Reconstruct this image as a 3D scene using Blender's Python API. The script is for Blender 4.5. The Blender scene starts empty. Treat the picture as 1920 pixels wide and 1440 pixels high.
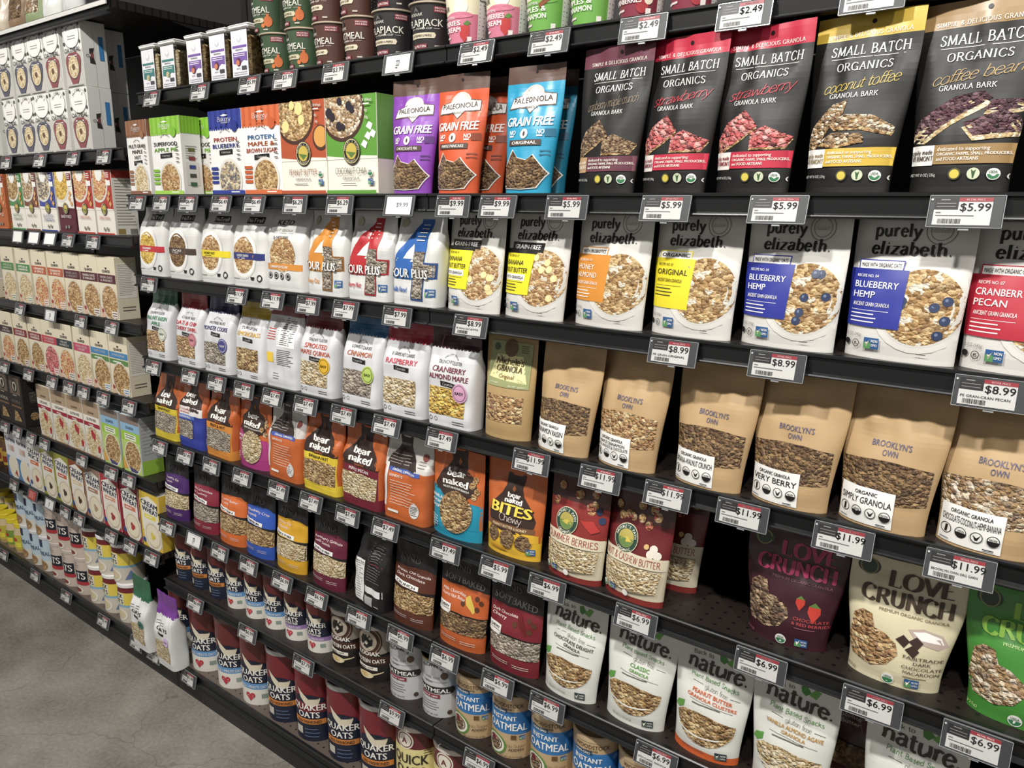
import bpy, math, random
from mathutils import Vector

# ------------------------------------------------------------------ camera, light, exposure
S = bpy.context.scene
COL = S.collection
S.view_settings.view_transform = 'Standard'
S.view_settings.look = 'None'
S.view_settings.gamma = 1.0
S.view_settings.use_curve_mapping = False
S.view_settings.exposure = 0.12

cam_d = bpy.data.cameras.new('camera')
cam_d.sensor_fit = 'HORIZONTAL'
cam_d.sensor_width = 36.0
cam_d.lens = 36.0 * 1413.3 / 1920.0
cam_d.clip_start = 0.02
cam = bpy.data.objects.new('camera', cam_d)
COL.objects.link(cam)
from mathutils import Matrix
cam.matrix_world = Matrix(((0.80215, -0.14446, 0.57939, 1.08989), (0.59696, 0.17149, -0.78372, -1.17727), (0.01386, 0.97454, 0.2238, 1.64012), (0.0, 0.0, 0.0, 1.0)))
S.camera = cam

W = bpy.data.worlds.new('store_ambient')
S.world = W
W.use_nodes = True
W.node_tree.nodes['Background'].inputs[0].default_value = (1.0, 0.97, 0.93, 1)
W.node_tree.nodes['Background'].inputs[1].default_value = 0.36

def track_head(x, y, z, power, tx, ty, tz, size=0.07, cone=95, col=(1, .975, .93)):
    d = bpy.data.lights.new('track_spot', 'SPOT')
    d.energy = power; d.shadow_soft_size = size; d.color = col
    d.spot_size = math.radians(cone); d.spot_blend = .6
    o = bpy.data.objects.new('track_spot', d)
    o.location = (x, y, z)
    o.rotation_euler = (Vector((tx, ty, tz)) - Vector((x, y, z))).to_track_quat('-Z', 'Y').to_euler()
    COL.objects.link(o)
for lx, power in ((-3.0, 105), (-1.6, 95), (-.2, 190), (1.2, 170), (2.6, 150)):
    track_head(lx, -1.6, 3.42, power, lx - .15, 0.05, 1.25)


# ------------------------------------------------------------------ materials
def lin(h):
    h = h.lstrip('#')
    c = [int(h[i:i + 2], 16) / 255 for i in (0, 2, 4)]
    g = .3 * c[0] + .59 * c[1] + .11 * c[2]; c = [.9 * x + .1 * g for x in c]
    return tuple((x / 12.92 if x <= .04045 else ((x + .055) / 1.055) ** 2.4) for x in c) + (1,)

_M = {}
def M(hexc, rough=.45, metal=0.0, coat=0.0):
    k = (hexc, rough, metal, coat)
    if k in _M: return _M[k]
    m = bpy.data.materials.new('surface_' + hexc)
    m.use_nodes = True
    b = m.node_tree.nodes['Principled BSDF']
    b.inputs['Base Color'].default_value = lin(hexc)
    b.inputs['Roughness'].default_value = rough
    b.inputs['Metallic'].default_value = metal
    if coat:
        b.inputs['Coat Weight'].default_value = coat
        b.inputs['Coat Roughness'].default_value = .28
    _M[k] = m
    return m

PAL = {
    'oat':   ['c9a56a', 'a97c42', 'e0c694', '8a5f2f', 'd8b880', '6b4825'],
    'pale':  ['e4d2ac', 'd3b985', 'efe3c6', 'bfa26c', 'e8d8b4', 'a88855'],
    'dark':  ['7c5a38', '5a3d26', '9c7a4f', '402a1c', 'b08d5c', '6a4a30'],
    'choc':  ['4a3226', '7a5a40', '2f1f18', 'a08060', '5c4030', 'c4a880'],
    'nut':   ['b98a52', '9a6535', 'd6ae74', 'e6cf9c', '7d4c28', 'a8763f'],
    'gold':  ['e8c34a', 'd6a838', 'f2dc84', 'c08a30', 'f0d060', 'a87830'],
    'coco':  ['f0e6d0', '8a6038', 'b98e58', '5e3e26', 'e6d6b8', 'a07a48'],
    'grey':  ['a39684', '7f7263', 'bdb09a', '665a4e', 'd0c4ae', '8f8272'],
    'choco_bark': ['4a2a34', '5c3640', '3a2028', '6a4650', '2f1a22', '8a6a70'],
    'straw': ['d0474a', 'e27a78', 'b5343a', 'f0b0a8', '6a2a2c', 'd86060'],
    'red':   ['c63a30', 'e6c070', 'd8a860', 'b0302c', 'f0dcb0', 'c89858'],
    'bluefood': ['2c3350', 'd8c8a0', '3a4468', 'e8dcc0', 'b89868', '222840'],
}
def G(pal, size=9, rough=.55, coat=0.0, bump=1.0, milk=0):
    """Loose cereal: cells of several toasted tones with a bumped surface."""
    k = ('G', pal, size, coat, bump, milk)
    if k in _M: return _M[k]
    m = bpy.data.materials.new('cereal_' + pal)
    m.use_nodes = True
    nt = m.node_tree; N = nt.nodes; L = nt.links
    b = N['Principled BSDF']
    tc = N.new('ShaderNodeTexCoord')
    mp = N.new('ShaderNodeMapping'); mp.inputs['Scale'].default_value = (1, 1, 1.35)
    mp.inputs['Rotation'].default_value = (.4, .6, .5)
    nz = N.new('ShaderNodeTexNoise'); nz.inputs['Scale'].default_value = 1000 / size * .6
    mx = N.new('ShaderNodeVectorMath'); mx.operation = 'MULTIPLY_ADD'
    mx.inputs[1].default_value = (size / 2200,) * 3
    L.new(tc.outputs['Object'], mp.inputs[0])
    L.new(mp.outputs[0], nz.inputs['Vector'])
    L.new(nz.outputs['Color'], mx.inputs[0]); L.new(mp.outputs[0], mx.inputs[2])
    v = N.new('ShaderNodeTexVoronoi'); v.inputs['Scale'].default_value = 1000 / size
    v2 = N.new('ShaderNodeTexVoronoi'); v2.inputs['Scale'].default_value = 1000 / size * 2.3
    L.new(mx.outputs[0], v.inputs['Vector']); L.new(mx.outputs[0], v2.inputs['Vector'])
    r = N.new('ShaderNodeValToRGB'); cr = r.color_ramp; cr.interpolation = 'CONSTANT'
    cols = PAL[pal]
    cr.elements[0].color = lin(cols[0]); cr.elements[1].position = 1 / 6; cr.elements[1].color = lin(cols[1])
    for i in range(2, 6):
        e = cr.elements.new(i / 6); e.color = lin(cols[i])
    sp = N.new('ShaderNodeSeparateColor')
    L.new(v.outputs['Color'], sp.inputs[0]); L.new(sp.outputs[0], r.inputs[0])
    r2 = N.new('ShaderNodeValToRGB')
    r2.color_ramp.elements[0].color = lin(cols[3]); r2.color_ramp.elements[1].color = lin(cols[4])
    sp2 = N.new('ShaderNodeSeparateColor')
    L.new(v2.outputs['Color'], sp2.inputs[0]); L.new(sp2.outputs[1], r2.inputs[0])
    mc0 = N.new('ShaderNodeMixRGB'); mc0.inputs[0].default_value = .32
    L.new(r.outputs[0], mc0.inputs[1]); L.new(r2.outputs[0], mc0.inputs[2])
    nl = N.new('ShaderNodeTexNoise'); nl.inputs['Scale'].default_value = 1000 / size * .42; nl.inputs['Detail'].default_value = 2
    L.new(tc.outputs['Object'], nl.inputs['Vector'])
    rl = N.new('ShaderNodeMapRange'); rl.inputs[1].default_value = .50; rl.inputs[2].default_value = .66; rl.inputs[4].default_value = .55
    L.new(nl.outputs[0], rl.inputs[0])
    mc = N.new('ShaderNodeMixRGB'); mc.inputs[2].default_value = lin(cols[5])
    L.new(rl.outputs[0], mc.inputs[0]); L.new(mc0.outputs[0], mc.inputs[1])
    if milk:
        nm = N.new('ShaderNodeTexNoise'); nm.inputs['Scale'].default_value = 55; nm.inputs['Detail'].default_value = 3
        L.new(tc.outputs['Object'], nm.inputs['Vector'])
        gt = N.new('ShaderNodeMath'); gt.operation = 'GREATER_THAN'; gt.inputs[1].default_value = .66 - milk * .06
        L.new(nm.outputs[0], gt.inputs[0])
        mm = N.new('ShaderNodeMixRGB'); mm.inputs[2].default_value = lin('dcd2be')
        L.new(gt.outputs[0], mm.inputs[0]); L.new(mc.outputs[0], mm.inputs[1]); L.new(mm.outputs[0], b.inputs['Base Color'])
    else: L.new(mc.outputs[0], b.inputs['Base Color'])
    b.inputs['Roughness'].default_value = rough
    ad = N.new('ShaderNodeMath'); ad.operation = 'MULTIPLY_ADD'; ad.inputs[1].default_value = .35
    L.new(v2.outputs['Distance'], ad.inputs[0]); L.new(v.outputs['Distance'], ad.inputs[2])
    bp = N.new('ShaderNodeBump'); bp.invert = True
    bp.inputs['Strength'].default_value = bump; bp.inputs['Distance'].default_value = size / 1000 * .9
    L.new(ad.outputs[0], bp.inputs['Height']); L.new(bp.outputs[0], b.inputs['Normal'])
    if coat:
        b.inputs['Coat Weight'].default_value = coat
        b.inputs['Coat Roughness'].default_value = .12
    _M[k] = m
    return m

def clear_plastic():
    if 'clear' in _M: return _M['clear']
    m = bpy.data.materials.new('clear_plastic'); m.use_nodes = True
    nt = m.node_tree; N = nt.nodes; L = nt.links
    out = N['Material Output']; N.remove(N['Principled BSDF'])
    t = N.new('ShaderNodeBsdfTransparent'); t.inputs[0].default_value = (.93, .94, .94, 1)
    g = N.new('ShaderNodeBsdfGlossy'); g.inputs['Roughness'].default_value = .12
    fr = N.new('ShaderNodeFresnel'); fr.inputs[0].default_value = 1.45
    mx = N.new('ShaderNodeMixShader')
    L.new(fr.outputs[0], mx.inputs[0]); L.new(t.outputs[0], mx.inputs[1]); L.new(g.outputs[0], mx.inputs[2])
    L.new(mx.outputs[0], out.inputs[0])
    _M['clear'] = m
    return m

def concrete():
    m = bpy.data.materials.new('polished_concrete'); m.use_nodes = True
    nt = m.node_tree; N = nt.nodes; L = nt.links; b = N['Principled BSDF']
    tc = N.new('ShaderNodeTexCoord')
    n1 = N.new('ShaderNodeTexNoise'); n1.inputs['Scale'].default_value = 2.8; n1.inputs['Detail'].default_value = 8
    n2 = N.new('ShaderNodeTexNoise'); n2.inputs['Scale'].default_value = 90; n2.inputs['Detail'].default_value = 4
    for n in (n1, n2): L.new(tc.outputs['Object'], n.inputs['Vector'])
    r = N.new('ShaderNodeValToRGB')
    r.color_ramp.elements[0].position = .36; r.color_ramp.elements[0].color = lin('67625a')
    r.color_ramp.elements[1].position = .64; r.color_ramp.elements[1].color = lin('a09a92')
    L.new(n1.outputs[0], r.inputs[0])
    r2 = N.new('ShaderNodeValToRGB')
    r2.color_ramp.elements[0].position = .35; r2.color_ramp.elements[0].color = lin('676259')
    r2.color_ramp.elements[1].position = .7; r2.color_ramp.elements[1].color = lin('9c968c')
    L.new(n2.outputs[0], r2.inputs[0])
    mx = N.new('ShaderNodeMixRGB'); mx.inputs[0].default_value = .35
    L.new(r.outputs[0], mx.inputs[1]); L.new(r2.outputs[0], mx.inputs[2])
    # hairline cracks
    wv = N.new('ShaderNodeTexVoronoi'); wv.feature = 'DISTANCE_TO_EDGE'; wv.inputs['Scale'].default_value = 1.0
    nd = N.new('ShaderNodeTexNoise'); nd.inputs['Scale'].default_value = 6
    va = N.new('ShaderNodeVectorMath'); va.operation = 'MULTIPLY_ADD'; va.inputs[1].default_value = (.25, .25, .25)
    L.new(tc.outputs['Object'], nd.inputs['Vector']); L.new(nd.outputs['Color'], va.inputs[0]); L.new(tc.outputs['Object'], va.inputs[2])
    L.new(va.outputs[0], wv.inputs['Vector'])
    cr = N.new('ShaderNodeMath'); cr.operation = 'LESS_THAN'; cr.inputs[1].default_value = .0022
    L.new(wv.outputs['Distance'], cr.inputs[0])
    cm = N.new('ShaderNodeMath'); cm.operation = 'MULTIPLY'; cm.inputs[1].default_value = .42
    L.new(cr.outputs[0], cm.inputs[0])
    m2 = N.new('ShaderNodeMixRGB'); m2.inputs[2].default_value = lin('5a554d')
    L.new(cm.outputs[0], m2.inputs[0]); L.new(mx.outputs[0], m2.inputs[1])
    L.new(m2.outputs[0], b.inputs['Base Color'])
    b.inputs['Roughness'].default_value = .42
    bp = N.new('ShaderNodeBump'); bp.inputs['Strength'].default_value = .15; bp.inputs['Distance'].default_value = .003
    L.new(n2.outputs[0], bp.inputs['Height']); L.new(bp.outputs[0], b.inputs['Normal'])
    return m

def perforated(hexc, hole, pitch=.0254):
    m = bpy.data.materials.new('perforated_steel'); m.use_nodes = True
    nt = m.node_tree; N = nt.nodes; L = nt.links; b = N['Principled BSDF']
    tc = N.new('ShaderNodeTexCoord')
    v = N.new('ShaderNodeTexVoronoi'); v.inputs['Randomness'].default_value = 0
    v.inputs['Scale'].default_value = 1 / pitch; v.voronoi_dimensions = '2D'
    L.new(tc.outputs['Object'], v.inputs['Vector'])
    lt = N.new('ShaderNodeMath'); lt.operation = 'LESS_THAN'; lt.inputs[1].default_value = .13
    L.new(v.outputs['Distance'], lt.inputs[0])
    mx = N.new('ShaderNodeMixRGB'); mx.inputs[1].default_value = lin(hexc); mx.inputs[2].default_value = lin(hole)
    L.new(lt.outputs[0], mx.inputs[0]); L.new(mx.outputs[0], b.inputs['Base Color'])
    b.inputs['Roughness'].default_value = .45
    return m

# ------------------------------------------------------------------ mesh building
class MB:
    def __init__(s): s.v = []; s.f = []; s.m = []; s.mats = []; s.sm = []
    def add(s, vs, fs, mat, smooth=False):
        if mat not in s.mats: s.mats.append(mat)
        k = s.mats.index(mat); o = len(s.v)
        s.v += vs
        for f in fs: s.f.append([i + o for i in f]); s.m.append(k); s.sm.append(smooth)
    def box(s, x0, y0, z0, x1, y1, z1, mat):
        s.add([(x0, y0, z0), (x1, y0, z0), (x1, y1, z0), (x0, y1, z0), (x0, y0, z1), (x1, y0, z1), (x1, y1, z1), (x0, y1, z1)],
              [[0, 3, 2, 1], [4, 5, 6, 7], [0, 1, 5, 4], [1, 2, 6, 5], [2, 3, 7, 6], [3, 0, 4, 7]], mat)
    def rbox(s, x0, y0, z0, x1, y1, z1, mat, b=.0012):
        """box with small chamfers on all its edges"""
        vs = []; idx = {}
        lo = (x0, y0, z0); hi = (x1, y1, z1)
        for cx in (0, 1):
            for cy in (0, 1):
                for cz in (0, 1):
                    c = [hi[0] if cx else lo[0], hi[1] if cy else lo[1], hi[2] if cz else lo[2]]
                    sg = [-1 if cx else 1, -1 if cy else 1, -1 if cz else 1]
                    for ax in range(3):
                        p = [c[i] + (0 if i == ax else sg[i] * b) for i in range(3)]
                        idx[(cx, cy, cz, ax)] = len(vs); vs.append(tuple(p))
        fs = []
        def q(*k): fs.append([idx[i] for i in k])
        q((0,0,0,0),(0,0,1,0),(0,1,1,0),(0,1,0,0)); q((1,0,0,0),(1,1,0,0),(1,1,1,0),(1,0,1,0))
        q((0,0,0,1),(1,0,0,1),(1,0,1,1),(0,0,1,1)); q((0,1,0,1),(0,1,1,1),(1,1,1,1),(1,1,0,1))
        q((0,0,0,2),(0,1,0,2),(1,1,0,2),(1,0,0,2)); q((0,0,1,2),(1,0,1,2),(1,1,1,2),(0,1,1,2))
        for a in (0, 1):
            for c in (0, 1):
                q((a,0,c,0),(a,1,c,0),(a,1,c,2),(a,0,c,2)); q((0,a,c,1),(1,a,c,1),(1,a,c,2),(0,a,c,2)); q((a,c,0,0),(a,c,1,0),(a,c,1,1),(a,c,0,1))
                for e in (0, 1): q((a,c,e,0),(a,c,e,1),(a,c,e,2))
        s.add(vs, fs, mat)
    def lathe(s, prof, mat, n=28, smooth=True, bands=None):
        """prof: list of (r, z) from bottom to top; bands: list of mats per segment"""
        vs = []
        for r, z in prof:
            for i in range(n):
                a = 2 * math.pi * i / n; vs.append((r * math.sin(a), -r * math.cos(a), z))
        for j in range(len(prof) - 1):
            mt = bands[j] if bands else mat
            fs = [[k * n + i, k * n + (i + 1) % n, (k + 1) * n + (i + 1) % n, (k + 1) * n + i] for k in (0,) for i in range(n)]
            s.add(vs[j * n:(j + 2) * n], fs, mt, smooth)
    def data(s, name):
        me = bpy.data.meshes.new(name)
        me.from_pydata(s.v, [], s.f)
        for m in s.mats: me.materials.append(m)
        me.polygons.foreach_set('material_index', s.m)
        me.polygons.foreach_set('use_smooth', s.sm)
        me.validate(); me.update()
        return me
    def obj(s, name, parent=None):
        o = bpy.data.objects.new(name, s.data(name)); COL.objects.link(o)
        if parent: o.parent = parent
        return o

def empty(name):
    o = bpy.data.objects.new(name, None); COL.objects.link(o); o.empty_display_size = .02
    return o

# ------------------------------------------------------------------ lettering
_T = {}
def sans(sx, bold):
    k = (sx, bold)
    if k in _T: return _T[k]
    c = bpy.data.curves.new('lettering', 'FONT'); c.body = sx; c.size = 1; c.resolution_u = 2
    o = bpy.data.objects.new('lettering', c)
    me = o.to_mesh()
    vs = [(v.co.x, v.co.y) for v in me.vertices]; fs = [list(p.vertices) for p in me.polygons]
    o.to_mesh_clear(); bpy.data.objects.remove(o); bpy.data.curves.remove(c)
    cap = .729
    vs = [(x / cap, y / cap) for x, y in vs]
    n = len(vs); sh = {0: [(0, 0)], 1: [(-.012, 0), (.012, 0)], 2: [(-.032, 0), (0, .008), (.032, 0)], 3: [(-.05, 0), (-.017, .012), (.017, -.012), (.05, 0)]}[bold]
    fs = [[i + n * q for i in f] for q in range(len(sh)) for f in fs]
    vs = [(x + a, y + b) for a, b in sh for x, y in vs]
    _T[k] = (vs, fs)
    return _T[k]

# pen-drawn alphabets: each glyph is a width and centre-line strokes; '~' strokes are smooth, '|' straight (with serifs)
PEN = {
 'A': (.72, ['|.04,0 .36,.98', '|.36,1 .68,0', '-.16,.34 .56,.34']), 'B': (.62, ['|.12,0 .12,1', '~.12,1 .42,.97 .5,.77 .4,.57 .12,.53', '~.12,.53 .46,.5 .58,.27 .46,.03 .12,0']),
 'C': (.72, ['~.66,.8 .56,.96 .36,1.01 .14,.85 .06,.5 .14,.15 .36,-.01 .56,.04 .67,.2']), 'D': (.74, ['|.12,0 .12,1', '~.12,1 .46,.97 .67,.5 .46,.03 .12,0']),
 'E': (.6, ['|.12,0 .12,1', '-.12,1 .54,1', '-.12,.52 .44,.52', '-.12,0 .56,0']), 'G': (.76, ['~.66,.82 .56,.96 .36,1.01 .14,.85 .06,.5 .14,.15 .38,-.01 .56,.04 .66,.14', '|.66,.02 .66,.42', '-.5,.42 .74,.42']),
 'H': (.76, ['|.12,0 .12,1', '|.64,0 .64,1', '-.12,.52 .64,.52']), 'I': (.3, ['|.15,0 .15,1']), 'K': (.7, ['|.12,0 .12,1', '|.62,1 .16,.44', '|.28,.58 .66,0']),
 'L': (.58, ['|.12,0 .12,1', '-.12,0 .54,0', '-.54,0 .54,.2']), 'M': (.92, ['|.1,0 .14,1', '|.14,1 .46,.08', '|.46,.08 .78,1', '|.78,1 .82,0']), 'N': (.78, ['|.12,0 .12,1', '|.12,1 .66,0', '|.66,0 .66,1']),
 'O': (.8, ['~.4,1.01 .14,.86 .06,.5 .14,.14 .4,-.01 .66,.14 .74,.5 .66,.86 .4,1.01']), 'P': (.6, ['|.12,0 .12,1', '~.12,1 .44,.97 .54,.74 .44,.51 .12,.48']), 'R': (.68, ['|.12,0 .12,1', '~.12,1 .44,.97 .54,.75 .44,.54 .12,.51', '|.34,.5 .64,0']),
 'S': (.56, ['~.48,.82 .42,.96 .26,1.01 .1,.92 .08,.74 .2,.6 .38,.47 .5,.3 .44,.08 .26,-.01 .1,.05 .06,.22']), 'T': (.68, ['|.34,0 .34,1', '-.04,1 .64,1', '-.04,1 .04,.82', '-.64,1 .64,.82']),
 'U': (.74, ['~.12,1 .12,.3 .22,.05 .38,-.01 .54,.05 .62,.3 .62,1']), 'V': (.7, ['|.04,1 .34,0', '|.34,0 .66,1']), 'W': (1, ['|.04,1 .26,0', '|.26,0 .5,1', '|.5,1 .72,0', '|.72,0 .96,1']), 'Y': (.68, ['|.04,1 .34,.48', '|.64,1 .34,.48', '|.34,.48 .34,0']),
 'Q': (.8, ['~.4,1.01 .14,.86 .06,.5 .14,.14 .4,-.01 .66,.14 .74,.5 .66,.86 .4,1.01', '~.4,.16 .56,.02 .72,-.14']), 'F': (.58, ['|.12,0 .12,1', '-.12,1 .54,1', '-.12,.52 .44,.52']),
 'a': (.56, ['~.1,.55 .2,.66 .34,.66 .42,.54 .42,.14 .52,.02', '~.42,.4 .2,.36 .08,.2 .16,.02 .3,.02 .42,.16']), 'b': (.58, ['|.1,1.02 .1,.02', '~.1,.46 .22,.64 .4,.62 .52,.36 .42,.06 .26,-.01 .1,.12']),
 'c': (.5, ['~.44,.52 .36,.65 .22,.66 .08,.5 .07,.22 .18,.02 .32,-.01 .46,.12']), 'd': (.6, ['|.48,1.02 .48,.02', '~.48,.48 .36,.65 .2,.64 .07,.4 .12,.08 .28,-.01 .48,.14']),
 'e': (.52, ['~.08,.36 .45,.38 .42,.56 .28,.67 .12,.56 .06,.32 .14,.06 .28,-.01 .46,.12']), 'f': (.36, ['~.4,.96 .3,1.03 .2,.98 .16,.8 .16,.02', '-.03,.64 .34,.64']),
 'g': (.56, ['~.46,.5 .34,.66 .18,.62 .07,.36 .14,.06 .28,.0 .46,.16', '~.46,.64 .46,-.1 .36,-.28 .2,-.3 .08,-.2']), 'h': (.6, ['|.1,1.02 .1,0', '~.1,.44 .24,.64 .4,.64 .48,.48 .48,.02']), 'i': (.28, ['|.13,.64 .13,0', '-.09,.88 .18,.88']),
 'k': (.58, ['|.1,1.02 .1,0', '|.44,.64 .12,.28', '|.22,.36 .52,0']), 'l': (.26, ['|.12,1.02 .12,0']), 'm': (.9, ['|.1,.64 .1,0', '~.1,.44 .22,.64 .36,.64 .43,.48 .43,.02', '~.43,.44 .56,.64 .7,.64 .78,.48 .78,.02']),
 'n': (.6, ['|.1,.64 .1,0', '~.1,.44 .24,.64 .4,.64 .48,.48 .48,.02']), 'o': (.56, ['~.28,.67 .12,.56 .06,.32 .12,.08 .28,-.01 .44,.08 .5,.32 .44,.56 .28,.67']), 'p': (.6, ['|.1,.64 .1,-.34', '~.1,.46 .22,.64 .4,.63 .53,.36 .43,.06 .26,-.01 .1,.12']),
 'r': (.42, ['|.1,.64 .1,0', '~.1,.4 .2,.6 .32,.66 .4,.58']), 's': (.44, ['~.36,.54 .28,.66 .14,.64 .08,.52 .2,.36 .34,.28 .38,.12 .26,-.01 .12,.01 .05,.12']), 't': (.38, ['~.16,.88 .16,.16 .22,.01 .36,.06', '-.02,.64 .34,.64']),
 'u': (.6, ['~.1,.64 .1,.18 .2,-.01 .34,.02 .48,.2', '|.48,.64 .48,0']), 'v': (.54, ['|.04,.64 .26,0', '|.26,0 .5,.64']), 'w': (.78, ['|.04,.64 .2,0', '|.2,0 .38,.6', '|.38,.6 .56,0', '|.56,0 .74,.64']),
 'y': (.56, ['|.04,.64 .27,.02', '~.52,.64 .34,.14 .22,-.2 .1,-.32 .02,-.28']), 'z': (.5, ['-.06,.64 .44,.64', '|.44,.64 .06,0', '-.06,0 .46,0']), '.': (.24, ['-.07,.05 .17,.05']), "'": (.2, ['|.1,1 .08,.8']), '&': (.7, ['~.64,0 .2,.62 .22,.9 .4,.98 .5,.82 .34,.6 .1,.34 .12,.08 .3,-.01 .5,.1 .62,.36']), ' ': (.34, []),
}
def spline(p, k=6):
    q = []
    for i in range(len(p) - 1):
        a = p[max(i - 1, 0)]; b = p[i]; c = p[i + 1]; d = p[min(i + 2, len(p) - 1)]
        for j in range(k):
            t = j / k
            q.append(tuple(.5 * (2 * b[n] + (c[n] - a[n]) * t + (2 * a[n] - 5 * b[n] + 4 * c[n] - d[n]) * t * t + (3 * b[n] - a[n] - 3 * c[n] + d[n]) * t ** 3) for n in (0, 1)))
    q.append(p[-1])
    return q
def ribbon(pts, wf, vs, fs):
    o = len(vs); n = len(pts)
    for i, p in enumerate(pts):
        a = pts[max(i - 1, 0)]; b = pts[min(i + 1, n - 1)]
        dx, dy = b[0] - a[0], b[1] - a[1]; l = math.hypot(dx, dy) or 1; dx /= l; dy /= l
        h = wf(dx, dy) / 2
        vs += [(p[0] - dy * h, p[1] + dx * h), (p[0] + dy * h, p[1] - dx * h)]
    fs += [[o + 2 * i, o + 2 * i + 1, o + 2 * i + 3, o + 2 * i + 2] for i in range(n - 1)]
def pen(sx, style):
    k = (sx, style)
    if k in _T: return _T[k]
    thick, thin, serif, joined, track = {'serif': (.205, .07, .24, 0, .09), 'caps': (.13, .05, .2, 0, .12), 'brush': (.17, .09, 0, 0, .0), 'script': (.055, .034, 0, 1, -.03), 'fat': (.24, .05, .16, 0, .05), 'hand': (.1, .075, 0, 0, .03)}[style]
    wf = lambda dx, dy: thin + (thick - thin) * abs(dy * .96 + dx * .28)
    vs = []; fs = []; x = 0; prev = None
    for ch in sx:
        g = PEN.get(ch) or PEN.get(ch.upper()) or PEN[' ']
        for st in g[1]:
            pts = [tuple(float(q) for q in s.split(',')) for s in st[1:].split(' ')]
            pts = [(px + x, py) for px, py in pts]
            if st[0] == '~': pts = spline(pts)
            elif style == 'brush' and len(pts) == 2:
                (ax, ay), (bx, by) = pts; pts = spline([pts[0], ((ax + bx) / 2 + .03, (ay + by) / 2), pts[1]])
            ribbon(pts, wf if st[0] != '-' else (lambda dx, dy: max(thin, .055) if ch != '.' and not (ch == 'i') else .11), vs, fs)
            if serif and st[0] == '|':
                for (px, py) in (pts[0], pts[-1]):
                    if min(abs(py), abs(py - 1), abs(py - .64), abs(py - 1.02), abs(py + .34)) < .03:
                        ribbon([(px - serif / 2, py), (px + serif / 2, py)], lambda a, b: .05, vs, fs)
        if joined and ch.islower() and prev and prev.islower():
            ribbon(spline([(x - .1, .1), (x - .02, .06), (x + .08, .26)]), lambda a, b: thin, vs, fs)
        prev = ch
        x += g[0] + track
    _T[k] = (vs, fs)
    return _T[k]

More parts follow.
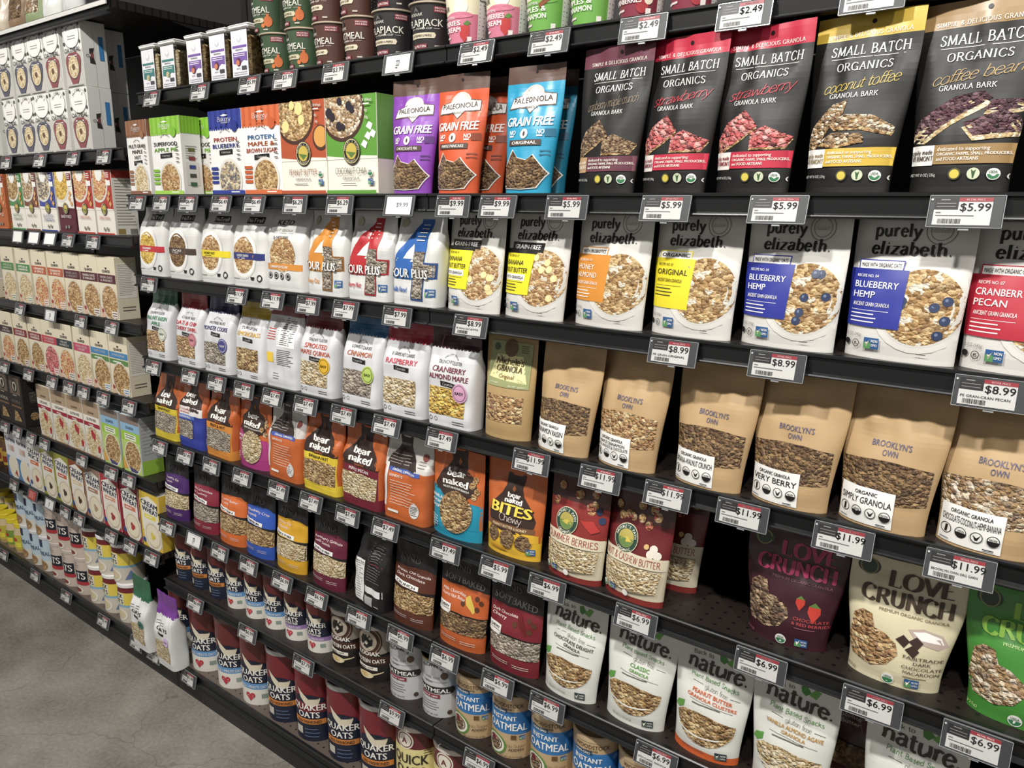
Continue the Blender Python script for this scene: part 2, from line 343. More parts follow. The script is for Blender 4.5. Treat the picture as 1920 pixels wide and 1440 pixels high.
class Art:
    """Printing on a face: fm(x, y, off) gives the point off metres proud of the face; x from the centre, y from the base, in fractions of w and h."""
    def __init__(s, mb, fm, w, h, flat=False, off=.0004):
        s.mb = mb; s.fm = fm; s.w = w; s.h = h; s.flat = flat; s.o = off; s.step = .0002 if flat else .00016
    def mat(s, m): return M(m) if isinstance(m, str) else m
    def put(s, pts, fs, m, smooth=True, extra=0):
        s.o += s.step
        s.mb.add([s.fm(x * s.w, y * s.h, s.o + extra) for x, y in pts], fs, s.mat(m), smooth)
    def R(s, x0, y0, x1, y1, m):
        nx = 1 if s.flat else max(1, min(22, int((x1 - x0) * s.w / .0075))); ny = 1 if s.flat else max(1, min(22, int((y1 - y0) * s.h / .009)))
        pts = [(x0 + (x1 - x0) * i / nx, y0 + (y1 - y0) * j / ny) for j in range(ny + 1) for i in range(nx + 1)]
        s.put(pts, [[j * (nx + 1) + i, j * (nx + 1) + i + 1, (j + 1) * (nx + 1) + i + 1, (j + 1) * (nx + 1) + i] for j in range(ny) for i in range(nx)], m)
    def P(s, pts, m, c=None):
        if s.flat:
            s.put(pts, [list(range(len(pts)))], m, False); return
        out = []
        for i, p in enumerate(pts):
            q = pts[(i + 1) % len(pts)]
            n = max(1, int(math.hypot((q[0] - p[0]) * s.w, (q[1] - p[1]) * s.h) / .008))
            out += [(p[0] + (q[0] - p[0]) * k / n, p[1] + (q[1] - p[1]) * k / n) for k in range(n)]
        if not c: c = (sum(p[0] for p in out) / len(out), sum(p[1] for p in out) / len(out))
        ext = max(math.hypot((p[0] - c[0]) * s.w, (p[1] - c[1]) * s.h) for p in out)
        K = max(1, min(8, int(ext / .008))); n = len(out); vs = [c]; fs = []
        for k in range(1, K + 1): vs += [(c[0] + (p[0] - c[0]) * k / K, c[1] + (p[1] - c[1]) * k / K) for p in out]
        for i in range(n):
            j = (i + 1) % n
            fs.append([0, 1 + i, 1 + j])
            for k in range(K - 1): fs.append([1 + k * n + i, 1 + (k + 1) * n + i, 1 + (k + 1) * n + j, 1 + k * n + j])
        s.put(vs, fs, m)
    def D(s, cx, cy, r, m, ry=None, n=26, a0=0, a1=360):
        ry = ry if ry else r * s.w / s.h
        full = a1 - a0 >= 360
        pts = [(cx + r * math.cos(math.radians(a0 + (a1 - a0) * i / (n if full else n - 1))), cy + ry * math.sin(math.radians(a0 + (a1 - a0) * i / (n if full else n - 1)))) for i in range(n)]
        s.P(pts, m)
    def O(s, cx, cy, r, th, m, n=24):
        ry = r * s.w / s.h; k = (r - th) / r; vs = []
        for i in range(n):
            c, d = math.cos(6.28319 * i / n), math.sin(6.28319 * i / n)
            vs += [(cx + r * c, cy + ry * d), (cx + r * k * c, cy + ry * k * d)]
        s.put(vs, [[2 * i, 2 * i + 1, (2 * i + 3) % (2 * n), (2 * i + 2) % (2 * n)] for i in range(n)], m)
    def L(s, x0, y0, x1, y1, th, m):
        t = th / 2
        n = max(1, int((x1 - x0) * s.w / .012)); pts = []
        for i in range(n + 1):
            x = x0 + (x1 - x0) * i / n; y = y0 + (y1 - y0) * i / n; pts += [(x, y - t), (x, y + t)]
        s.put(pts, [[2 * i, 2 * i + 2, 2 * i + 3, 2 * i + 1] for i in range(n)], m)
    def T(s, tx, cx, cy, hh, m, W=None, al='C', font='b', sh=0, rot=0):
        """cap height hh (of h), exact width W (of w) when given; cy is the middle of the capitals"""
        if not tx.strip(): return
        vs, fs = sans(tx, {'b': 2, 'r': 0, 'x': 3, 'm': 1}[font]) if font in 'brxm' else pen(tx, font)
        if not vs: return
        x0 = min(v[0] for v in vs); x1 = max(v[0] for v in vs)
        sy = hh * s.h; sx = sy if W is None else W * s.w / max(x1 - x0, .01)
        ox = {'C': (x0 + x1) / 2, 'L': x0, 'R': x1}[al]
        cr, sr = math.cos(math.radians(rot)), math.sin(math.radians(rot))
        out = []
        for x, y in vs:
            px = (x - ox + sh * y) * sx; py = (y - .5) * sy
            out.append(s.fm(cx * s.w + px * cr - py * sr, cy * s.h + px * sr + py * cr, s.o + (.0003 if s.flat else .0007)))
        s.mb.add(out, fs, s.mat(m), False)
    def arc(s, tx, cx, cy, r, hh, m, a=0, spread=120, font='b'):
        """letters set round an arc of radius r (of w): over the top, or under the bottom when a is 180"""
        n = len(tx)
        if a == 180:
            for i, ch in enumerate(tx):
                t = math.radians(spread * ((i + .5) / n - .5))
                s.T(ch, cx + r * math.sin(t), cy - r * s.w / s.h * math.cos(t), hh, m, font=font, rot=math.degrees(t))
            return
        for i, ch in enumerate(tx):
            if ch == ' ': continue
            t = math.radians(a + spread * ((i + .5) / n - .5))
            s.T(ch, cx + r * math.sin(t), cy + r * s.w / s.h * math.cos(t), hh, m, font=font, rot=-math.degrees(t))
    def lines(s, x0, y0, x1, n, dy, m, th=.006, rnd=None):
        rnd = rnd or random.Random(n)
        for i in range(n):
            s.L(x0, y0 - i * dy, x0 + (x1 - x0) * rnd.uniform(.7, 1), y0 - i * dy, th, m); s.o -= s.step
    def scallop(s, y, m, n=12, r=None):
        """a scalloped border hanging from height y across the face"""
        r = r or .49 / n
        for i in range(n):
            s.D(-.49 + .98 * (i + .5) / n, y, r, m, n=10); s.o -= s.step

def heart(cx, cy, r, wh):
    return [(cx + r * 16 * math.sin(t) ** 3 / 16, cy + r * wh * (13 * math.cos(t) - 5 * math.cos(2 * t) - 2 * math.cos(3 * t) - math.cos(4 * t)) / 16) for t in [6.28319 * i / 28 for i in range(28)]]

# ------------------------------------------------------------------ pouches
def sstep(a, b, x):
    t = min(1, max(0, (x - a) / (b - a))); return t * t * (3 - 2 * t)
class Pouch:
    def __init__(s, name, w, h, d, base, seed=0, lean=6, kind='doy', bw=None, fill=.86, bands=(), wrinkle=1.0, sidemat=None):
        s.w, s.h, s.d = w, h, d; s.rnd = random.Random(seed * 7 + 1); r = s.rnd
        s.kind = kind; s.bw = bw if bw else (.86 if kind == 'doy' else .97); s.n = 2.3 if kind == 'doy' else 11.0
        s.fill = fill; s.t = math.tan(math.radians(lean + r.uniform(-.8, .8)))
        s.ph = [r.uniform(0, 6.28) for _ in range(8)]; s.wr = .0021 * wrinkle * w / .15
        s.bend = r.uniform(-.006, .006); s.skew = r.uniform(-.004, .004)
        s.root = empty(name)
        s.mb = MB(); s.parts = []
        s.base = M(base, .38, 0, .25) if isinstance(base, str) else base
        NU = 33 if kind == 'doy' else 37
        us = []
        for i in range(NU):
            q = -1 + 2 * i / (NU - 1)
            us.append(math.sin(q * math.pi / 2) if kind == 'doy' else math.copysign(1 - (1 - abs(q)) ** 2.6, q))
        vs = sorted(set([round(i / 30, 4) for i in range(31)] + [round(b[0], 4) for b in bands] + [round(b[1], 4) for b in bands]))
        F = [[s.pt(u, v, 1) for u in us] for v in vs]; B = [[s.pt(u, v, -1) for u in us] for v in vs]
        for j in range(len(vs) - 1):
            mt = s.base; vm = (vs[j] + vs[j + 1]) / 2
            for b in bands:
                if b[0] <= vm <= b[1]: mt = M(b[2], .38, 0, .25) if isinstance(b[2], str) else b[2]
            # one continuous ring front + back
            ring0 = F[j] + B[j][-2:0:-1]; ring1 = F[j + 1] + B[j + 1][-2:0:-1]; n = len(ring0)
            s.mb.add(ring0 + ring1, [[i, (i + 1) % n, n + (i + 1) % n, n + i] for i in range(n)], mt, True)
            if j == 0:
                s.mb.add(ring0, [list(range(n))[::-1]], mt)
            if j == len(vs) - 2: s.mb.add(ring1, [list(range(n))], mt)
        s.art = Art(s.mb, s.fm, w, h)
    def wd(s, v): return s.w * (s.bw + (1 - s.bw) * sstep(.05, .8, v))
    def th(s, v):
        d = s.d
        if s.kind == 'doy': t = d * (.86 + .14 * sstep(0, .14, v)) * (1 - .25 * sstep(.2, .55, v)) * (1 - .95 * sstep(.42, s.fill + .06, v))
        else: t = d * (.92 + .08 * sstep(0, .1, v)) * (1 - .93 * sstep(s.fill - .32, s.fill + .08, v))
        return max(t, .0016)
    def pt(s, u, v, side=1):
        a = min(1, abs(u)); p = (max(0, 1 - a ** s.n)) ** (.62 if s.kind == 'doy' else .5)
        t = s.th(v); y = -t / 2 * p * side
        env = p * (.35 + .65 * math.exp(-((v - s.fill + .12) / .16) ** 2)) * min(1, v * 6)
        q = s.ph
        wv = math.sin(5 * u + 9 * v + q[0]) * math.sin(11 * v - 3 * u + q[1]) + .6 * math.sin(13 * u + 5 * v + q[2]) * math.sin(7 * v + q[3]) + .5 * math.sin(3 * u - 21 * v + q[4])
        y += s.wr * wv * env
        x = u * s.wd(v) / 2 * (1 - .02 * s.th(v) / s.d * (1 - v)) + s.skew * v
        y += v * s.h * s.t + s.bend * v * v * (u * u - .4)
        return (x, y, v * s.h)
    def fm(s, x, y, o):
        v = min(.9995, max(0.0005, y / s.h)); u = max(-.997, min(.997, (x) * 2 / s.wd(v)))
        p = s.pt(u, v, 1); return (p[0], p[1] - o * 1.1, p[2])
    def win(s, name, draw, mat):
        """a part of its own lying on the front: draw(art, mat)"""
        mb = MB(); draw(Art(mb, s.fm, s.w, s.h, off=.0003 + s.art.o), mat); s.parts.append((name, mb))
        return mb
    def over(s, k=.0012): return Art(s.mb, s.fm, s.w, s.h, off=s.art.o + k)
    def done(s):
        s.root['half_depth'] = s.d / 2
        b = s.mb.obj('bag_body', s.root)
        for nm, mb in s.parts: mb.obj(nm, s.root)
        return s.root
    def seal(s, v0, m):
        pass

class Box:
    def __init__(s, name, w, h, d, base, side=None, top=None):
        s.w, s.h, s.d = w, h, d; s.mb = MB(); s.name = name
        s.mb.rbox(-w / 2, 0, 0, w / 2, d, h, M(base, .5) if isinstance(base, str) else base)
        s.art = Art(s.mb, lambda x, y, o: (x, -o, y), w, h, True)
        s.side = Art(s.mb, lambda x, y, o: (w / 2 + o, d / 2 + x, y), d, h, True)
        s.topa = Art(s.mb, lambda x, y, o: (x, y, h + o), w, d, True)
    def done(s): return s.mb.obj(s.name)

class Can:
    """round canister: prof = [(r, z)...], bands of mats"""
    def __init__(s, name, r, h, prof=None, bands=None, base='e8e4da', lid=None, lidh=.012, rim=.0015):
        s.root = empty(name); s.mb = MB(); s.r, s.h = r, h
        rr = (lambda y: r) if prof is None else (lambda y: next((a[0] + (b[0] - a[0]) * (y - a[1]) / (b[1] - a[1]) for a, b in zip(prof, prof[1:]) if a[1] <= y <= b[1]), prof[-1][0]))
        s.rr = rr
        bands = bands or [(0, 1, base)]
        zs = [(b[0], b[1], b[2]) for b in bands]
        pr = [(rr(0), 0)]; ms = []
        s.mb.lathe([(0.0001, 0), (rr(0), 0)], s.mt(bands[0][2]))
        for a, b, m in zs:
            s.mb.lathe([(rr(a * h), a * h), (rr(b * h), b * h)], s.mt(m))
        s.mb.lathe([(rr(h), h), (.0001, h)], s.mt(bands[-1][2]))
        s.art = Art(s.mb, lambda x, y, o: ((rr(y) + o) * math.sin(x / r), -(rr(y) + o) * math.cos(x / r), y), 2 * r, h)
        s.lid = None
        if lid:
            l = MB(); m = s.mt(lid); R = rr(h) + rim
            l.lathe([(R, h - lidh), (R, h - .001), (R - .0015, h + .0012), (R - .004, h + .0012), (R - .005, h - .0006 + .001), (.0001, h + .0006)], m)
            l.lathe([(rr(h) - .001, h - lidh), (R, h - lidh)], m)
            s.lid = l
        s.parts = []
    def mt(s, m): return M(m, .4, 0, .15) if isinstance(m, str) else m
    def done(s, body='can_body', lidname='lid'):
        s.mb.obj(body, s.root)
        if s.lid: s.lid.obj(lidname, s.root)
        for n, mb in s.parts: mb.obj(n, s.root)
        return s.root

# ------------------------------------------------------------------ printed marks used by several packs
WHT = 'f1efe9'; INK = '1d1b1a'
def dots(a, x, y, r, n, dx, cols):
    for i in range(n):
        a.D(x + dx * i, y, r, cols[i % len(cols)], n=14)
        a.O(x + dx * i, y, r * .72, r * .14, WHT if cols[i % len(cols)] == INK else INK, n=12)
def nongmo(a, x, y, w, dark=False):
    h = w * .72 * a.w / a.h
    a.R(x, y, x + w, y + h, '2f5f9a' if not dark else '2a3a40')
    a.R(x, y, x + w * .48, y + h * .55, '5a9a5c' if not dark else '5a6a60')
    a.P([(x + w * .08, y + h * .7), (x + w * .2, y + h * .15), (x + w * .44, y + h * .95), (x + w * .22, y + h * .4)], 'e0dcc8')
    a.T('NON', x + w * .72, y + h * .74, h * .26, WHT, W=w * .42); a.T('GMO', x + w * .72, y + h * .36, h * .26, WHT, W=w * .42)
def usda(a, x, y, r):
    a.D(x, y, r, WHT, n=18); a.D(x, y, r * .86, '2f7a4a', n=14, a0=180, a1=360); a.T('USDA', x, y + r * .4 * a.w / a.h, r * .5 * a.w / a.h, '2f6a45', W=r * 1.2)
def barcode(a, x0, y0, x1, y1, n=15, m=INK):
    r = random.Random(int((x0 + y1) * 1e4)); x = x0
    while x < x1:
        wd = (x1 - x0) / n * r.choice((.25, .4, .6)); a.R(x, y0, min(x + wd, x1), y1, m); a.o -= a.step; x += wd + (x1 - x0) / n * r.choice((.25, .4, .5))
def bowl(a, cx, cy, r, food, plate='e9e6de', ring=None, rx=1.0, milk=0):
    pr = ring or 1.17
    a.D(cx, cy, r * pr * rx, plate, ry=r * pr * a.w / a.h); a.D(cx, cy, r * 1.06 * rx, 'd5d2ca', ry=r * 1.06 * a.w / a.h); a.D(cx, cy, r * rx, G(food, 6.5, .6, 0, .6, milk), ry=r * a.w / a.h, n=40)
class Clip:
    """keeps printing inside the face of a box"""
    def __init__(s, a, x0=-.498, x1=.498, y0=.002, y1=.998): s.a = a; s.b = (x0, x1, y0, y1)
    def D(s, cx, cy, r, m, ry=None, n=30):
        ry = ry if ry else r * s.a.w / s.a.h; b = s.b
        s.a.P([(min(b[1], max(b[0], cx + r * math.cos(6.28319 * i / n))), min(b[3], max(b[2], cy + ry * math.sin(6.28319 * i / n)))) for i in range(n)], m)

# ------------------------------------------------------------------ pouches
def pack_pe(seed, panel, flag, lines, sub, food, extra, ptxt, style):
    p = Pouch('pouch', .161, .203, .054, 'dad7d0', seed, 5, bw=.95, fill=.84, wrinkle=.8); a = p.art
    a.T('purely', -.33, .91, .085, INK, W=.40, al='L', font='serif'); a.T('elizabeth.', -.34, .785, .085, INK, W=.66, al='L', font='serif')
    a.O(.22, .915, .125, .008, '8a8078'); a.O(.22, .915, .09, .006, '8a8078'); a.T('elizabeth', .22, .915, .03, '8a8078', W=.15, font='script')
    bowl(a, .17, .39, .33, food, 'dedbd3', 1.22, 1.0, 1)
    r = random.Random(seed)
    for i in range(6 if extra else 0):
        x, y = r.uniform(.0, .38), r.uniform(.2, .58)
        a.D(x, y, .042, extra, n=14); a.o -= a.step; a.D(x - .008, y + .008, .014, '6a7a9a' if extra == '2e3a5c' else 'f2e6b4', n=10)
    a.R(-.497, .225, .03, .635, panel)
    if style == 'black': a.R(-.39, .63, .15, .715, INK); a.R(-.497, .61, .06, .65, INK); a.T(flag, -.12, .674, .042, WHT, W=.44)
    else: a.R(-.42, .628, -.02, .70, panel); a.R(-.41, .636, -.03, .692, WHT); a.T(flag, -.22, .664, .03, INK, W=.35, font='m')
    a.T('RECIPE NO. 04' if 'BLUE' in lines[0] else 'RECIPE NO. 07', -.42, .585, .022, ptxt, W=.2, al='L', font='m')
    for i, t in enumerate(lines): a.T(t, -.43, .525 - .07 * i, .048, ptxt, W=min(.4, .052 * len(t)), al='L', font='m')
    y = .525 - .07 * len(lines)
    if sub[0] == 'w': a.R(-.44, y - .03, -.06, y + .03, WHT)
    a.T(sub[1:], -.42, y, .03, INK if sub[0] in 'wd' else WHT, W=.34, al='L', font='m')
    a.L(-.43, y - .045, -.08, y - .045, .003, ptxt)
    a.lines(-.43, y - .07, -.14, 3, .028, ptxt, .008)
    a.T('12 OZ (340g)', -.45, .165, .022, '6a6660', W=.16, al='L', font='r')
    a.D(-.43, .105, .028, INK, n=14); a.O(-.34, .1, .035, .006, INK); a.T('B', -.34, .1, .026, INK)
    nongmo(a, -.26, .07, .14)
    a.lines(.2, .07, .3, 1, .02, '6a6660', .006)
    return p.done()

def pack_nutrail(seed, band, name, food, tx, keto=0):
    p = Pouch('pouch', .155 if not keto else .158, .203, .062, 'dad9d6', seed, 4, 'gus', fill=.9, wrinkle=1.3); a = p.art
    if keto:
        a.T('KETO', -.06, .83, .06, INK, W=.44, font='m', sh=.15); a.T('NUT GRANOLA', -.04, .735, .032, '9a9690', W=.42, font='r'); a.L(-.3, .7, .2, .7, .003, '8a8680')
        a.T('2g NET CARBS', -.06, .65, .035, '6a6660', W=.36); a.D(-.02, .44, .33, G(food, 7, .6, 0, .5), ry=.21)
        a.R(-.495, .255, .495, .33, band); a.T(name, -.1, .292, .034, WHT, W=.44); dots(a, -.34, .18, .055, 4, .16, [INK])
    else:
        a.R(-.15, .80, .3, .885, INK); a.T('NuTrail', .075, .843, .052, WHT, W=.38, font='m')
        a.T('PH SUGAR', .03, .725, .022, 'a8a6a2', W=.3, font='r')
        a.D(-.1, .40, .38, 'd9d7d2', ry=.31); a.D(-.1, .40, .35, 'efeeea', ry=.285); a.D(-.1, .40, .29, G(food, 7, .6, 0, .5), ry=.235)
        a.R(-.495, .345, .495, .43, band); a.T(name, -.12, .395, .034, tx, W=.34); a.lines(-.28, .36, .02, 1, .02, tx, .008)
        a.P([(.1, .13), (.22, .13), (.2, .09), (.12, .09)], INK); a.O(.36, .12, .06, .02, INK)
        a.lines(-.4, .1, -.15, 1, .03, '8a9a88', .008)
    return p.done()

def pack_four(seed, col, dk, name):
    p = Pouch('pouch', .145, .2, .05, 'd9d9d6', seed, 4, 'gus', fill=.86, wrinkle=2.2); a = p.art
    a.P([(.02, .90), (.24, .90), (.24, .56), (.0, .56), (-.1, .80)], col); a.P([(.04, .90), (.22, .76), (-.08, .46), (-.44, .46), (-.30, .62)], col)
    a.R(.0, .40, .24, .92, col); a.R(-.48, .28, -.0, .47, col)
    a.P([(-.01, .66), (-.01, .50), (-.24, .50)], WHT)
    a.R(-.02, .06, .25, .47, dk); a.R(.0, .30, .47, .47, dk)
    def w(b, m): b.R(.0, .08, .23, .58, m); b.R(.21, .32, .45, .45, m)
    p.win('window', w, G('grey', 8, .45, .5))
    b = p.over()
    b.T('FOUR PLUS', -.06, .345, .108, '5a5a58', W=.84); b.o += .0006; b.T('FOUR PLUS', -.065, .35, .1, 'f4f3ef', W=.82)
    a.T(name, -.46, .17, .06, col, W=.36, al='L'); nongmo(a, .3, .11, .16)
    a.D(-.34, .88, .07, 'b8b29a'); a.lines(.04, .86, .2, 5, .04, WHT, .01)
    return p.done()

def pack_bakery(seed, top, lines, tcol, easy, food, pre, foodsize=9):
    p = Pouch('pouch', .138, .215, .058, 'd9d9db', seed, 4, 'gus', fill=.84, wrinkle=1.8, bands=[(.80, 1, top)]); a = p.art
    a.scallop(.80, top, 13); a.T('Bakery', 0, .90, .05, {'4a1f2c': 'd8c8c8'}.get(top, top), W=.36, font='script'); a.T('ON MAIN', .0, .855, .016, 'c8bcbc' if top == '4a1f2c' else top, W=.2)
    a.arc('ANCIENT GRAIN', 0, .60, .2, .015, '4a4848', 0, 96)
    a.T(pre, .0, .655, .035, '3a3838', W=.5, font='m')
    for i, t in enumerate(lines): a.T(t, .0, .585 - .075 * i, .055, tcol, W=min(.8, .075 * len(t)), sh=.05)
    y = .585 - .075 * len(lines)
    a.P([(-.16, y + .03), (.17, y + .015), (.17, y - .035), (-.16, y - .02)], INK); a.T('Granola', 0, y, .026, WHT, W=.22, font='script')
    def w(b, m): b.R(-.40, .12, .34, .40, m)
    p.win('window', w, G(food, foodsize, .45, .5))
    if easy:
        b = p.over(); b.D(.25, .37, .15, easy); b.O(.25, .37, .125, .008, INK if easy != '4a4a8a' else WHT); b.T('EASY', .25, .37, .03, INK if easy != '4a4a8a' else WHT, W=.17)
    a.O(-.36, .07, .035, .008, INK); a.O(-.25, .07, .035, .008, '6a6868'); a.lines(.1, .07, .34, 2, .025, '5a5858', .007)
    return p.done()

def pack_bakery_back(seed):
    p = Pouch('pouch', .138, .215, .058, 'd4d4d6', seed, 4, 'gus', fill=.84, wrinkle=1.8, bands=[(.86, 1, '8a2f30')]); a = p.art
    a.R(-.1, .5, .42, .85, 'f4f4f2'); a.lines(-.08, .83, .4, 14, .023, '4a4848', .008); a.lines(-.08, .46, .4, 9, .022, '4a4848', .007)
    a.lines(-.42, .7, -.14, 5, .03, 'c03a34', .01); a.R(-.4, .3, -.18, .42, 'f0c93a')
    a.lines(-.2, .17, .0, 3, .03, '6a6866', .008)
    return p.done()

def pack_bakery_oats(seed, top, easy):
    p = Pouch('pouch', .12, .262, .065, 'e6e6e4', seed, -2, 'gus', fill=.8, wrinkle=2.4, bands=[(.74, 1, top)]); a = p.art
    a.scallop(.74, top, 10); a.T('OATS', .02, .55, .05, INK, W=.5); a.lines(-.3, .63, .1, 2, .03, '5a5858', .008)
    a.P([(-.16, .5), (.1, .49), (.1, .455), (-.16, .465)], INK)
    def w(b, m): b.P([(-.4, .36), (.1, .40), (.34, .34), (.34, .1), (-.38, .12)], m)
    p.win('window', w, G('pale', 6, .5, .4))
    b = p.over(); b.D(.22, .4, .13, easy); b.T('EASY', .22, .4, .022, INK, W=.16)
    return p.done()

def pack_brooklyn(seed, lines, food, small):
    p = Pouch('pouch', .156, .222, .064, M('bb9a6c', .6), seed, 7, 'doy', bw=.82, fill=.88, wrinkle=1.9); a = p.art
    a.T("BROOKLYN'S", .03, .578, .042, '5c5c7c', W=.36, font='m'); a.T('OWN', .03, .522, .042, '5c5c7c', W=.14, font='m')
    def w(b, m):
        top = [(-.415 + .83 * i / 14, .465 + .025 * math.cos(math.pi * (i / 14 - .5) * 1.1) - .02) for i in range(15)]
        b.P([(-.40, .20), (0, .185), (.40, .20)] + top[::-1], m)
    p.win('window', w, G(food, 7, .4, .6))
    mb = MB(); b = Art(mb, p.fm, p.w, p.h, off=p.art.o + .0009); L = b
    L.R(-.38, .02, .16, .27, 'f3f2ee')
    L.T('ORGANIC GRANOLA' if small else 'ORGANIC', -.11, .235, .026, INK, W=.36 if small else .22)
    n = len(lines)
    for i, t in enumerate(lines): L.T(t, -.11, (.185 if n == 1 else .198) - .034 * i, .046 if n == 1 else .028, INK, W=min(.50, .052 * len(t)) if n == 1 else min(.5, .03 * len(t)), font='m')
    for i in range(4):
        x = -.31 + .135 * i; L.D(x, .105, .05, WHT, n=16); L.O(x, .105, .052, .007, INK)
        if i in (1, 3): L.D(x, .105, .045, INK, n=12, a0=180, a1=360); L.T('USDA' if i == 1 else 'NON', x, .117, .014, INK, W=.06)
        elif i == 2: L.P([(x - .03, .12), (x, .09), (x + .035, .125), (x + .01, .085), (x - .01, .085)], INK)
        else: L.P([(x - .012, .08), (x + .012, .08), (x + .018, .13), (x - .006, .13)], INK)
    L.lines(-.36, .04, -.24, 1, .02, '6a6866', .005); L.lines(.02, .04, .14, 1, .02, INK, .007)
    p.parts.append(('sticker', mb))
    return p.done()

def pack_michele(seed):
    p = Pouch('pouch', .128, .212, .06, M('b2935f', .6), seed, 5, 'doy', bw=.92, fill=.86, wrinkle=1.2); a = p.art
    def w(b, m): b.R(-.38, .17, .36, .42, m)
    p.win('window', w, G('nut', 9, .45, .5))
    mb = MB(); L = Art(mb, p.fm, p.w, p.h, off=p.art.o + .0009)
    L.R(-.40, .5, .42, .93, '9aa06a'); L.P([(-.36, .58), (.38, .55), (.3, .72), (.24, .80), (-.26, .80), (-.3, .7)], 'e9dfa0')
    L.D(.0, .87, .14, '6a5230'); L.D(-.28, .87, .06, '4a5a40', n=14); L.lines(.2, .9, .38, 4, .02, '5a5a38', .008)
    L.T("Michele's", .02, .745, .06, '5a4a22', W=.54, font='brush'); L.T('GRANOLA', .03, .675, .05, '4a3a1a', W=.5, font='serif'); L.T('Original', .0, .605, .04, '7a5a1a', W=.3, font='m')
    L.T('GLUTEN FREE', -.34, .535, .016, 'e6e6c8', W=.2, al='L'); L.T('Non-GMO ingredients', .38, .52, .018, 'e6e6c8', W=.3, al='R')
    p.parts.append(('label', mb))
    return p.done()

BEAR = [(-.16, .99), (-.12, 1.0), (-.07, .975), (.07, .975), (.12, 1.0), (.16, .99), (.155, .93), (.14, .86), (.19, .78), (.34, .66), (.42, .54), (.40, .46), (-.40, .46), (-.42, .54), (-.34, .66), (-.19, .78), (-.14, .86), (-.155, .93)]
def pack_bear(seed, col, lines, style, food, tcol=INK):
    nm = 'pouch'
    p = Pouch(nm, .150, .2, .05, 'c9622b', seed, 4, 'gus' if style != 'round' else 'doy', bw=.97, fill=.84, wrinkle=2.0, bands=[(0, .14, col)]); a = p.art
    br = '3b2a25'
    if style == 'rect':
        a.P([(x * (1.1 if y < .8 else 1), y) for x, y in BEAR], br, (0, .7)); a.R(-.495, .46, .495, .52, br)
        a.R(-.495, .10, .495, .47, col)
        a.P([(-.005, .9), (.03, .85), (.0, .81), (-.03, .85)], '8a4a28')
        a.T('bear', .0, .70, .082, 'f4f2ec', W=.40, font='fat'); a.T('naked', .0, .60, .082, 'f4f2ec', W=.54, font='fat'); a.T('GRANOLA', .0, .532, .022, 'c86a30', W=.24)
        a.R(-.495, .43, .495, .505, col); a.T(lines[0], .0, .468, .042, tcol, W=.5)
        def w(b, m): b.P([(-.42, .13), (-.44, .41), (0, .425), (.44, .41), (.42, .13), (0, .11)], m)
        p.win('window', w, G(food, 7, .45, .5))
    else:
        a.P([(x, .5 + (y - .46) * .93) for x, y in BEAR], br, (0, .76)); a.R(-.496, .14, .496, .40, col)
        a.P([(-.496, .40), (-.496, .56), (-.3, .48), (.1, .46), (.496, .42), (.496, .38)], col); a.D(0, .60, .36, br, ry=.16)
        a.P([(-.005, .9), (.03, .85), (.0, .81), (-.03, .85)], 'b8682c')
        a.T('bear', .0, .735, .082, 'f6f4ee', W=.36, font='x'); a.T('naked', .0, .635, .08, 'f6f4ee', W=.5, font='x'); a.T('WILDLY DELICIOUS GRANOLA', .02, .565, .022, 'f0eee6', W=.52)
        r = random.Random(seed)
        for i in range(4): a.D(.36 + r.uniform(-.06, .06), .52 + .06 * i, .05, G('nut', 7), n=12)
        for i, t in enumerate(lines): a.T(t, -.46, .44 - .055 * i, .034, WHT, W=min(.26, .045 * len(t)), al='L')
        nongmo(a, -.45, .06, .1); a.lines(-.46, .2, -.22, 4, .03, WHT, .008)
        def w(b, m): b.D(.06, .31, .31, m)
        p.win('window', w, G(food, 8, .45, .5))
    return p.done()

def pack_bear_blue(seed):
    p = Pouch('pouch', .144, .2, .05, '2f3fa0', seed, 4, 'gus', fill=.84, wrinkle=2.0, bands=[(.5, 1, 'c9622b')]); a = p.art
    br = '3b2a25'
    a.P([(x, .56 + (y - .46) * .8) for x, y in BEAR], br, (0, .76)); a.P([(x, .56 + (y - .46) * .8) for x, y in BEAR], br, (0, .72))
    a.T('bear', -.04, .80, .07, 'f4f2ec', W=.36, font='fat'); a.T('naked', -.04, .71, .07, 'f4f2ec', W=.48, font='fat')
    a.R(-.495, .50, .495, .62, 'e8e4e0'); a.T('COCONUT', -.16, .575, .03, 'c04a30', W=.4); a.T('ALMOND', -.16, .535, .028, 'c04a30', W=.36)
    a.R(-.495, .44, .2, .5, '5a78c8'); a.T('GLUTEN FREE', -.16, .47, .03, WHT, W=.5)
    def w(b, m): b.P([(-.46, .42), (.12, .42), (.16, .36), (.16, .18), (.1, .14), (-.44, .16)], m)
    p.win('window', w, G('grey', 7, .45, .5))
    return p.done()

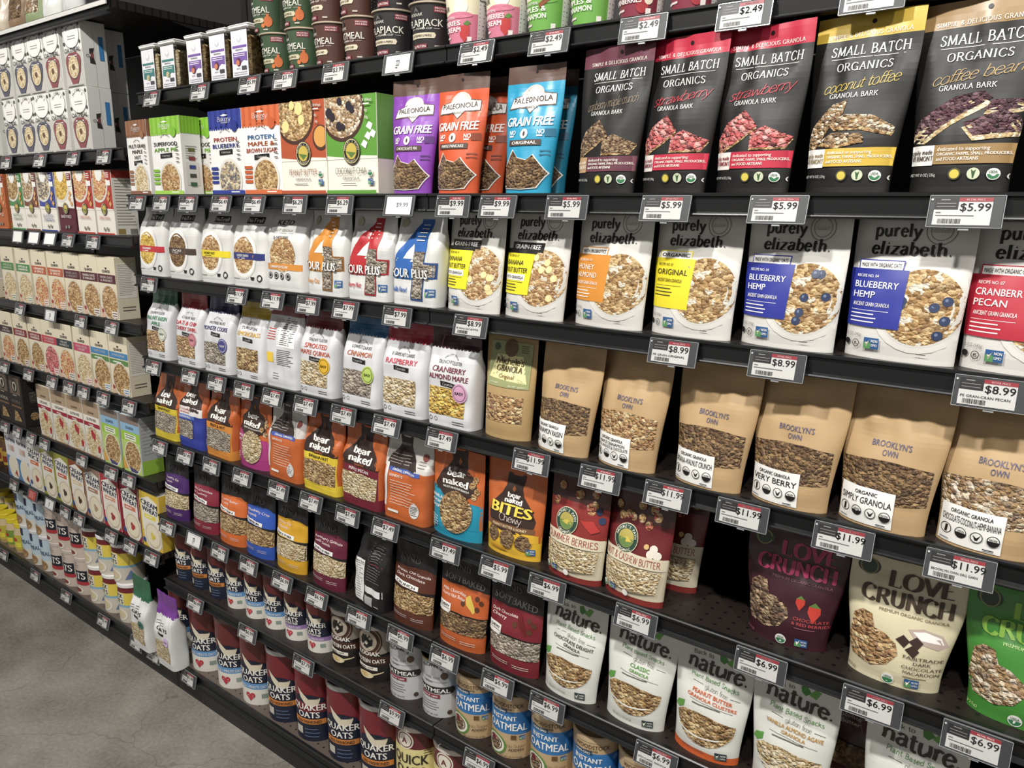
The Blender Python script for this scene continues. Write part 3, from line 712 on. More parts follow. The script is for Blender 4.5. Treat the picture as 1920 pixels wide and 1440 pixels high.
def pack_bear_back(seed):
    p = Pouch('pouch', .150, .2, .05, 'c9622c', seed, 4, 'gus', fill=.84, wrinkle=1.8, bands=[(.62, 1, 'cfcac4')]); a = p.art
    br = '3d302c'
    a.P([(x * .8 - .08, .6 + (y - .46) * .74) for x, y in BEAR], br, (-.08, .78)); a.R(-.42, .595, .26, .66, br)
    a.D(.36, .8, .06, '8a4a40', n=12); a.lines(.26, .75, .44, 3, .03, '7a7470', .007)
    a.lines(-.36, .78, .2, 4, .035, 'b8aea8', .007); a.T('ABOUT', -.08, .9, .03, 'b8aea8', W=.2)
    a.R(-.34, .575, .34, .625, '4a62b8'); a.T('ORIGINAL CINNAMON', 0, .6, .026, WHT, W=.5)
    a.R(-.49, .14, -.36, .66, 'eceae6'); a.lines(-.48, .64, -.38, 18, .027, '4a4846', .008)
    a.T('BENEFITS', -.3, .535, .03, 'f0d8c8', W=.3, al='L'); a.lines(-.28, .47, .3, 9, .034, 'f0d0b8', .007)
    a.D(.26, .17, .1, 'd8d4d0', ry=.09); a.lines(.18, .22, .34, 6, .02, '5a5856', .008); a.lines(-.32, .1, .0, 1, .03, WHT, .03)
    return p.done()

def pack_bites(seed):
    p = Pouch('pouch', .155, .2, .055, 'c9642d', seed, 4, 'doy', bw=.92, fill=.86, wrinkle=1.4, bands=[(0, .2, 'e8b52e')]); a = p.art
    br = '3b2a25'
    a.P([(-.49, .2), (.49, .2), (.49, .27), (.2, .33), (-.2, .33), (-.49, .27)], 'e8b52e'); a.D(0, .38, .37, br, ry=.12)
    a.P([(x * .95, .36 + (y - .46) * .96) for x, y in BEAR], br, (0, .6))
    a.P([(.0, .76), (.03, .72), (.0, .685), (-.03, .72)], 'a85a30')
    a.T('bear', .02, .655, .052, 'f4f2ec', W=.22, font='fat'); a.T('naked', .02, .60, .052, 'f4f2ec', W=.3, font='fat')
    a.T('BITES', .0, .50, .115, '2a1c18', W=.74, font='x'); a.o += .0006; a.T('BITES', .0, .51, .11, 'f6d84a', W=.70, font='x')
    a.T('Chewy', .02, .42, .075, 'f0e4d4', W=.38, font='script'); a.R(-.38, .30, .40, .355, '7a5238'); a.T('PEANUT BUTTER & HONEY', .01, .328, .028, 'f0dca8', W=.58)
    for i, (x, y, r) in enumerate([(-.26, .22, .11), (.0, .2, .135), (.25, .19, .115)]):
        rr = random.Random(i); a.P([(x + r * rr.uniform(.85, 1.1) * math.cos(t), y + r * .8 * rr.uniform(.85, 1.1) * math.sin(t)) for t in [6.283 * k / 14 for k in range(14)]], G('dark', 6, .6, 0, .7))
    nongmo(a, .3, .07, .12); a.lines(-.3, .08, .1, 1, .03, 'c8902a', .02)
    return p.done()

def pack_np(seed, lines, food, deco):
    p = Pouch('pouch', .142, .205, .058, 'd8cdb0', seed, 4, 'doy', bw=.93, fill=.88, wrinkle=1.2, bands=[(0, .06, '8a2c28'), (.76, 1, '4a2620'), (.46, .76, '8e2b28' if deco == 'berry' else '6e1f22')]); a = p.art
    top = '8e2b28' if deco == 'berry' else '6e1f22'
    r = random.Random(seed)
    for i in range(9): a.D(r.uniform(-.38, .4), r.uniform(.72, .92), .06, G('red', 8), n=12)
    if deco == 'berry':
        for x, y in ((.3, .56), (.36, .74), (.42, .66)): a.D(x, y, .05, '2e3a5c', n=14)
        a.P([(.1, .62), (.3, .64), (.42, .56), (.3, .52)], 'b8342e')
    else:
        for x, y in ((.3, .55), (.36, .50), (.27, .5)): a.D(x, y, .055, 'e4dccc', n=12)
        a.D(.2, .56, .035, 'd8b070', n=10)
    a.R(-.495, .36, .495, .47, 'ddd2b6'); a.T(lines, .0, .415, .062, 'a0302c', W=.84, font='hand')
    a.D(-.12, .58, .19, 'd8d0b0'); a.D(-.12, .58, .18, '2a4a3a'); a.D(-.12, .58, .12, 'b8a850'); a.D(-.12, .58, .115, '6a8a4a', n=16, a0=180, a1=360); a.P([(-.2, .565), (-.1, .6), (-.02, .56), (-.1, .55)], 'd8c050')
    a.arc("NATURE'S PATH", -.12, .58, .15, .025, 'e8e4d0', 0, 160); a.arc('ORGANIC', -.12, .58, .15, .025, 'e8e4d0', 180, 80)
    def w(b, m): b.P([(-.44, .345), (0, .355), (.44, .345), (.40, .14), (0, .12), (-.40, .14)], m)
    p.win('window', w, G(food, 6, .45, .5))
    usda(a, -.38, .095, .045); nongmo(a, -.28, .075, .1); a.D(.0, .095, .045, WHT, n=14)
    return p.done()

def pack_love(seed, base, tcol, sub, lines, food, fruit):
    p = Pouch('pouch', .168, .19, .06, base, seed, 5, 'doy', bw=.80, fill=.88, wrinkle=1.3); a = p.art
    a.D(-.34, .90, .1, '3a4a38', ry=.065); a.O(-.34, .90, .08, .012, '8a8a58')
    a.T('LOVE', .12, .85, .12, tcol, W=.54, font='fat'); a.T('CRUNCH', .02, .70, .12, tcol, W=.78, font='fat'); a.T('PREMIUM ORGANIC GRANOLA', .1, .60, .024, sub, W=.58, font='m')
    def w(b, m): b.P([(-.40, .50), (-.33, .55), (-.24, .54), (-.2, .44), (-.1, .42), (.0, .36), (.03, .28), (-.05, .18), (-.18, .13), (-.36, .15), (-.42, .24)], m, (-.22, .32))
    p.win('window', w, G(food, 8, .45, .5))
    if fruit == 'straw':
        for x, y, s in ((.12, .42, .8), (.26, .36, 1.1)):
            a.P([(x - .05 * s, y + .05 * s), (x + .05 * s, y + .05 * s), (x + .055 * s, y), (x, y - .08 * s), (x - .055 * s, y)], 'c83a2c')
            a.P([(x - .05 * s, y + .05 * s), (x, y + .09 * s), (x + .05 * s, y + .05 * s)], '5a7a3a')
    elif fruit == 'choc':
        a.P([(.08, .5), (.2, .53), (.36, .5), (.42, .42), (.34, .38), (.16, .42)], 'b8a498'); a.P([(.12, .49), (.22, .51), (.35, .48), (.38, .43), (.2, .44)], 'f0ece6')
        for x, y in ((.05, .40), (.16, .41), (.14, .34)): a.P([(x - .06, y), (x, y + .05), (x + .06, y + .01), (x + .02, y - .05)], '3a2620')
    else:
        a.D(.22, .42, .16, '8acb3a', ry=.12); a.D(.22, .42, .08, 'c8e08a', ry=.06)
    for i, t in enumerate(lines): a.T(t, .24, .29 - .042 * i, .028, tcol if fruit != 'straw' else 'c84a48', W=min(.34, .036 * len(t)), font='m')
    a.lines(.1, .29 - .042 * len(lines), .36, 1, .025, sub, .007)
    usda(a, -.02, .06, .055); nongmo(a, .12, .03, .12); a.T('(325g)', -.36, .05, .025, sub, W=.1, font='m')
    return p.done()

def pack_kind(seed, col, lines, flag, food):
    p = Pouch('pouch', .135, .2, .05, '1c1a1b', seed, 4, 'doy', bw=.97, fill=.84, wrinkle=1.6, bands=[(0, .20, col), (.46, .70, col)]); a = p.art
    a.P([(-.49, .70), (.49, .70), (.3, .735), (-.1, .72)], col)
    a.T('KIND', -.08, .82, .09, '4a4848', W=.5, font='m')
    for i, t in enumerate(lines): a.T(t, -.38, .655 - .055 * i, .034, 'f0dcd8', W=min(.8, .05 * len(t)), al='L', font='m')
    a.P([(-.44, .54), (.2, .52), (.2, .465), (-.44, .485)], 'f0eeea'); a.T(flag, -.12, .503, .03, INK, W=.5, rot=-3)
    def w(b, m): b.P([(-.496, .195), (0, .2), (.496, .195), (.496, .42), (.1, .455), (-.496, .44)], m)
    p.win('window', w, G(food, 6.5, .4, .6))
    a.lines(-.4, .13, .0, 2, .025, 'd8c8c8', .006); a.lines(.1, .12, .36, 2, .025, 'd8c8c8', .006)
    return p.done()

def pack_kind_soft(seed, col, lines, food):
    p = Pouch('pouch', .142, .2, .05, '1c1a1b', seed, 4, 'doy', bw=.96, fill=.84, wrinkle=1.6, bands=[(0, .22, col), (.42, .72, col)]); a = p.art
    a.T('KIND', -.1, .92, .08, '5a5858', W=.4, font='m'); a.T('SOFTBAKED', .0, .79, .075, '6a6664', W=.82, font='b', rot=-3)
    for i, t in enumerate(lines): a.T(t, -.42, .64 - .05 * i, .036, 'f4e0d4', W=min(.5, .05 * len(t)), al='L', font='m')
    a.P([(.08, .62), (.16, .66), (.3, .5), (.26, .46), (.12, .54)], 'd8b84a' if 'Nut' in lines[1] else '6a1a1c')
    for x, y in ((.3, .64), (.38, .6), (.05, .55), (.32, .52)): a.D(x, y, .045, '5a3420', n=8)
    a.R(-.46, .39, -.18, .5, 'f2efe8'); a.T('CHEWY', -.32, .465, .032, INK, W=.22); a.T('CLUSTERS', -.32, .425, .03, INK, W=.24)
    def w(b, m): b.R(-.496, .2, .496, .41, m)
    p.win('window', w, G(food, 8, .4, .6))
    p.over().R(-.46, .39, -.2, .43, 'f2efe8')
    a.lines(-.36, .12, .0, 2, .025, 'e8d0c0', .007); a.lines(.08, .11, .36, 2, .025, 'e8d0c0', .007)
    return p.done()

def pack_kind_back(seed):
    p = Pouch('pouch', .13, .2, .058, '1b191a', seed, 4, 'gus', fill=.84, wrinkle=2.2); a = p.art
    a.R(-.48, .05, -.1, .6, 'e8e6e2'); a.T('Nutrition Facts', -.29, .57, .022, INK, W=.34); a.lines(-.46, .54, -.12, 15, .032, '5a5856', .008)
    a.lines(.0, .82, .44, 7, .03, '8a8684', .006); a.L(.0, .6, .44, .6, .006, 'b04a58'); a.lines(.0, .56, .44, 6, .035, '8a8684', .006)
    a.R(-.06, .2, .46, .29, 'e8e6e4'); barcode(a, -.06, .04, .2, .16, 14, 'e8e6e4'); a.lines(.26, .07, .44, 1, .02, 'd8d6d4', .01)
    return p.done()

def pack_btn(seed, lines, tcol, food, foot=None):
    p = Pouch('pouch', .148, .208, .06, 'dcdcd4', seed, 5, 'doy', bw=.86, fill=.88, wrinkle=1.3, bands=[(0, .07, foot)] if foot else ()); a = p.art
    a.T('Back to', -.16, .90, .036, '4a4038', W=.26, font='hand', rot=3); a.T('nature.', .04, .815, .125, '40362e', W=.76, font='brush', rot=-3)
    a.P([(.04, .93), (.1, .95), (.16, .9), (.1, .86), (.05, .88)], '4a8a3a'); a.P([(.14, .88), (.2, .94), (.27, .93), (.22, .86)], '6aa84a')
    a.T('Plant Based Snacks', .04, .70, .036, '4a8a3a', W=.62, font='hand', rot=-4); a.T('gluten free', .08, .63, .04, '3a342e', W=.30, font='script', rot=-5)
    a.L(-.24, .655, -.1, .645, .004, '4a443e'); a.L(.26, .61, .38, .6, .004, '4a443e')
    for i, t in enumerate(lines): a.T(t, .04, .575 - .048 * i, .036 if i == 0 else .03, tcol, W=min(.66, .04 * len(t)), font='b', rot=-4)
    y = .575 - .048 * len(lines); a.L(-.24, y + .03, .32, y - .0, .003, '6a6660'); a.lines(-.2, y, .3, 1, .02, '6a6660', .01)
    def w(b, m):
        pts = [(-.39, .34), (-.3, .39), (-.1, .41), (.2, .39), (.38, .37)] + [(.38 * math.cos(t), .35 - .22 * math.sin(t)) for t in [math.pi * k / 12 for k in range(1, 12)]]
        b.P(pts, m, (0, .28))
    p.win('window', w, G(food, 8, .4, .6))
    b = p.over(); n = 12
    for i in range(n):
        x0 = -.34 + .56 * i / n; x1 = -.34 + .56 * (i + 1) / n; f = lambda x: .235 - .035 * math.sin((x + .34) / .56 * 2.6) + .06 * max(0, (x + .1)) ** 1.2
        b.P([(x0, f(x0) - .006), (x1, f(x1) - .006), (x1, f(x1) + .006), (x0, f(x0) + .006)], 'e8e8e2'); b.o -= b.step
    a.P([(-.44, .37), (-.40, .43), (-.3, .46), (-.31, .4), (-.38, .36)], '5a9a3e')
    a.T('NET WT 11 OZ (312g)', -.12, .07, .018, '5a544e', W=.3, font='m'); nongmo(a, .18, .04, .14, True)
    return p.done()

def pack_small(seed, col, lines, sp, left, lcol, bark):
    p = Pouch('pouch', .150, .252, .052, M('171614', .5, 0, 0.0), seed, 6, 'doy', bw=.82, fill=.88, wrinkle=1.4, bands=[(.865, 1, col)]); a = p.art
    p.win('hang_hole', lambda b, m: b.D(.05, .95, .022, m, n=12), '0c0b0b'); a.T('SIMPLE & DELICIOUS GRANOLA', .02, .888, .022, 'f0e8dc', W=.78, font='caps')
    a.T('SMALL BATCH', .05, .80, .052, 'f2f0ea', W=.72, font='caps'); a.L(-.3, .757, .38, .757, .003, 'd8d6d0'); a.T('ORGANICS', .03, .708, .042, 'e8e6e0', W=.52, font='caps')
    for i, t in enumerate(lines): a.T(t, .02, .615, .06, sp, W=.70, font='script', sh=.35, rot=6)
    a.T('GRANOLA BARK', -.02, .548, .026, 'eceae4', W=.46, font='caps')
    def slab(pts, crust, topm, dy):
        a.P([(x, y - dy) for x, y in pts[:]] , crust); a.P(pts, topm)
    g2 = G('pale', 6, .6, 0, .6)
    if bark == 'coffee':
        slab([(-.45, .30), (-.36, .40), (-.1, .50), (.12, .52), (.2, .48), (-.1, .38), (-.3, .29)], g2, G('choco_bark', 6), .03); slab([(.15, .42), (.2, .47), (.42, .47), (.44, .43), (.3, .41)], g2, G('choco_bark', 6), .022); slab([(.0, .36), (.3, .42), (.42, .38), (.48, .31), (.1, .29)], g2, G('choco_bark', 6), .025)
    elif bark == 'coco':
        slab([(-.46, .24), (-.38, .38), (-.2, .50), (-.06, .52), (-.08, .46), (-.2, .38), (-.34, .25)], G('nut', 6), G('coco', 6), .012); slab([(-.2, .40), (-.06, .44), (.2, .43), (.4, .36), (.38, .33), (.1, .37), (-.14, .37)], G('nut', 6), G('coco', 6), .02); slab([(-.3, .29), (-.16, .34), (.12, .33), (.16, .30), (-.1, .27)], G('nut', 6), G('coco', 6), .02)
    else:
        tp = G('straw', 9) if bark == 'straw' else G('choc', 5)
        slab([(-.44, .30), (-.3, .43), (-.1, .50), (.06, .40), (-.1, .33), (-.36, .25)], G('oat', 5), tp, .014); slab([(.0, .36), (.14, .40), (.42, .33), (.36, .27), (.0, .27)], G('oat', 5), tp, .012)
    a.R(-.20, .15, .495, .25, col); a.R(-.495, .145, -.2, .25, lcol)
    a.T('dedicated to supporting', -.17, .228, .02, 'f4ece0', W=.42, al='L', font='m'); a.T('ORGANIC FARMS, SMALL PRODUCERS,', -.17, .202, .016, 'f4ece0', W=.58, al='L'); a.T('and FOOD ARTISANS', -.17, .177, .018, 'f4ece0', W=.34, al='L')
    a.T('happily made', -.33, .215, .022, left, W=.24, font='serif'); a.T('in VERMONT', -.33, .182, .024, left, W=.26, font='serif')
    a.T('NET WT 8 OZ | 226g', -.28, .095, .016, 'e0ded8', W=.24, font='m')
    a.D(.0, .098, .052, 'd8c24a', n=18); a.O(.0, .098, .052, .012, '4a4a30'); a.D(.15, .098, .05, 'c9d0b0', n=18); a.P([(.145, .075), (.155, .075), (.17, .12), (.15, .11), (.13, .12)], '3a5a30'); usda(a, .30, .095, .05); a.T('Q', .42, .085, .03, 'e0ded8')
    return p.done()

def pack_paleo(seed, col, dk, flav):
    p = Pouch('pouch', .13, .236, .055, col, seed, 6, 'doy', bw=.80, fill=.88, wrinkle=1.5, bands=[(.865, 1, '5d4338')]); a = p.art
    p.win('hang_hole', lambda b, m: b.D(.0, .95, .022, m, n=12), '0c0b0b'); a.D(.0, .76, .21, '5d4338', ry=.085); a.P([(-.40, .66), (-.36, .75), (0, .80), (.40, .77), (.40, .68), (.1, .68), (0, .62), (-.1, .67)], '5d4338'); a.D(.0, .77, .2, 'c9c3bc', ry=.08)
    a.P([(-.38, .67), (-.35, .745), (0, .79), (.39, .765), (.39, .69), (.12, .69), (0, .63), (-.1, .68)], 'f1eee8'); a.P([(-.14, .78), (0, .84), (.14, .79), (0, .775)], 'e8e4de')
    a.T('PALEONOLA', .01, .735, .045, '4a3a34', W=.66, font='m', rot=2); a.T('GRANOLA', .0, .675, .022, '5a4a44', W=.22, font='m')
    a.T('GRAIN FREE', .0, .565, .072, 'f4f0ea', W=.80, font='x', sh=.12)
    for x in (-.26, .24): a.T('NO', x, .48, .038, 'f4f0ea', W=.12); a.lines(x - .06, .45, x + .06, 1, .02, 'f4f0ea', .012)
    a.D(-.04, .468, .07, 'f4f0ea', n=16); a.D(-.04, .468, .022, '4a3a34', ry=.02, n=8); a.R(.3, .44, .44, .5, dk)
    a.R(-.30, .375, .26, .42, '4f3c34'); a.T(flav, -.02, .398, .025, 'f0ece4', W=.44)
    MT = [(-.40, .05), (-.38, .16), (-.34, .22), (-.26, .27), (-.2, .34), (-.1, .28), (.06, .26), (.16, .30), (.26, .24), (.38, .16), (.24, .05), (.0, .04)]
    a.P([(x * 1.04, .18 + (y - .18) * 1.05) for x, y in MT], 'efebe4', (0, .17))
    p.win('window', lambda b, m: b.P(MT, m, (0, .17)), G('dark', 7, .35, .7))
    a.lines(.26, .33, .4, 2, .03, dk, .012)
    return p.done()

# ------------------------------------------------------------------ boxes
def side_list(b, cols=('6a6a66',)):
    b.lines(-.3, .62, .3, 6, .03, '8a8884', .008); b.R(-.32, .12, .32, .42, 'dcdad4')
    for i, c in enumerate(cols): b.R(-.16, .55 - .11 * i, .16, .60 - .11 * i, c)
def pack_bakery_box(col, alt, lines, tcols, food, foot, w=.15):
    b = Box('box', w, .208, .06, 'eceae6'); a = b.art
    for art in (a, b.side):
        art.R(-.497, .79, .497, .998, col)
        for i in range(6): art.R(-.46 + .165 * i, .79, -.40 + .165 * i, .998, alt); art.o -= art.step
        for i in range(14): art.D(-.463 + .0713 * i, .79, .034, col, n=10); art.o -= art.step
    b.topa.R(-.497, .01, .497, .99, col)
    a.D(0, .89, .13, col); a.T('Bakery', .0, .895, .055, 'f4f2ee', W=.40, font='script'); a.T('ON MAIN', .0, .852, .018, 'f4f2ee', W=.2); a.P([(-.12, .935), (.0, .95), (.12, .935), (0, .925)], 'f4f2ee')
    a.arc('ANCIENT GRAINS', 0, .60, .24, .018, '6a6866', 0, 76)
    for i, (t, c) in enumerate(zip(lines, tcols)): a.T(t, .0, .655 - .075 * i, .052, c, W=min(.8, .1 * len(t)))
    y = .655 - .075 * len(lines); a.P([(-.2, y + .025), (.2, y + .035), (.2, y - .025), (-.2, y - .035)], INK); a.T('Oatmeal', 0, y, .024, WHT, W=.26, font='script')
    c = Clip(a); c.D(.08, .17, .36, 'dedad0', ry=.26); c.D(.08, .17, .31, G(food, 7, .6, 0, .4), ry=.225)
    a.R(-.497, .002, .497, .05, foot); a.lines(.1, .03, .44, 1, .02, WHT, .012)
    for i in range(4): a.R(-.47, .13 + .055 * i, -.26, .165 + .055 * i, alt if alt != col else foot)
    a.D(.3, .8, .09, alt, n=16); a.lines(.34, .62, .44, 5, .05, '5a5856', .012)
    side_list(b.side, ('6a6a3a', '8a3a3a', '3a4a8a', '4a4a48', '3a6a4a'))
    return b.done()

def np_emblem(a, x, y, r):
    a.D(x, y, r, '23231f'); a.O(x, y, r * .93, r * .06, 'd8c890'); a.D(x, y, r * .62, 'c8b04a'); a.P([(x - r * .6, y), (x, y - r * .5 * a.w / a.h), (x + r * .55, y - r * .1)], '5a7a38')
    a.arc("NATURE'S PATH", x, y, r * .76, r * .2 * a.w / a.h, 'e8e0c0', 0, 170); a.arc('ORGANIC', x, y, r * .76, r * .2 * a.w / a.h, 'e8e0c0', 180, 90)
def pack_np_box(col, lines, food, side, w=.165, h=.208):
    b = Box('box', w, h, .06, 'ece6d6'); a = b.art; c = Clip(a)
    a.R(-.497, .36, .497, .998, col); a.P([(-.497, .36), (.497, .36), (.497, .385), (.2, .395), (-.1, .375), (-.497, .40)], 'ece6d6')
    b.topa.R(-.49, .01, .49, .99, col); b.side.R(-.49, .36, .49, .998, col)
    c.D(-.16, .86, .44, '4a2c22', ry=.32); c.D(-.16, .87, .40, G(food, 8, .6, 0, .5), ry=.29)
    if side == 'pb': c.D(.40, .60, .17, '4a2c22'); c.D(.40, .61, .14, 'd89a4a'); [a.D(x, y, r, 'e8d48a', n=14) for x, y, r in ((-.36, .74, .08), (-.05, .92, .085), (.0, .80, .07), (-.2, .96, .06))]
    else: [a.P([(x - .06, y), (x, y + .05), (x + .07, y + .02), (x + .03, y - .04)], 'f2f0ea') for x, y in ((.36, .68), (.42, .60), (.33, .58), (.26, .50))]; [a.D(x, y, r, '2c2630', n=9) for x, y, r in ((-.42, .84, .07), (-.36, .80, .06), (-.02, .90, .06), (.04, .86, .05), (-.2, .95, .05), (-.22, .70, .06), (-.14, .69, .045))]
    np_emblem(a, .02, .44, .17)
    a.T(lines[0], .0, .24, .06, lines[1], W=.62, font='hand'); a.T('GRANOLA', .0, .165, .028, '4a4844', W=.34, font='r'); a.lines(-.2, .11, .2, 1, .02, '6a6864', .008)
    usda(a, .38, .22, .05); nongmo(a, .34, .1, .1); a.R(-.497, .002, .497, .04, col)
    a.T(lines[2], .36, .94, .026, 'f0ece0', W=.18); a.lines(.28, .9, .44, 1, .02, 'f0ece0', .012); a.T('6g', .33, .84, .03, 'f0ece0'); a.T('10g', .34, .77, .03, 'f0ece0')
    return b.done()

def pack_case(cup, food, w, d):
    b = Box('box', w, .189, d, 'e6e5e0'); a = b.art; c = Clip(a)
    b.side.R(-.02, .01, .0, .99, 'cfcec8'); b.side.T('S', -.2, .5, .14, '2a2828', W=.0001) if 0 else None
    s = b.side
    s.P([(-.22, .58), (-.02, .60), (-.08, .50), (-.22, .50)], '3a3636'); s.P([(-.22, .36), (-.22, .46), (-.08, .48), (-.0, .35)], '3a3636'); s.R(-.18, .44, -.06, .52, '8a4a4a'); s.O(-.3, .47, .06, .015, '3a3636')
    a.R(-.49, .012, .49, .56, 'c4c1b8'); a.D(0, .79, .45, '7a766e', ry=.20); a.D(0, .795, .432, 'f0efea', ry=.191)
    a.arc("McCANN'S", 0, .76, .33, .05, '3a3632', 0, 110); a.lines(-.22, .78, .22, 2, .04, '8a8680', .012)
    for x, y in ((-.44, .95), (.43, .94), (-.43, .68), (.43, .68)): a.D(x, y, .05, '4a4642', n=10)
    a.T('OATMEAL', 0, .575, .075, '4a4642', W=.88, font='m')
    a.P([(-.42, .40), (-.38, .47), (-.2, .53), (.2, .53), (.38, .47), (.42, .40), (.36, .24), (.14, .04), (-.14, .04), (-.36, .24)], cup)
    a.lines(-.24, .48, .24, 2, .035, 'f0e8e4', .014); a.D(0, .31, .31, '3c3430'); a.D(0, .31, .285, 'd9cda8'); a.D(0, .315, .26, G(food, 6, .6, 0, .4)); a.D(0, .31, .08, '6a4a34', n=10)
    a.R(-.42, .02, .42, .045, 'b8b6b0')
    mb = MB(); t = Art(mb, lambda x, y, o: (w / 2 + o, d / 2 + x, y), d, .19, True, .0012)
    t.R(.18, .42, .36, .78, '3f86c4')
    r = b.done(); mb.obj('tape', r)
    return r

def pack_npoat(col, low, bowlcol, food, lines, lcol):
    b = Box('box', .118, .197, .075, low); a = b.art; c = Clip(a)
    a.R(-.497, .38, .497, .998, col); a.P([(-.497, .38), (.497, .38), (.497, .40), (.1, .41), (-.497, .43)], low)
    c.D(-.22, .80, .52, 'ddd8cc', ry=.30); c.D(-.22, .80, .45, G(food, 7, .6, 0, .4), ry=.26); c.D(-.15, .95, .2, 'efede6')
    a.R(.22, .86, .46, .97, bowlcol); a.R(.22, .76, .46, .84, WHT); a.lines(.25, .95, .44, 3, .03, WHT, .012)
    for x, y in ((.28, .56), (.38, .48), (.34, .64)): a.P([(x - .08, y), (x, y + .05), (x + .08, y), (x, y - .05)], 'd8a060')
    np_emblem(a, .0, .40, .16); 
    for i, t in enumerate(lines): a.T(t, .0, .265 - .065 * i, .05, lcol, W=.62, font='hand' if lcol != WHT else 'm')
    a.D(-.06, .09, .05, '8a8678', n=10); a.R(.06, .07, .16, .12, '8a8678'); a.R(-.497, .002, .497, .03, col if col != 'e9e4d8' else low)
    s = b.side; s.R(-.48, .88, .48, .998, col); s.lines(-.4, .84, .4, 16, .045, '9a9890', .01); s.R(-.4, .02, -.1, .1, 'a08a4a'); s.R(.1, .02, .4, .1, '8a8880')
    b.topa.R(-.49, .01, .49, .99, col)
    return b.done()

def pack_qbox(col, food, lines, col2, base, h, leaf):
    b = Box('box', .116, h, .07, base); a = b.art; c = Clip(a)
    if leaf:
        a.R(-.497, .74, .497, .998, 'b59a7c'); a.T('QUAKER', 0, .80, .035, '3a302a', W=.4); a.R(-.497, .62, .497, .74, 'eee8da'); a.T(lines[0], 0, .68, .05, '4a4038', W=.6); a.R(-.497, .55, .497, .62, col); a.lines(-.2, .585, .2, 1, .02, WHT, .014)
        c.D(.0, .27, .52, 'ddd6c6', ry=.30); c.D(.0, .28, .46, G(food, 7, .6, 0, .4), ry=.26)
        for x, y in ((-.0, .42), (.34, .16), (.1, .38)): a.P([(x - .1, y + .04), (x, y + .08), (x + .1, y + .04), (x + .05, y - .05), (x, y - .08), (x - .06, y - .04)], 'b8303a')
        a.R(.1, .05, .4, .11, 'd8cfc0'); a.R(-.497, .002, .497, .025, '8a6a50')
    else:
        a.T('QUAKER', 0, .77, .045, '2c2622', W=.46, font='b'); a.D(0, .83, .055, '2c2622', n=12, a0=180, a1=360)
        a.R(-.497, .58 if len(lines) > 1 else .62, .497, .72, col); 
        for i, t in enumerate(lines): a.T(t, 0, .675 - .052 * i, .04, 'f2ece0', W=min(.7, .09 * len(t)))
        if col2: a.R(-.497, .52, .497, .60, col2); a.lines(-.3, .56, .3, 1, .02, WHT, .018)
        c.D(.06, .26, .48, 'd8d0c2', ry=.30); c.D(.06, .27, .43, G(food, 7, .6, 0, .4), ry=.265); a.P([(-.497, .2), (-.2, .02), (-.497, .002)], 'd8b49a')
        a.R(.12, .03, .46, .13, 'e6dfd2'); a.lines(.16, .1, .42, 2, .04, col, .014); a.D(-.38, .12, .06, 'a83a34', n=12)
    s = b.side; s.R(-.42, .35, .42, .9, 'ece6da'); s.lines(-.38, .88, .38, 18, .028, '9a958a', .007); s.lines(-.3, .2, .3, 2, .05, '5a564e', .014)
    b.topa.R(-.49, .01, .49, .99, base)
    return b.done()

def pack_qgreen(h=.2):
    b = Box('box', .118, h, .075, 'c8d8dc'); a = b.art; c = Clip(a)
    a.R(-.497, .86, .497, .998, '8a7a70'); a.R(-.497, .72, .497, .86, '8fb8d8'); a.T('QUAKER', 0, .79, .05, '2a3a5a', W=.44); a.R(-.497, .56, .497, .72, '9cc840'); a.R(-.3, .58, .3, .68, 'e8ecd8'); a.lines(-.24, .655, .24, 2, .04, '5a6a40', .014)
    a.R(-.497, .002, .497, .56, 'b8d070'); c.D(.06, .28, .46, 'e6e2d8', ry=.29); c.D(.06, .29, .42, G('oat', 7, .6, 0, .4), ry=.265); a.P([(-.497, .26), (-.24, .06), (-.497, .03)], 'e0a040'); a.P([(-.2, .1), (.3, .06), (.2, .02), (-.1, .02)], '4a4a78')
    s = b.side; s.R(-.49, .25, .49, .99, 'b4b6b4'); s.lines(-.4, .9, .4, 10, .06, '8a8c8a', .01); s.R(-.49, .002, .49, .25, '9cc840')
    return b.done()

def pack_kodbox():
    b = Box('box', .12, .21, .075, '2a2421'); a = b.art
    a.R(-.4, .62, .4, .95, '6a5a4c'); a.D(0, .78, .22, '2a2421'); a.D(0, .78, .16, 'c8bfb0'); a.P([(-.1, .8), (-.06, .84), (.06, .84), (.1, .8), (.04, .7), (-.04, .7)], '2a2421')
    a.lines(-.2, .6, .2, 1, .02, 'c8bfb0', .012); a.T('OATMEAL', 0, .48, .07, 'cfc6b6', W=.74); a.R(-.4, .36, .4, .40, '7a5a40')
    a.P([(-.3, .08), (-.2, .3), (.05, .28), (.3, .1)], G('oat', 6)); 
    s = b.side; s.T('OATMEAL', 0, .58, .12, 'cfc6b6', W=.62, rot=90); s.D(0, .2, .2, G('oat', 6), ry=.08); s.R(-.3, .86, .3, .94, '4a3f38')
    return b.done()

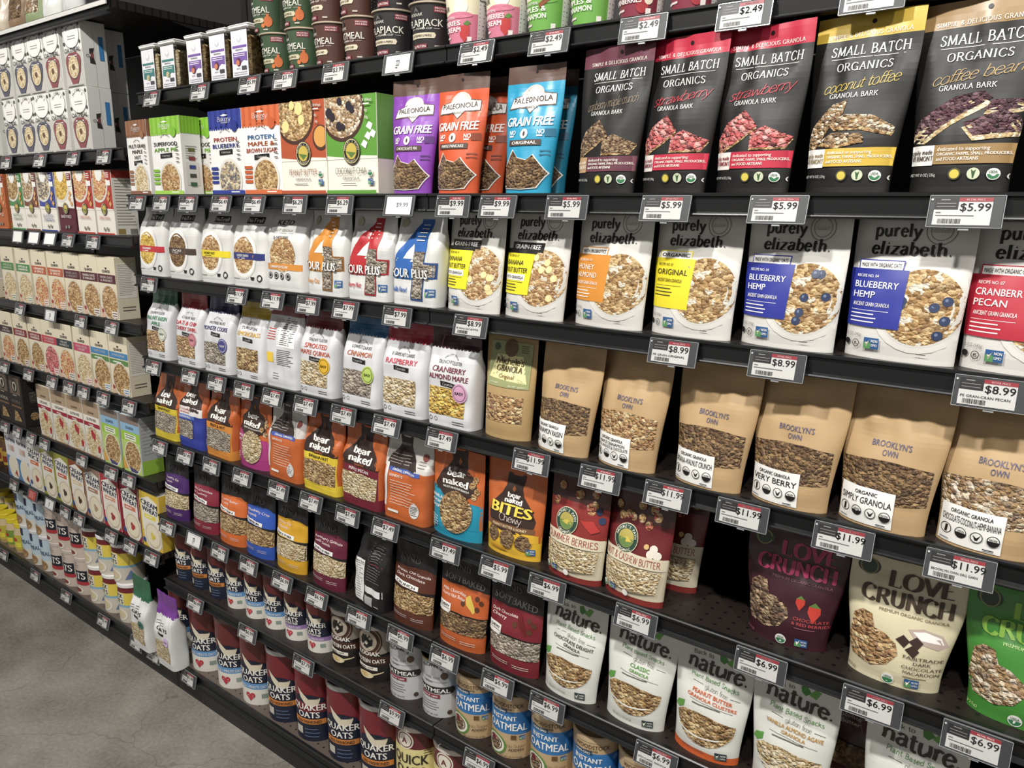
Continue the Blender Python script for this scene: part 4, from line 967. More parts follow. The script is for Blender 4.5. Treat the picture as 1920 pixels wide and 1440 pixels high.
def pack_cow(col, food, word, edge, w=.122):
    b = Box('box', w, .2, .055, 'ece8de'); a = b.art; c = Clip(a)
    a.R(-.497, .002, .497, .998, col); a.P([(-.42, .30), (-.42, .86), (.0, .94), (.42, .86), (.42, .38)], 'ece8dc') 
    a.T('CREAM', .0, .80, .095, '22305c', W=.84, font='x', rot=-4); a.T('of', -.34, .72, .03, '22305c'); a.T(word, .02, .69, .095, '22305c', W=.80, font='x', rot=-4)
    a.R(-.3, .53, .3, .61, edge); a.lines(-.22, .57, .22, 1, .02, WHT, .018)
    c.D(.08, .24, .46, 'e6dfd0', ry=.27); c.D(.08, .245, .38, 'cdbb98', ry=.22); c.D(.08, .25, .34, 'eadfc4', ry=.195)
    for x, y in ((.04, .27), (.14, .24), (.06, .21)): a.D(x, y, .07, food, n=10)
    a.D(-.38, .12, .08, '2f4a8a', n=12)
    s = b.side; s.R(-.49, .002, .49, .998, col); s.lines(-.3, .8, .3, 14, .04, 'e0d8c8', .01)
    return b.done()

def pack_farina():
    b = Box('box', .11, .205, .06, 'e4e4e6'); a = b.art; c = Clip(a)
    a.T('farina', 0, .83, .1, '2c3a6a', W=.86, font='m'); a.R(-.24, .58, -.02, .70, 'd8c0b0'); a.R(.02, .58, .24, .70, 'c8a090'); a.R(-.497, .002, .497, .46, '5a86b8'); c.D(.1, .24, .46, 'e8e4da', ry=.26); c.D(.1, .25, .4, 'eae0c8', ry=.22); a.P([(.1, .1), (.3, .2), (.4, .04)], 'a84a38')
    return b.done()

# ------------------------------------------------------------------ round packs
def swoosh(a):
    pts = [(-.26, .72), (-.18, .64), (-.04, .57), (.12, .545), (.24, .565), (.28, .595)]
    q = [(x, y - .02 - .05 * math.sin(i / 5 * 3.14)) for i, (x, y) in enumerate(pts)][::-1]
    a.P(pts + q, 'ddd3b8', (.02, .58))
def pack_quaker(kind, r, h):
    red, navy = '6a2a28', '1b2136'
    kinds = {'one': [(0, .225, 'e4e0d4'), (.225, .31, '5f97cc'), (.31, .53, navy), (.53, 1, red)], 'gf': [(0, .20, 'e4e0d4'), (.20, .27, '9878b0'), (.27, .53, navy), (.53, 1, red)],
             'dark': [(0, .53, navy), (.53, 1, red)], 'old': [(0, .53, navy), (.53, 1, '7c242c')], 'steel': [(0, .40, navy), (.40, 1, '7e2029')]}
    c = Can('canister', r, h, bands=kinds[kind], lid={'one': '7a5a54', 'gf': '7a5a54', 'dark': '6a4642', 'old': 'c8c8cc', 'steel': 'c8c8cc'}[kind]); a = c.art
    k = .72
    a.P([(-.40, .53), (.40, .53), (.36, .59), (.1, .64), (-.1, .64), (-.36, .59)], navy, (0, .56)); swoosh(a)
    a.T('QUAKER', 0, .475, .085, 'f2efe6', W=.84, font='b'); a.T('OATS', 0, .372, .085, 'f2efe6', W=.52, font='b')
    if kind == 'one': a.T('QUICK 1-MINUTE OATS', 0, .267, .042, 'f2efe6', W=.76, font='m')
    if kind == 'gf': a.T('GLUTEN FREE', 0, .305, .036, 'f2efe6', W=.5); a.T('QUICK 1-MINUTE OATS', 0, .235, .036, 'f2efe6', W=.66, font='m')
    if kind in ('dark', 'old', 'steel'):
        a.R(-.40, .24, .40, .31, 'd8843a'); a.T('OLD FASHIONED', 0, .275, .042, INK, W=.6)
        a.R(-.36, .09, -.16, .19, 'c8c2b4'); a.lines(-.1, .17, .3, 3, .05, '5a6a8a', .014)
    else:
        a.P(heart(-.06, .125, .13, r * 2 / h), 'b02a38'); a.P(heart(-.06, .125, .115, r * 2 / h), 'c83a46'); a.lines(-.13, .135, .02, 2, .03, 'f0d8d0', .01)
        a.R(.22, .10, .38, .16, '8a9a90')
    if kind in ('old', 'steel'):
        c.lid = None; ring = MB(); ring.lathe([(r, h - .016), (r + .002, h - .015), (r + .002, h - .001), (r, h + .001), (r - .003, h - .001), (r - .0035, h - .009)], M('c2c2c4', .25, .7)); c.parts.append(('rim', ring))
        lt = MB(); lt.lathe([(r - .0035, h + .0004), (.0001, h + .0004)], M('4a4646', .4, .5)); c.parts.append(('lid', lt))
    a.R(.52, .72, .70, .98, '8a7a74'); a.lines(.54, .95, .68, 6, .04, 'c8bcb4', .01)
    return c.done()

def pack_kodcan():
    c = Can('canister', .052, .165, bands=[(0, .32, '1f1b19'), (.32, .46, '4a2c20'), (.46, 1, 'aca496')], lid='d4d0c8'); a = c.art
    a.P([(-.7, .46), (.7, .46), (.55, .52), (.4, .47), (.25, .54), (-.3, .52)], '1f1b19', (0, .48))
    a.D(-.04, .73, .42, '4a2c20'); a.O(-.04, .73, .38, .02, 'a8927a'); a.D(-.04, .73, .28, 'b8aa98'); a.P([(-.2, .66), (-.22, .76), (-.14, .84), (.06, .84), (.14, .76), (.12, .66), (-.04, .60)], '1f1b19'); a.P([(-.1, .70), (-.04, .74), (.02, .70), (-.04, .66)], 'd8d0c4')
    a.T('KODIAK', 0, .52, .075, 'f0ece2', W=.62); a.T('PROTEIN OATS', 0, .39, .07, 'f0ece2', W=.86); a.P([(-.36, .31), (.24, .28), (.24, .22), (-.36, .25)], 'ece6d8'); a.T('STEEL CUT', -.06, .265, .028, INK, W=.4)
    a.D(-.1, .13, .24, 'e0d0a4', ry=.06); a.D(-.12, .135, .12, 'd0a860', ry=.035); a.P([(.1, .16), (.4, .2), (.38, .18), (.1, .13)], 'd8c8a0')
    return c.done()

def pack_tin():
    c = Can('tin', .053, .152, bands=[(0, 1, 'c3c4c4')]); a = c.art
    l = MB(); l.lathe([(.053, .150), (.0555, .151), (.0555, .155), (.053, .156), (.0515, .152), (.0515, .149)], M('b89a50', .3, .9)); c.parts.append(('rim', l))
    t = MB(); t.lathe([(.0515, .1535), (.030, .1525), (.0001, .1525)], M('3a2a22', .3, .6)); c.parts.append(('lid', t))
    a.arc("McCANN'S", 0, .62, .46, .06, '3a3834', 0, 74); a.T('STEEL CUT', 0, .72, .035, '5a5854', W=.4, font='m'); a.D(.3, .76, .09, '5a4034', n=16); a.L(-.5, .64, .4, .64, .006, '7a7874'); a.T('IRISH', -.1, .64, .03, '4a4844', W=.2)
    a.P([(-.5, .55), (.52, .56), (.56, .50), (.52, .44), (-.5, .43)], '2a2826', (0, .49)); a.T('OATMEAL', 0, .495, .075, 'ecebe6', W=.86); a.R(-.34, .35, .2, .42, '8a2f40'); a.T('SINCE 1800', -.06, .385, .03, 'ecd8d8', W=.42)
    a.lines(-.4, .28, .3, 4, .045, '6a6864', .01); a.L(.46, .1, .46, .9, .01, '8a8884'); a.D(.42, .1, .06, '4a3a30', n=12); a.T('NET WT 28 OZ', -.1, .06, .025, '5a5854', W=.5)
    return c.done()

def pack_wood():
    kr = 'c2a47a'
    c = Can('canister', .052, .158, bands=[(0, .40, kr), (.40, .76, '2f74b4'), (.76, 1, kr)], lid='c6ab84'); a = c.art
    a.arc('EST HUDSON', 0, .76, .5, .03, '4a3a28', 0, 50); a.T('WOODSTOCK', 0, .86, .06, '4a3a28', W=.74, font='m'); a.T('FARMS', 0, .80, .026, '4a3a28', W=.24)
    a.P([(-.40, .79), (.0, .79), (.02, .73), (-.40, .73)], '26466a'); a.T('NON-GMO', -.2, .76, .035, 'e8e4d8', W=.34); a.T('INSTANT', -.08, .66, .075, 'f2efe8', W=.6); a.T('OATMEAL', .0, .525, .12, 'f2efe8', W=.92)
    a.P([(.62, .40), (.62, .74), (.72, .57)], '2f74b4'); a.D(.52, .70, .07, '6aa0d0', n=14)
    a.D(-.3, .19, .30, '5a8a3a', ry=.17); a.D(-.3, .19, .25, 'e8e4d4', ry=.145); a.D(-.3, .2, .2, G('choc', 6), ry=.12); a.D(-.34, .26, .07, '7a2030', n=10)
    a.T('No Sugar', .22, .22, .045, '4a3a28', W=.42, font='script'); a.T('ADDED!', .22, .155, .04, '4a3a28', W=.34); a.R(.1, .32, .22, .39, '6a4a24'); nongmo(a, .28, .32, .14); a.T('NET WT 18 OZ (510g)', .1, .04, .022, '5a4a34', W=.5)
    return c.done()

def pack_quick():
    c = Can('canister', .064, .238, bands=[(0, .10, '5a1f28'), (.10, .74, 'e6d890'), (.74, 1, '6a2228')], lid='d8cfc4'); a = c.art
    a.D(-.1, .84, .2, 'e8e0cc'); a.O(-.1, .84, .17, .02, '6a2228'); a.T('A', -.1, .84, .07, '6a2228')
    a.T('QUICK', .0, .62, .12, '2a2624', W=.80); a.T('OATS', .0, .47, .12, '2a2624', W=.66); a.lines(.3, .73, .5, 3, .03, '5a5040', .01); a.D(0, .2, .4, G('pale', 7), ry=.13)
    return c.done()

def pack_blue_can():
    c = Can('canister', .045, .156, bands=[(0, .3, 'd8d4c8'), (.3, 1, 'bcd0dc')], lid='d8d8d8'); a = c.art
    a.R(-.5, .70, .2, .95, '2a3a5a'); a.R(-.4, .74, .0, .88, '9a2a34'); a.T('OATMEAL', .05, .52, .12, '2a4468', W=.95, font='m'); a.D(0, .16, .36, 'b08a58', ry=.15); a.D(.05, .17, .28, G('nut', 6), ry=.11)
    return c.done()
def pack_oats_can():
    c = Can('canister', .052, .156, bands=[(0, 1, 'cdbcae')], lid='c8bab0'); a = c.art
    a.R(-.6, .36, .5, .66, '20222e'); a.T('OATS', .0, .52, .16, 'f0ece4', W=.86, font='serif'); a.P([(-.6, .36), (.5, .36), (.66, .30), (.44, .26), (-.6, .28)], 'b8323a', (0, .31)); a.D(.0, .12, .3, 'e6ddc8', ry=.1); a.D(.0, .12, .22, '8a3a34', ry=.06); a.lines(-.4, .86, .3, 3, .06, '8a7a6e', .014)
    return c.done()
def pack_grits():
    c = Can('canister', .054, .154, bands=[(0, .40, 'cfc8b8'), (.40, .46, '86b4cc'), (.46, .78, 'e8d04a'), (.78, .93, '7a2228'), (.93, 1, 'e8e6e0')], lid='eceae6'); a = c.art
    a.R(-.75, .48, -.0, .77, 'ece6cc'); a.T('QUICK', -.34, .70, .11, '2a2826', W=.62); a.T('GRITS', -.34, .56, .11, '2a2826', W=.62); a.D(-.3, .2, .4, 'e8e2d2', ry=.17); a.D(-.28, .2, .3, 'd8c8a0', ry=.12); a.P([(.2, .1), (.4, .34), (.6, .1)], '6a7aa8')
    return c.done()
def pack_yellow_jar(lab):
    c = Can('jar', .040, .135, prof=[(.038, 0), (.040, .012), (.040, .095), (.031, .115), (.031, .135)], bands=[(0, .12, 'c8a868'), (.12, .62, lab), (.62, .8, 'cdb488'), (.8, 1, 'd8c8a0')], lid='e8cf22', lidh=.02, rim=.004); a = c.art
    a.R(-.4, .2, .4, .36, 'e8d83a'); a.D(0, .46, .2, 'c83a2a', ry=.06); a.lines(-.3, .28, .3, 1, .05, '3a5a2a', .03)
    return c.done()
def pack_brown_jar():
    c = Can('jar', .040, .135, prof=[(.038, 0), (.040, .012), (.040, .095), (.031, .115), (.031, .135)], bands=[(0, .2, '4a2a1c'), (.2, .66, 'b8942e'), (.66, 1, '5a3420')], lid='6a4a20', lidh=.018, rim=.004)
    c.art.R(-.4, .3, .4, .5, '8a2a1c')
    return c.done()

def cup_prof(h, r0, r1): return [(r0, 0), (r0 + .001, .004), (r1, h)]
def pack_kodcup(kind):
    col, lab, w1 = {'green': ('3d5438', 'c9c2a0', 'OATMEAL'), 'brown': ('54352c', 'd8cdb0', 'OATMEAL'), 'black': ('2e2c2d', 'd8cdb0', 'FLAPJACK')}[kind]
    h = .096
    c = Can('cup', .043, h, prof=cup_prof(h, .036, .046), bands=[(0, .10, col), (.10, 1, col)]); a = c.art
    f = MB(); f.lathe([(.046, h - .004), (.0495, h - .003), (.0495, h), (.047, h + .001), (.0001, h + .0005)], M('b5a58e', .4, .2)); c.parts.append(('lid', f))
    a.D(-.18, .83, .13, '1d1b1b', ry=.07); a.P([(-.26, .80), (-.18, .9), (-.1, .80)], '6a6660'); a.T('KODIAK', -.18, .745, .055, 'e4dfd2', W=.38, font='caps')
    a.R(.28, .78, .62, .9, '8a2f3a'); a.T('PROTEIN', .45, .865, .035, 'ecd8d4', W=.28); a.T('PACKED', .45, .815, .035, 'ecd8d4', W=.28)
    a.T(w1, .02, .58, .15, 'e6e2d4', W=1.0, font='m'); a.T('POWER CUP', .02, .465, .04, 'e6e2d4', W=.44, font='m'); a.L(-.4, .465, -.24, .465, .008, 'c8c2b2'); a.L(.28, .465, .44, .465, .008, 'c8c2b2')
    a.P([(-.46, .38), (.3, .38), (.34, .33), (.3, .27), (-.46, .27)], lab, (0, .33)); a.T({'green': 'MAPLE & SPICE', 'brown': 'CHOCOLATE CHIP', 'black': 'BUTTERMILK & MAPLE'}[kind], -.08, .325, .045, '4a3a2a', W=.6)
    if kind == 'green': a.D(.46, .3, .13, 'd06a34', ry=.13); a.R(.42, .4, .5, .48, 'd06a34'); a.D(.3, .2, .06, 'd8783a', n=10)
    a.R(-.4, .06, .1, .16, '7a2a36'); a.T('12g PROTEIN', -.15, .11, .05, 'ecd8d4', W=.42); a.lines(.3, .11, .5, 1, .04, 'c8c2b2', .03)
    a.R(.82, .14, 1.3, .9, '2a2a28' if kind != 'green' else '55684e'); a.lines(.85, .86, 1.26, 10, .07, 'b8b4a6', .012)
    return c.done('cup_body')
def pack_qcup(col, lines, fruit):
    h = .1
    c = Can('cup', .042, h, prof=cup_prof(h, .035, .045), bands=[(0, .58, col), (.58, 1, 'e8e0c0')]); a = c.art
    f = MB(); f.lathe([(.045, h - .004), (.0485, h - .003), (.0485, h), (.046, h + .001), (.0001, h + .0005)], M('dcd6c8', .35, .2)); c.parts.append(('lid', f))
    a.T('QUAKER', -.24, .70, .09, '3a2c28', W=.52); a.D(.34, .72, .18, 'f2ecd8', ry=.15); a.D(.3, .56, .34, col, ry=.06)
    a.T('HOT OATMEAL', -.06, .52, .05, 'f4e8e4', W=.5, font='m')
    for i, t in enumerate(lines): a.T(t, -.02, .42 - .12 * i, .09, 'f6f0ea', W=min(.84, .1 * len(t)))
    a.lines(-.4, .16, .1, 1, .04, 'f0e0dc', .035)
    if fruit == 'straw': a.P([(.3, .36), (.56, .38), (.56, .2), (.42, .06), (.3, .18)], 'c83a3a'); a.P([(.4, .4), (.5, .46), (.6, .42), (.5, .36)], '5a8a3a')
    elif fruit == 'cinn': a.P([(.2, .74), (.62, .98), (.68, .92), (.24, .66)], '8a4a2c'); a.P([(.2, .5), (.6, .72), (.64, .64), (.22, .42)], '8a4a2c')
    else: a.D(.42, .2, .14, 'a82a34'); a.D(.56, .3, .1, 'e8d8c0', n=10)
    a.R(.5, .02, .62, .16, 'ece8e0')
    a.R(.78, .05, 1.4, .95, 'f0efea'); a.T('Nutrition Facts', .98, .84, .05, INK, W=.36); a.lines(.82, .76, 1.34, 9, .075, '6a6864', .014)
    return c.done('cup_body')

def pack_jar(col, fruit):
    w, h, d = .078, .128, .078
    root = empty('jar')
    m = MB(); m.rbox(-w / 2 + .003, .003, .002, w / 2 - .003, d - .003, h * .80, G('pale' if fruit == 'green' else 'oat', 8, .5, 0, .6), .008); m.obj('contents', root)
    m = MB(); m.rbox(-w / 2, 0, 0, w / 2, d, h * .9, clear_plastic(), .007); m.obj('body', root)
    m = MB(); m.rbox(-w / 2 - .003, -.003, h * .9, w / 2 + .003, d + .003, h, M('e9e8e6', .3, 0, .3), .004); m.rbox(-w / 2 - .004, -.004, h * .955, w / 2 + .004, d + .004, h * .985, M('e9e8e6', .3, 0, .3), .002); m.obj('lid', root)
    m = MB(); a = Art(m, lambda x, y, o: (x, -o - .0004, y), w, h, True)
    a.R(-.42, .02, .44, .88, 'e6e4e8'); a.D(0, .72, .12, 'c8c8d0'); a.P([(-.1, .74), (0, .68), (.1, .74), (0, .8)], 'f4f4f6'); a.R(-.36, .555, .40, .60, col); a.T('GRANOLA', .0, .52, .03, '4a4858', W=.4)
    a.P([(-.34, .27), (-.34, .47), (.4, .47), (.4, .30), (.2, .32), (0, .25)], col); a.lines(-.28, .44, .3, 2, .035, WHT, .012)
    if fruit == 'fig': a.D(-.06, .29, .13, '5a3050'); a.D(-.1, .28, .09, 'd07a58')
    else: a.D(-.04, .29, .1, 'c8b48a'); a.D(.06, .26, .06, '6a8a58')
    a.T('NET WT', -.08, .17, .03, '5a5866', W=.2); a.R(.1, .14, .36, .21, '4a4850'); a.lines(-.34, .1, .38, 2, .04, '9a98a4', .01)
    m.obj('label', root)
    return root

# ------------------------------------------------------------------ shelf tags
def tag(price, kind, seed):
    root = empty('price_tag'); w, h = .087, .043
    m = MB(); m.rbox(-w / 2, 0, -h / 2, w / 2, .0055, h / 2, M('3c3e40', .5), .0016)
    e = M('a6a8aa', .25, .3); t = .0009
    for q in ((-w / 2, -h / 2, w / 2, -h / 2 + t), (-w / 2, h / 2 - t, w / 2, h / 2), (-w / 2, -h / 2, -w / 2 + t, h / 2), (w / 2 - t, -h / 2, w / 2, h / 2)): m.box(q[0], -.0006, q[1], q[2], .0012, q[3], e)
    hs = m.obj('housing', root)
    m = MB(); m.box(-w * .06, .001, -h / 2 - .003, w * .08, .004, -h / 2 - .0002, e); m.obj('clip', hs)
    m = MB(); a = Art(m, lambda x, y, o: (x, -o, y - h / 2), w, h, True, .0005); r = random.Random(seed)
    if kind == 'blank':
        a.R(-.40, .09, .40, .91, 'e2e0df'); a.R(-.06, .38, .06, .66, '4a4848'); [a.R(-.05 + .04 * i, .42, -.03 + .04 * i, .6, 'd8d6d4') for i in range(3)]; a.L(-.34, .16, .34, .16, .012, 'b89a9a'); a.L(-.34, .84, .34, .84, .012, 'b89a9a'); a.lines(-.05, .3, .05, 1, .1, '4a4848', .04)
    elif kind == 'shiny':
        a.R(-.42, .07, .42, .93, 'f2f1ee'); a.T(price, .12, .55, .22, '9aa4b0', W=.4)  # glare put into the colour: screen whitened, price faded
    elif kind == 'red':
        a.R(-.40, .09, .38, .91, 'b8443c'); a.lines(-.3, .75, .3, 4, .15, 'e0b0a8', .04)
    else:
        a.R(-.42, .08, .34, .92, 'c9c8c5'); a.R(-.42, .55, -.10, .92, '2c2a2b'); a.R(-.10, .80, .34, .92, '9a2f38')
        a.T('RETAIL PRICE', .12, .86, .06, 'e8c8c8', W=.24); a.lines(-.34, .85, -.18, 1, .1, '9a9896', .025); a.lines(-.39, .74, -.13, 2, .1, '8a8886', .02)
        a.T(price, .125, .64, .25, '1f1d1e', W=.08 * len(price), font='m')
        if not kind: a.lines(-.39, .37, .3, 1, .1, '6a6866', .028); a.lines(-.39, .46, -.3, 1, .1, '6a6866', .03)
        a.T(kind, -.39, .36, .085, '3a3838', W=.66, al='L', font='m'); barcode(a, -.35, .12, -.04, .27, 16); a.D(-.46, .86, .018, 'c8c8c6', n=8)
    m.obj('screen', root)
    return root
def pack_plain(seed, col, k):
    p = Pouch('pouch', .13, .17, .06, col, seed, 4, 'doy', wrinkle=2.5); a = p.art
    if k in (2, 3):
        p.win('window', lambda b, m: b.R(-.36, .2, .36, .62, m), G('dark' if k == 2 else 'coco', 9, .4, .5))
    a.R(-.3, .68, .3, .78, 'e8e4dc'); a.lines(-.2, .75, .2, 2, .03, '6a6660', .01)
    return p.done()

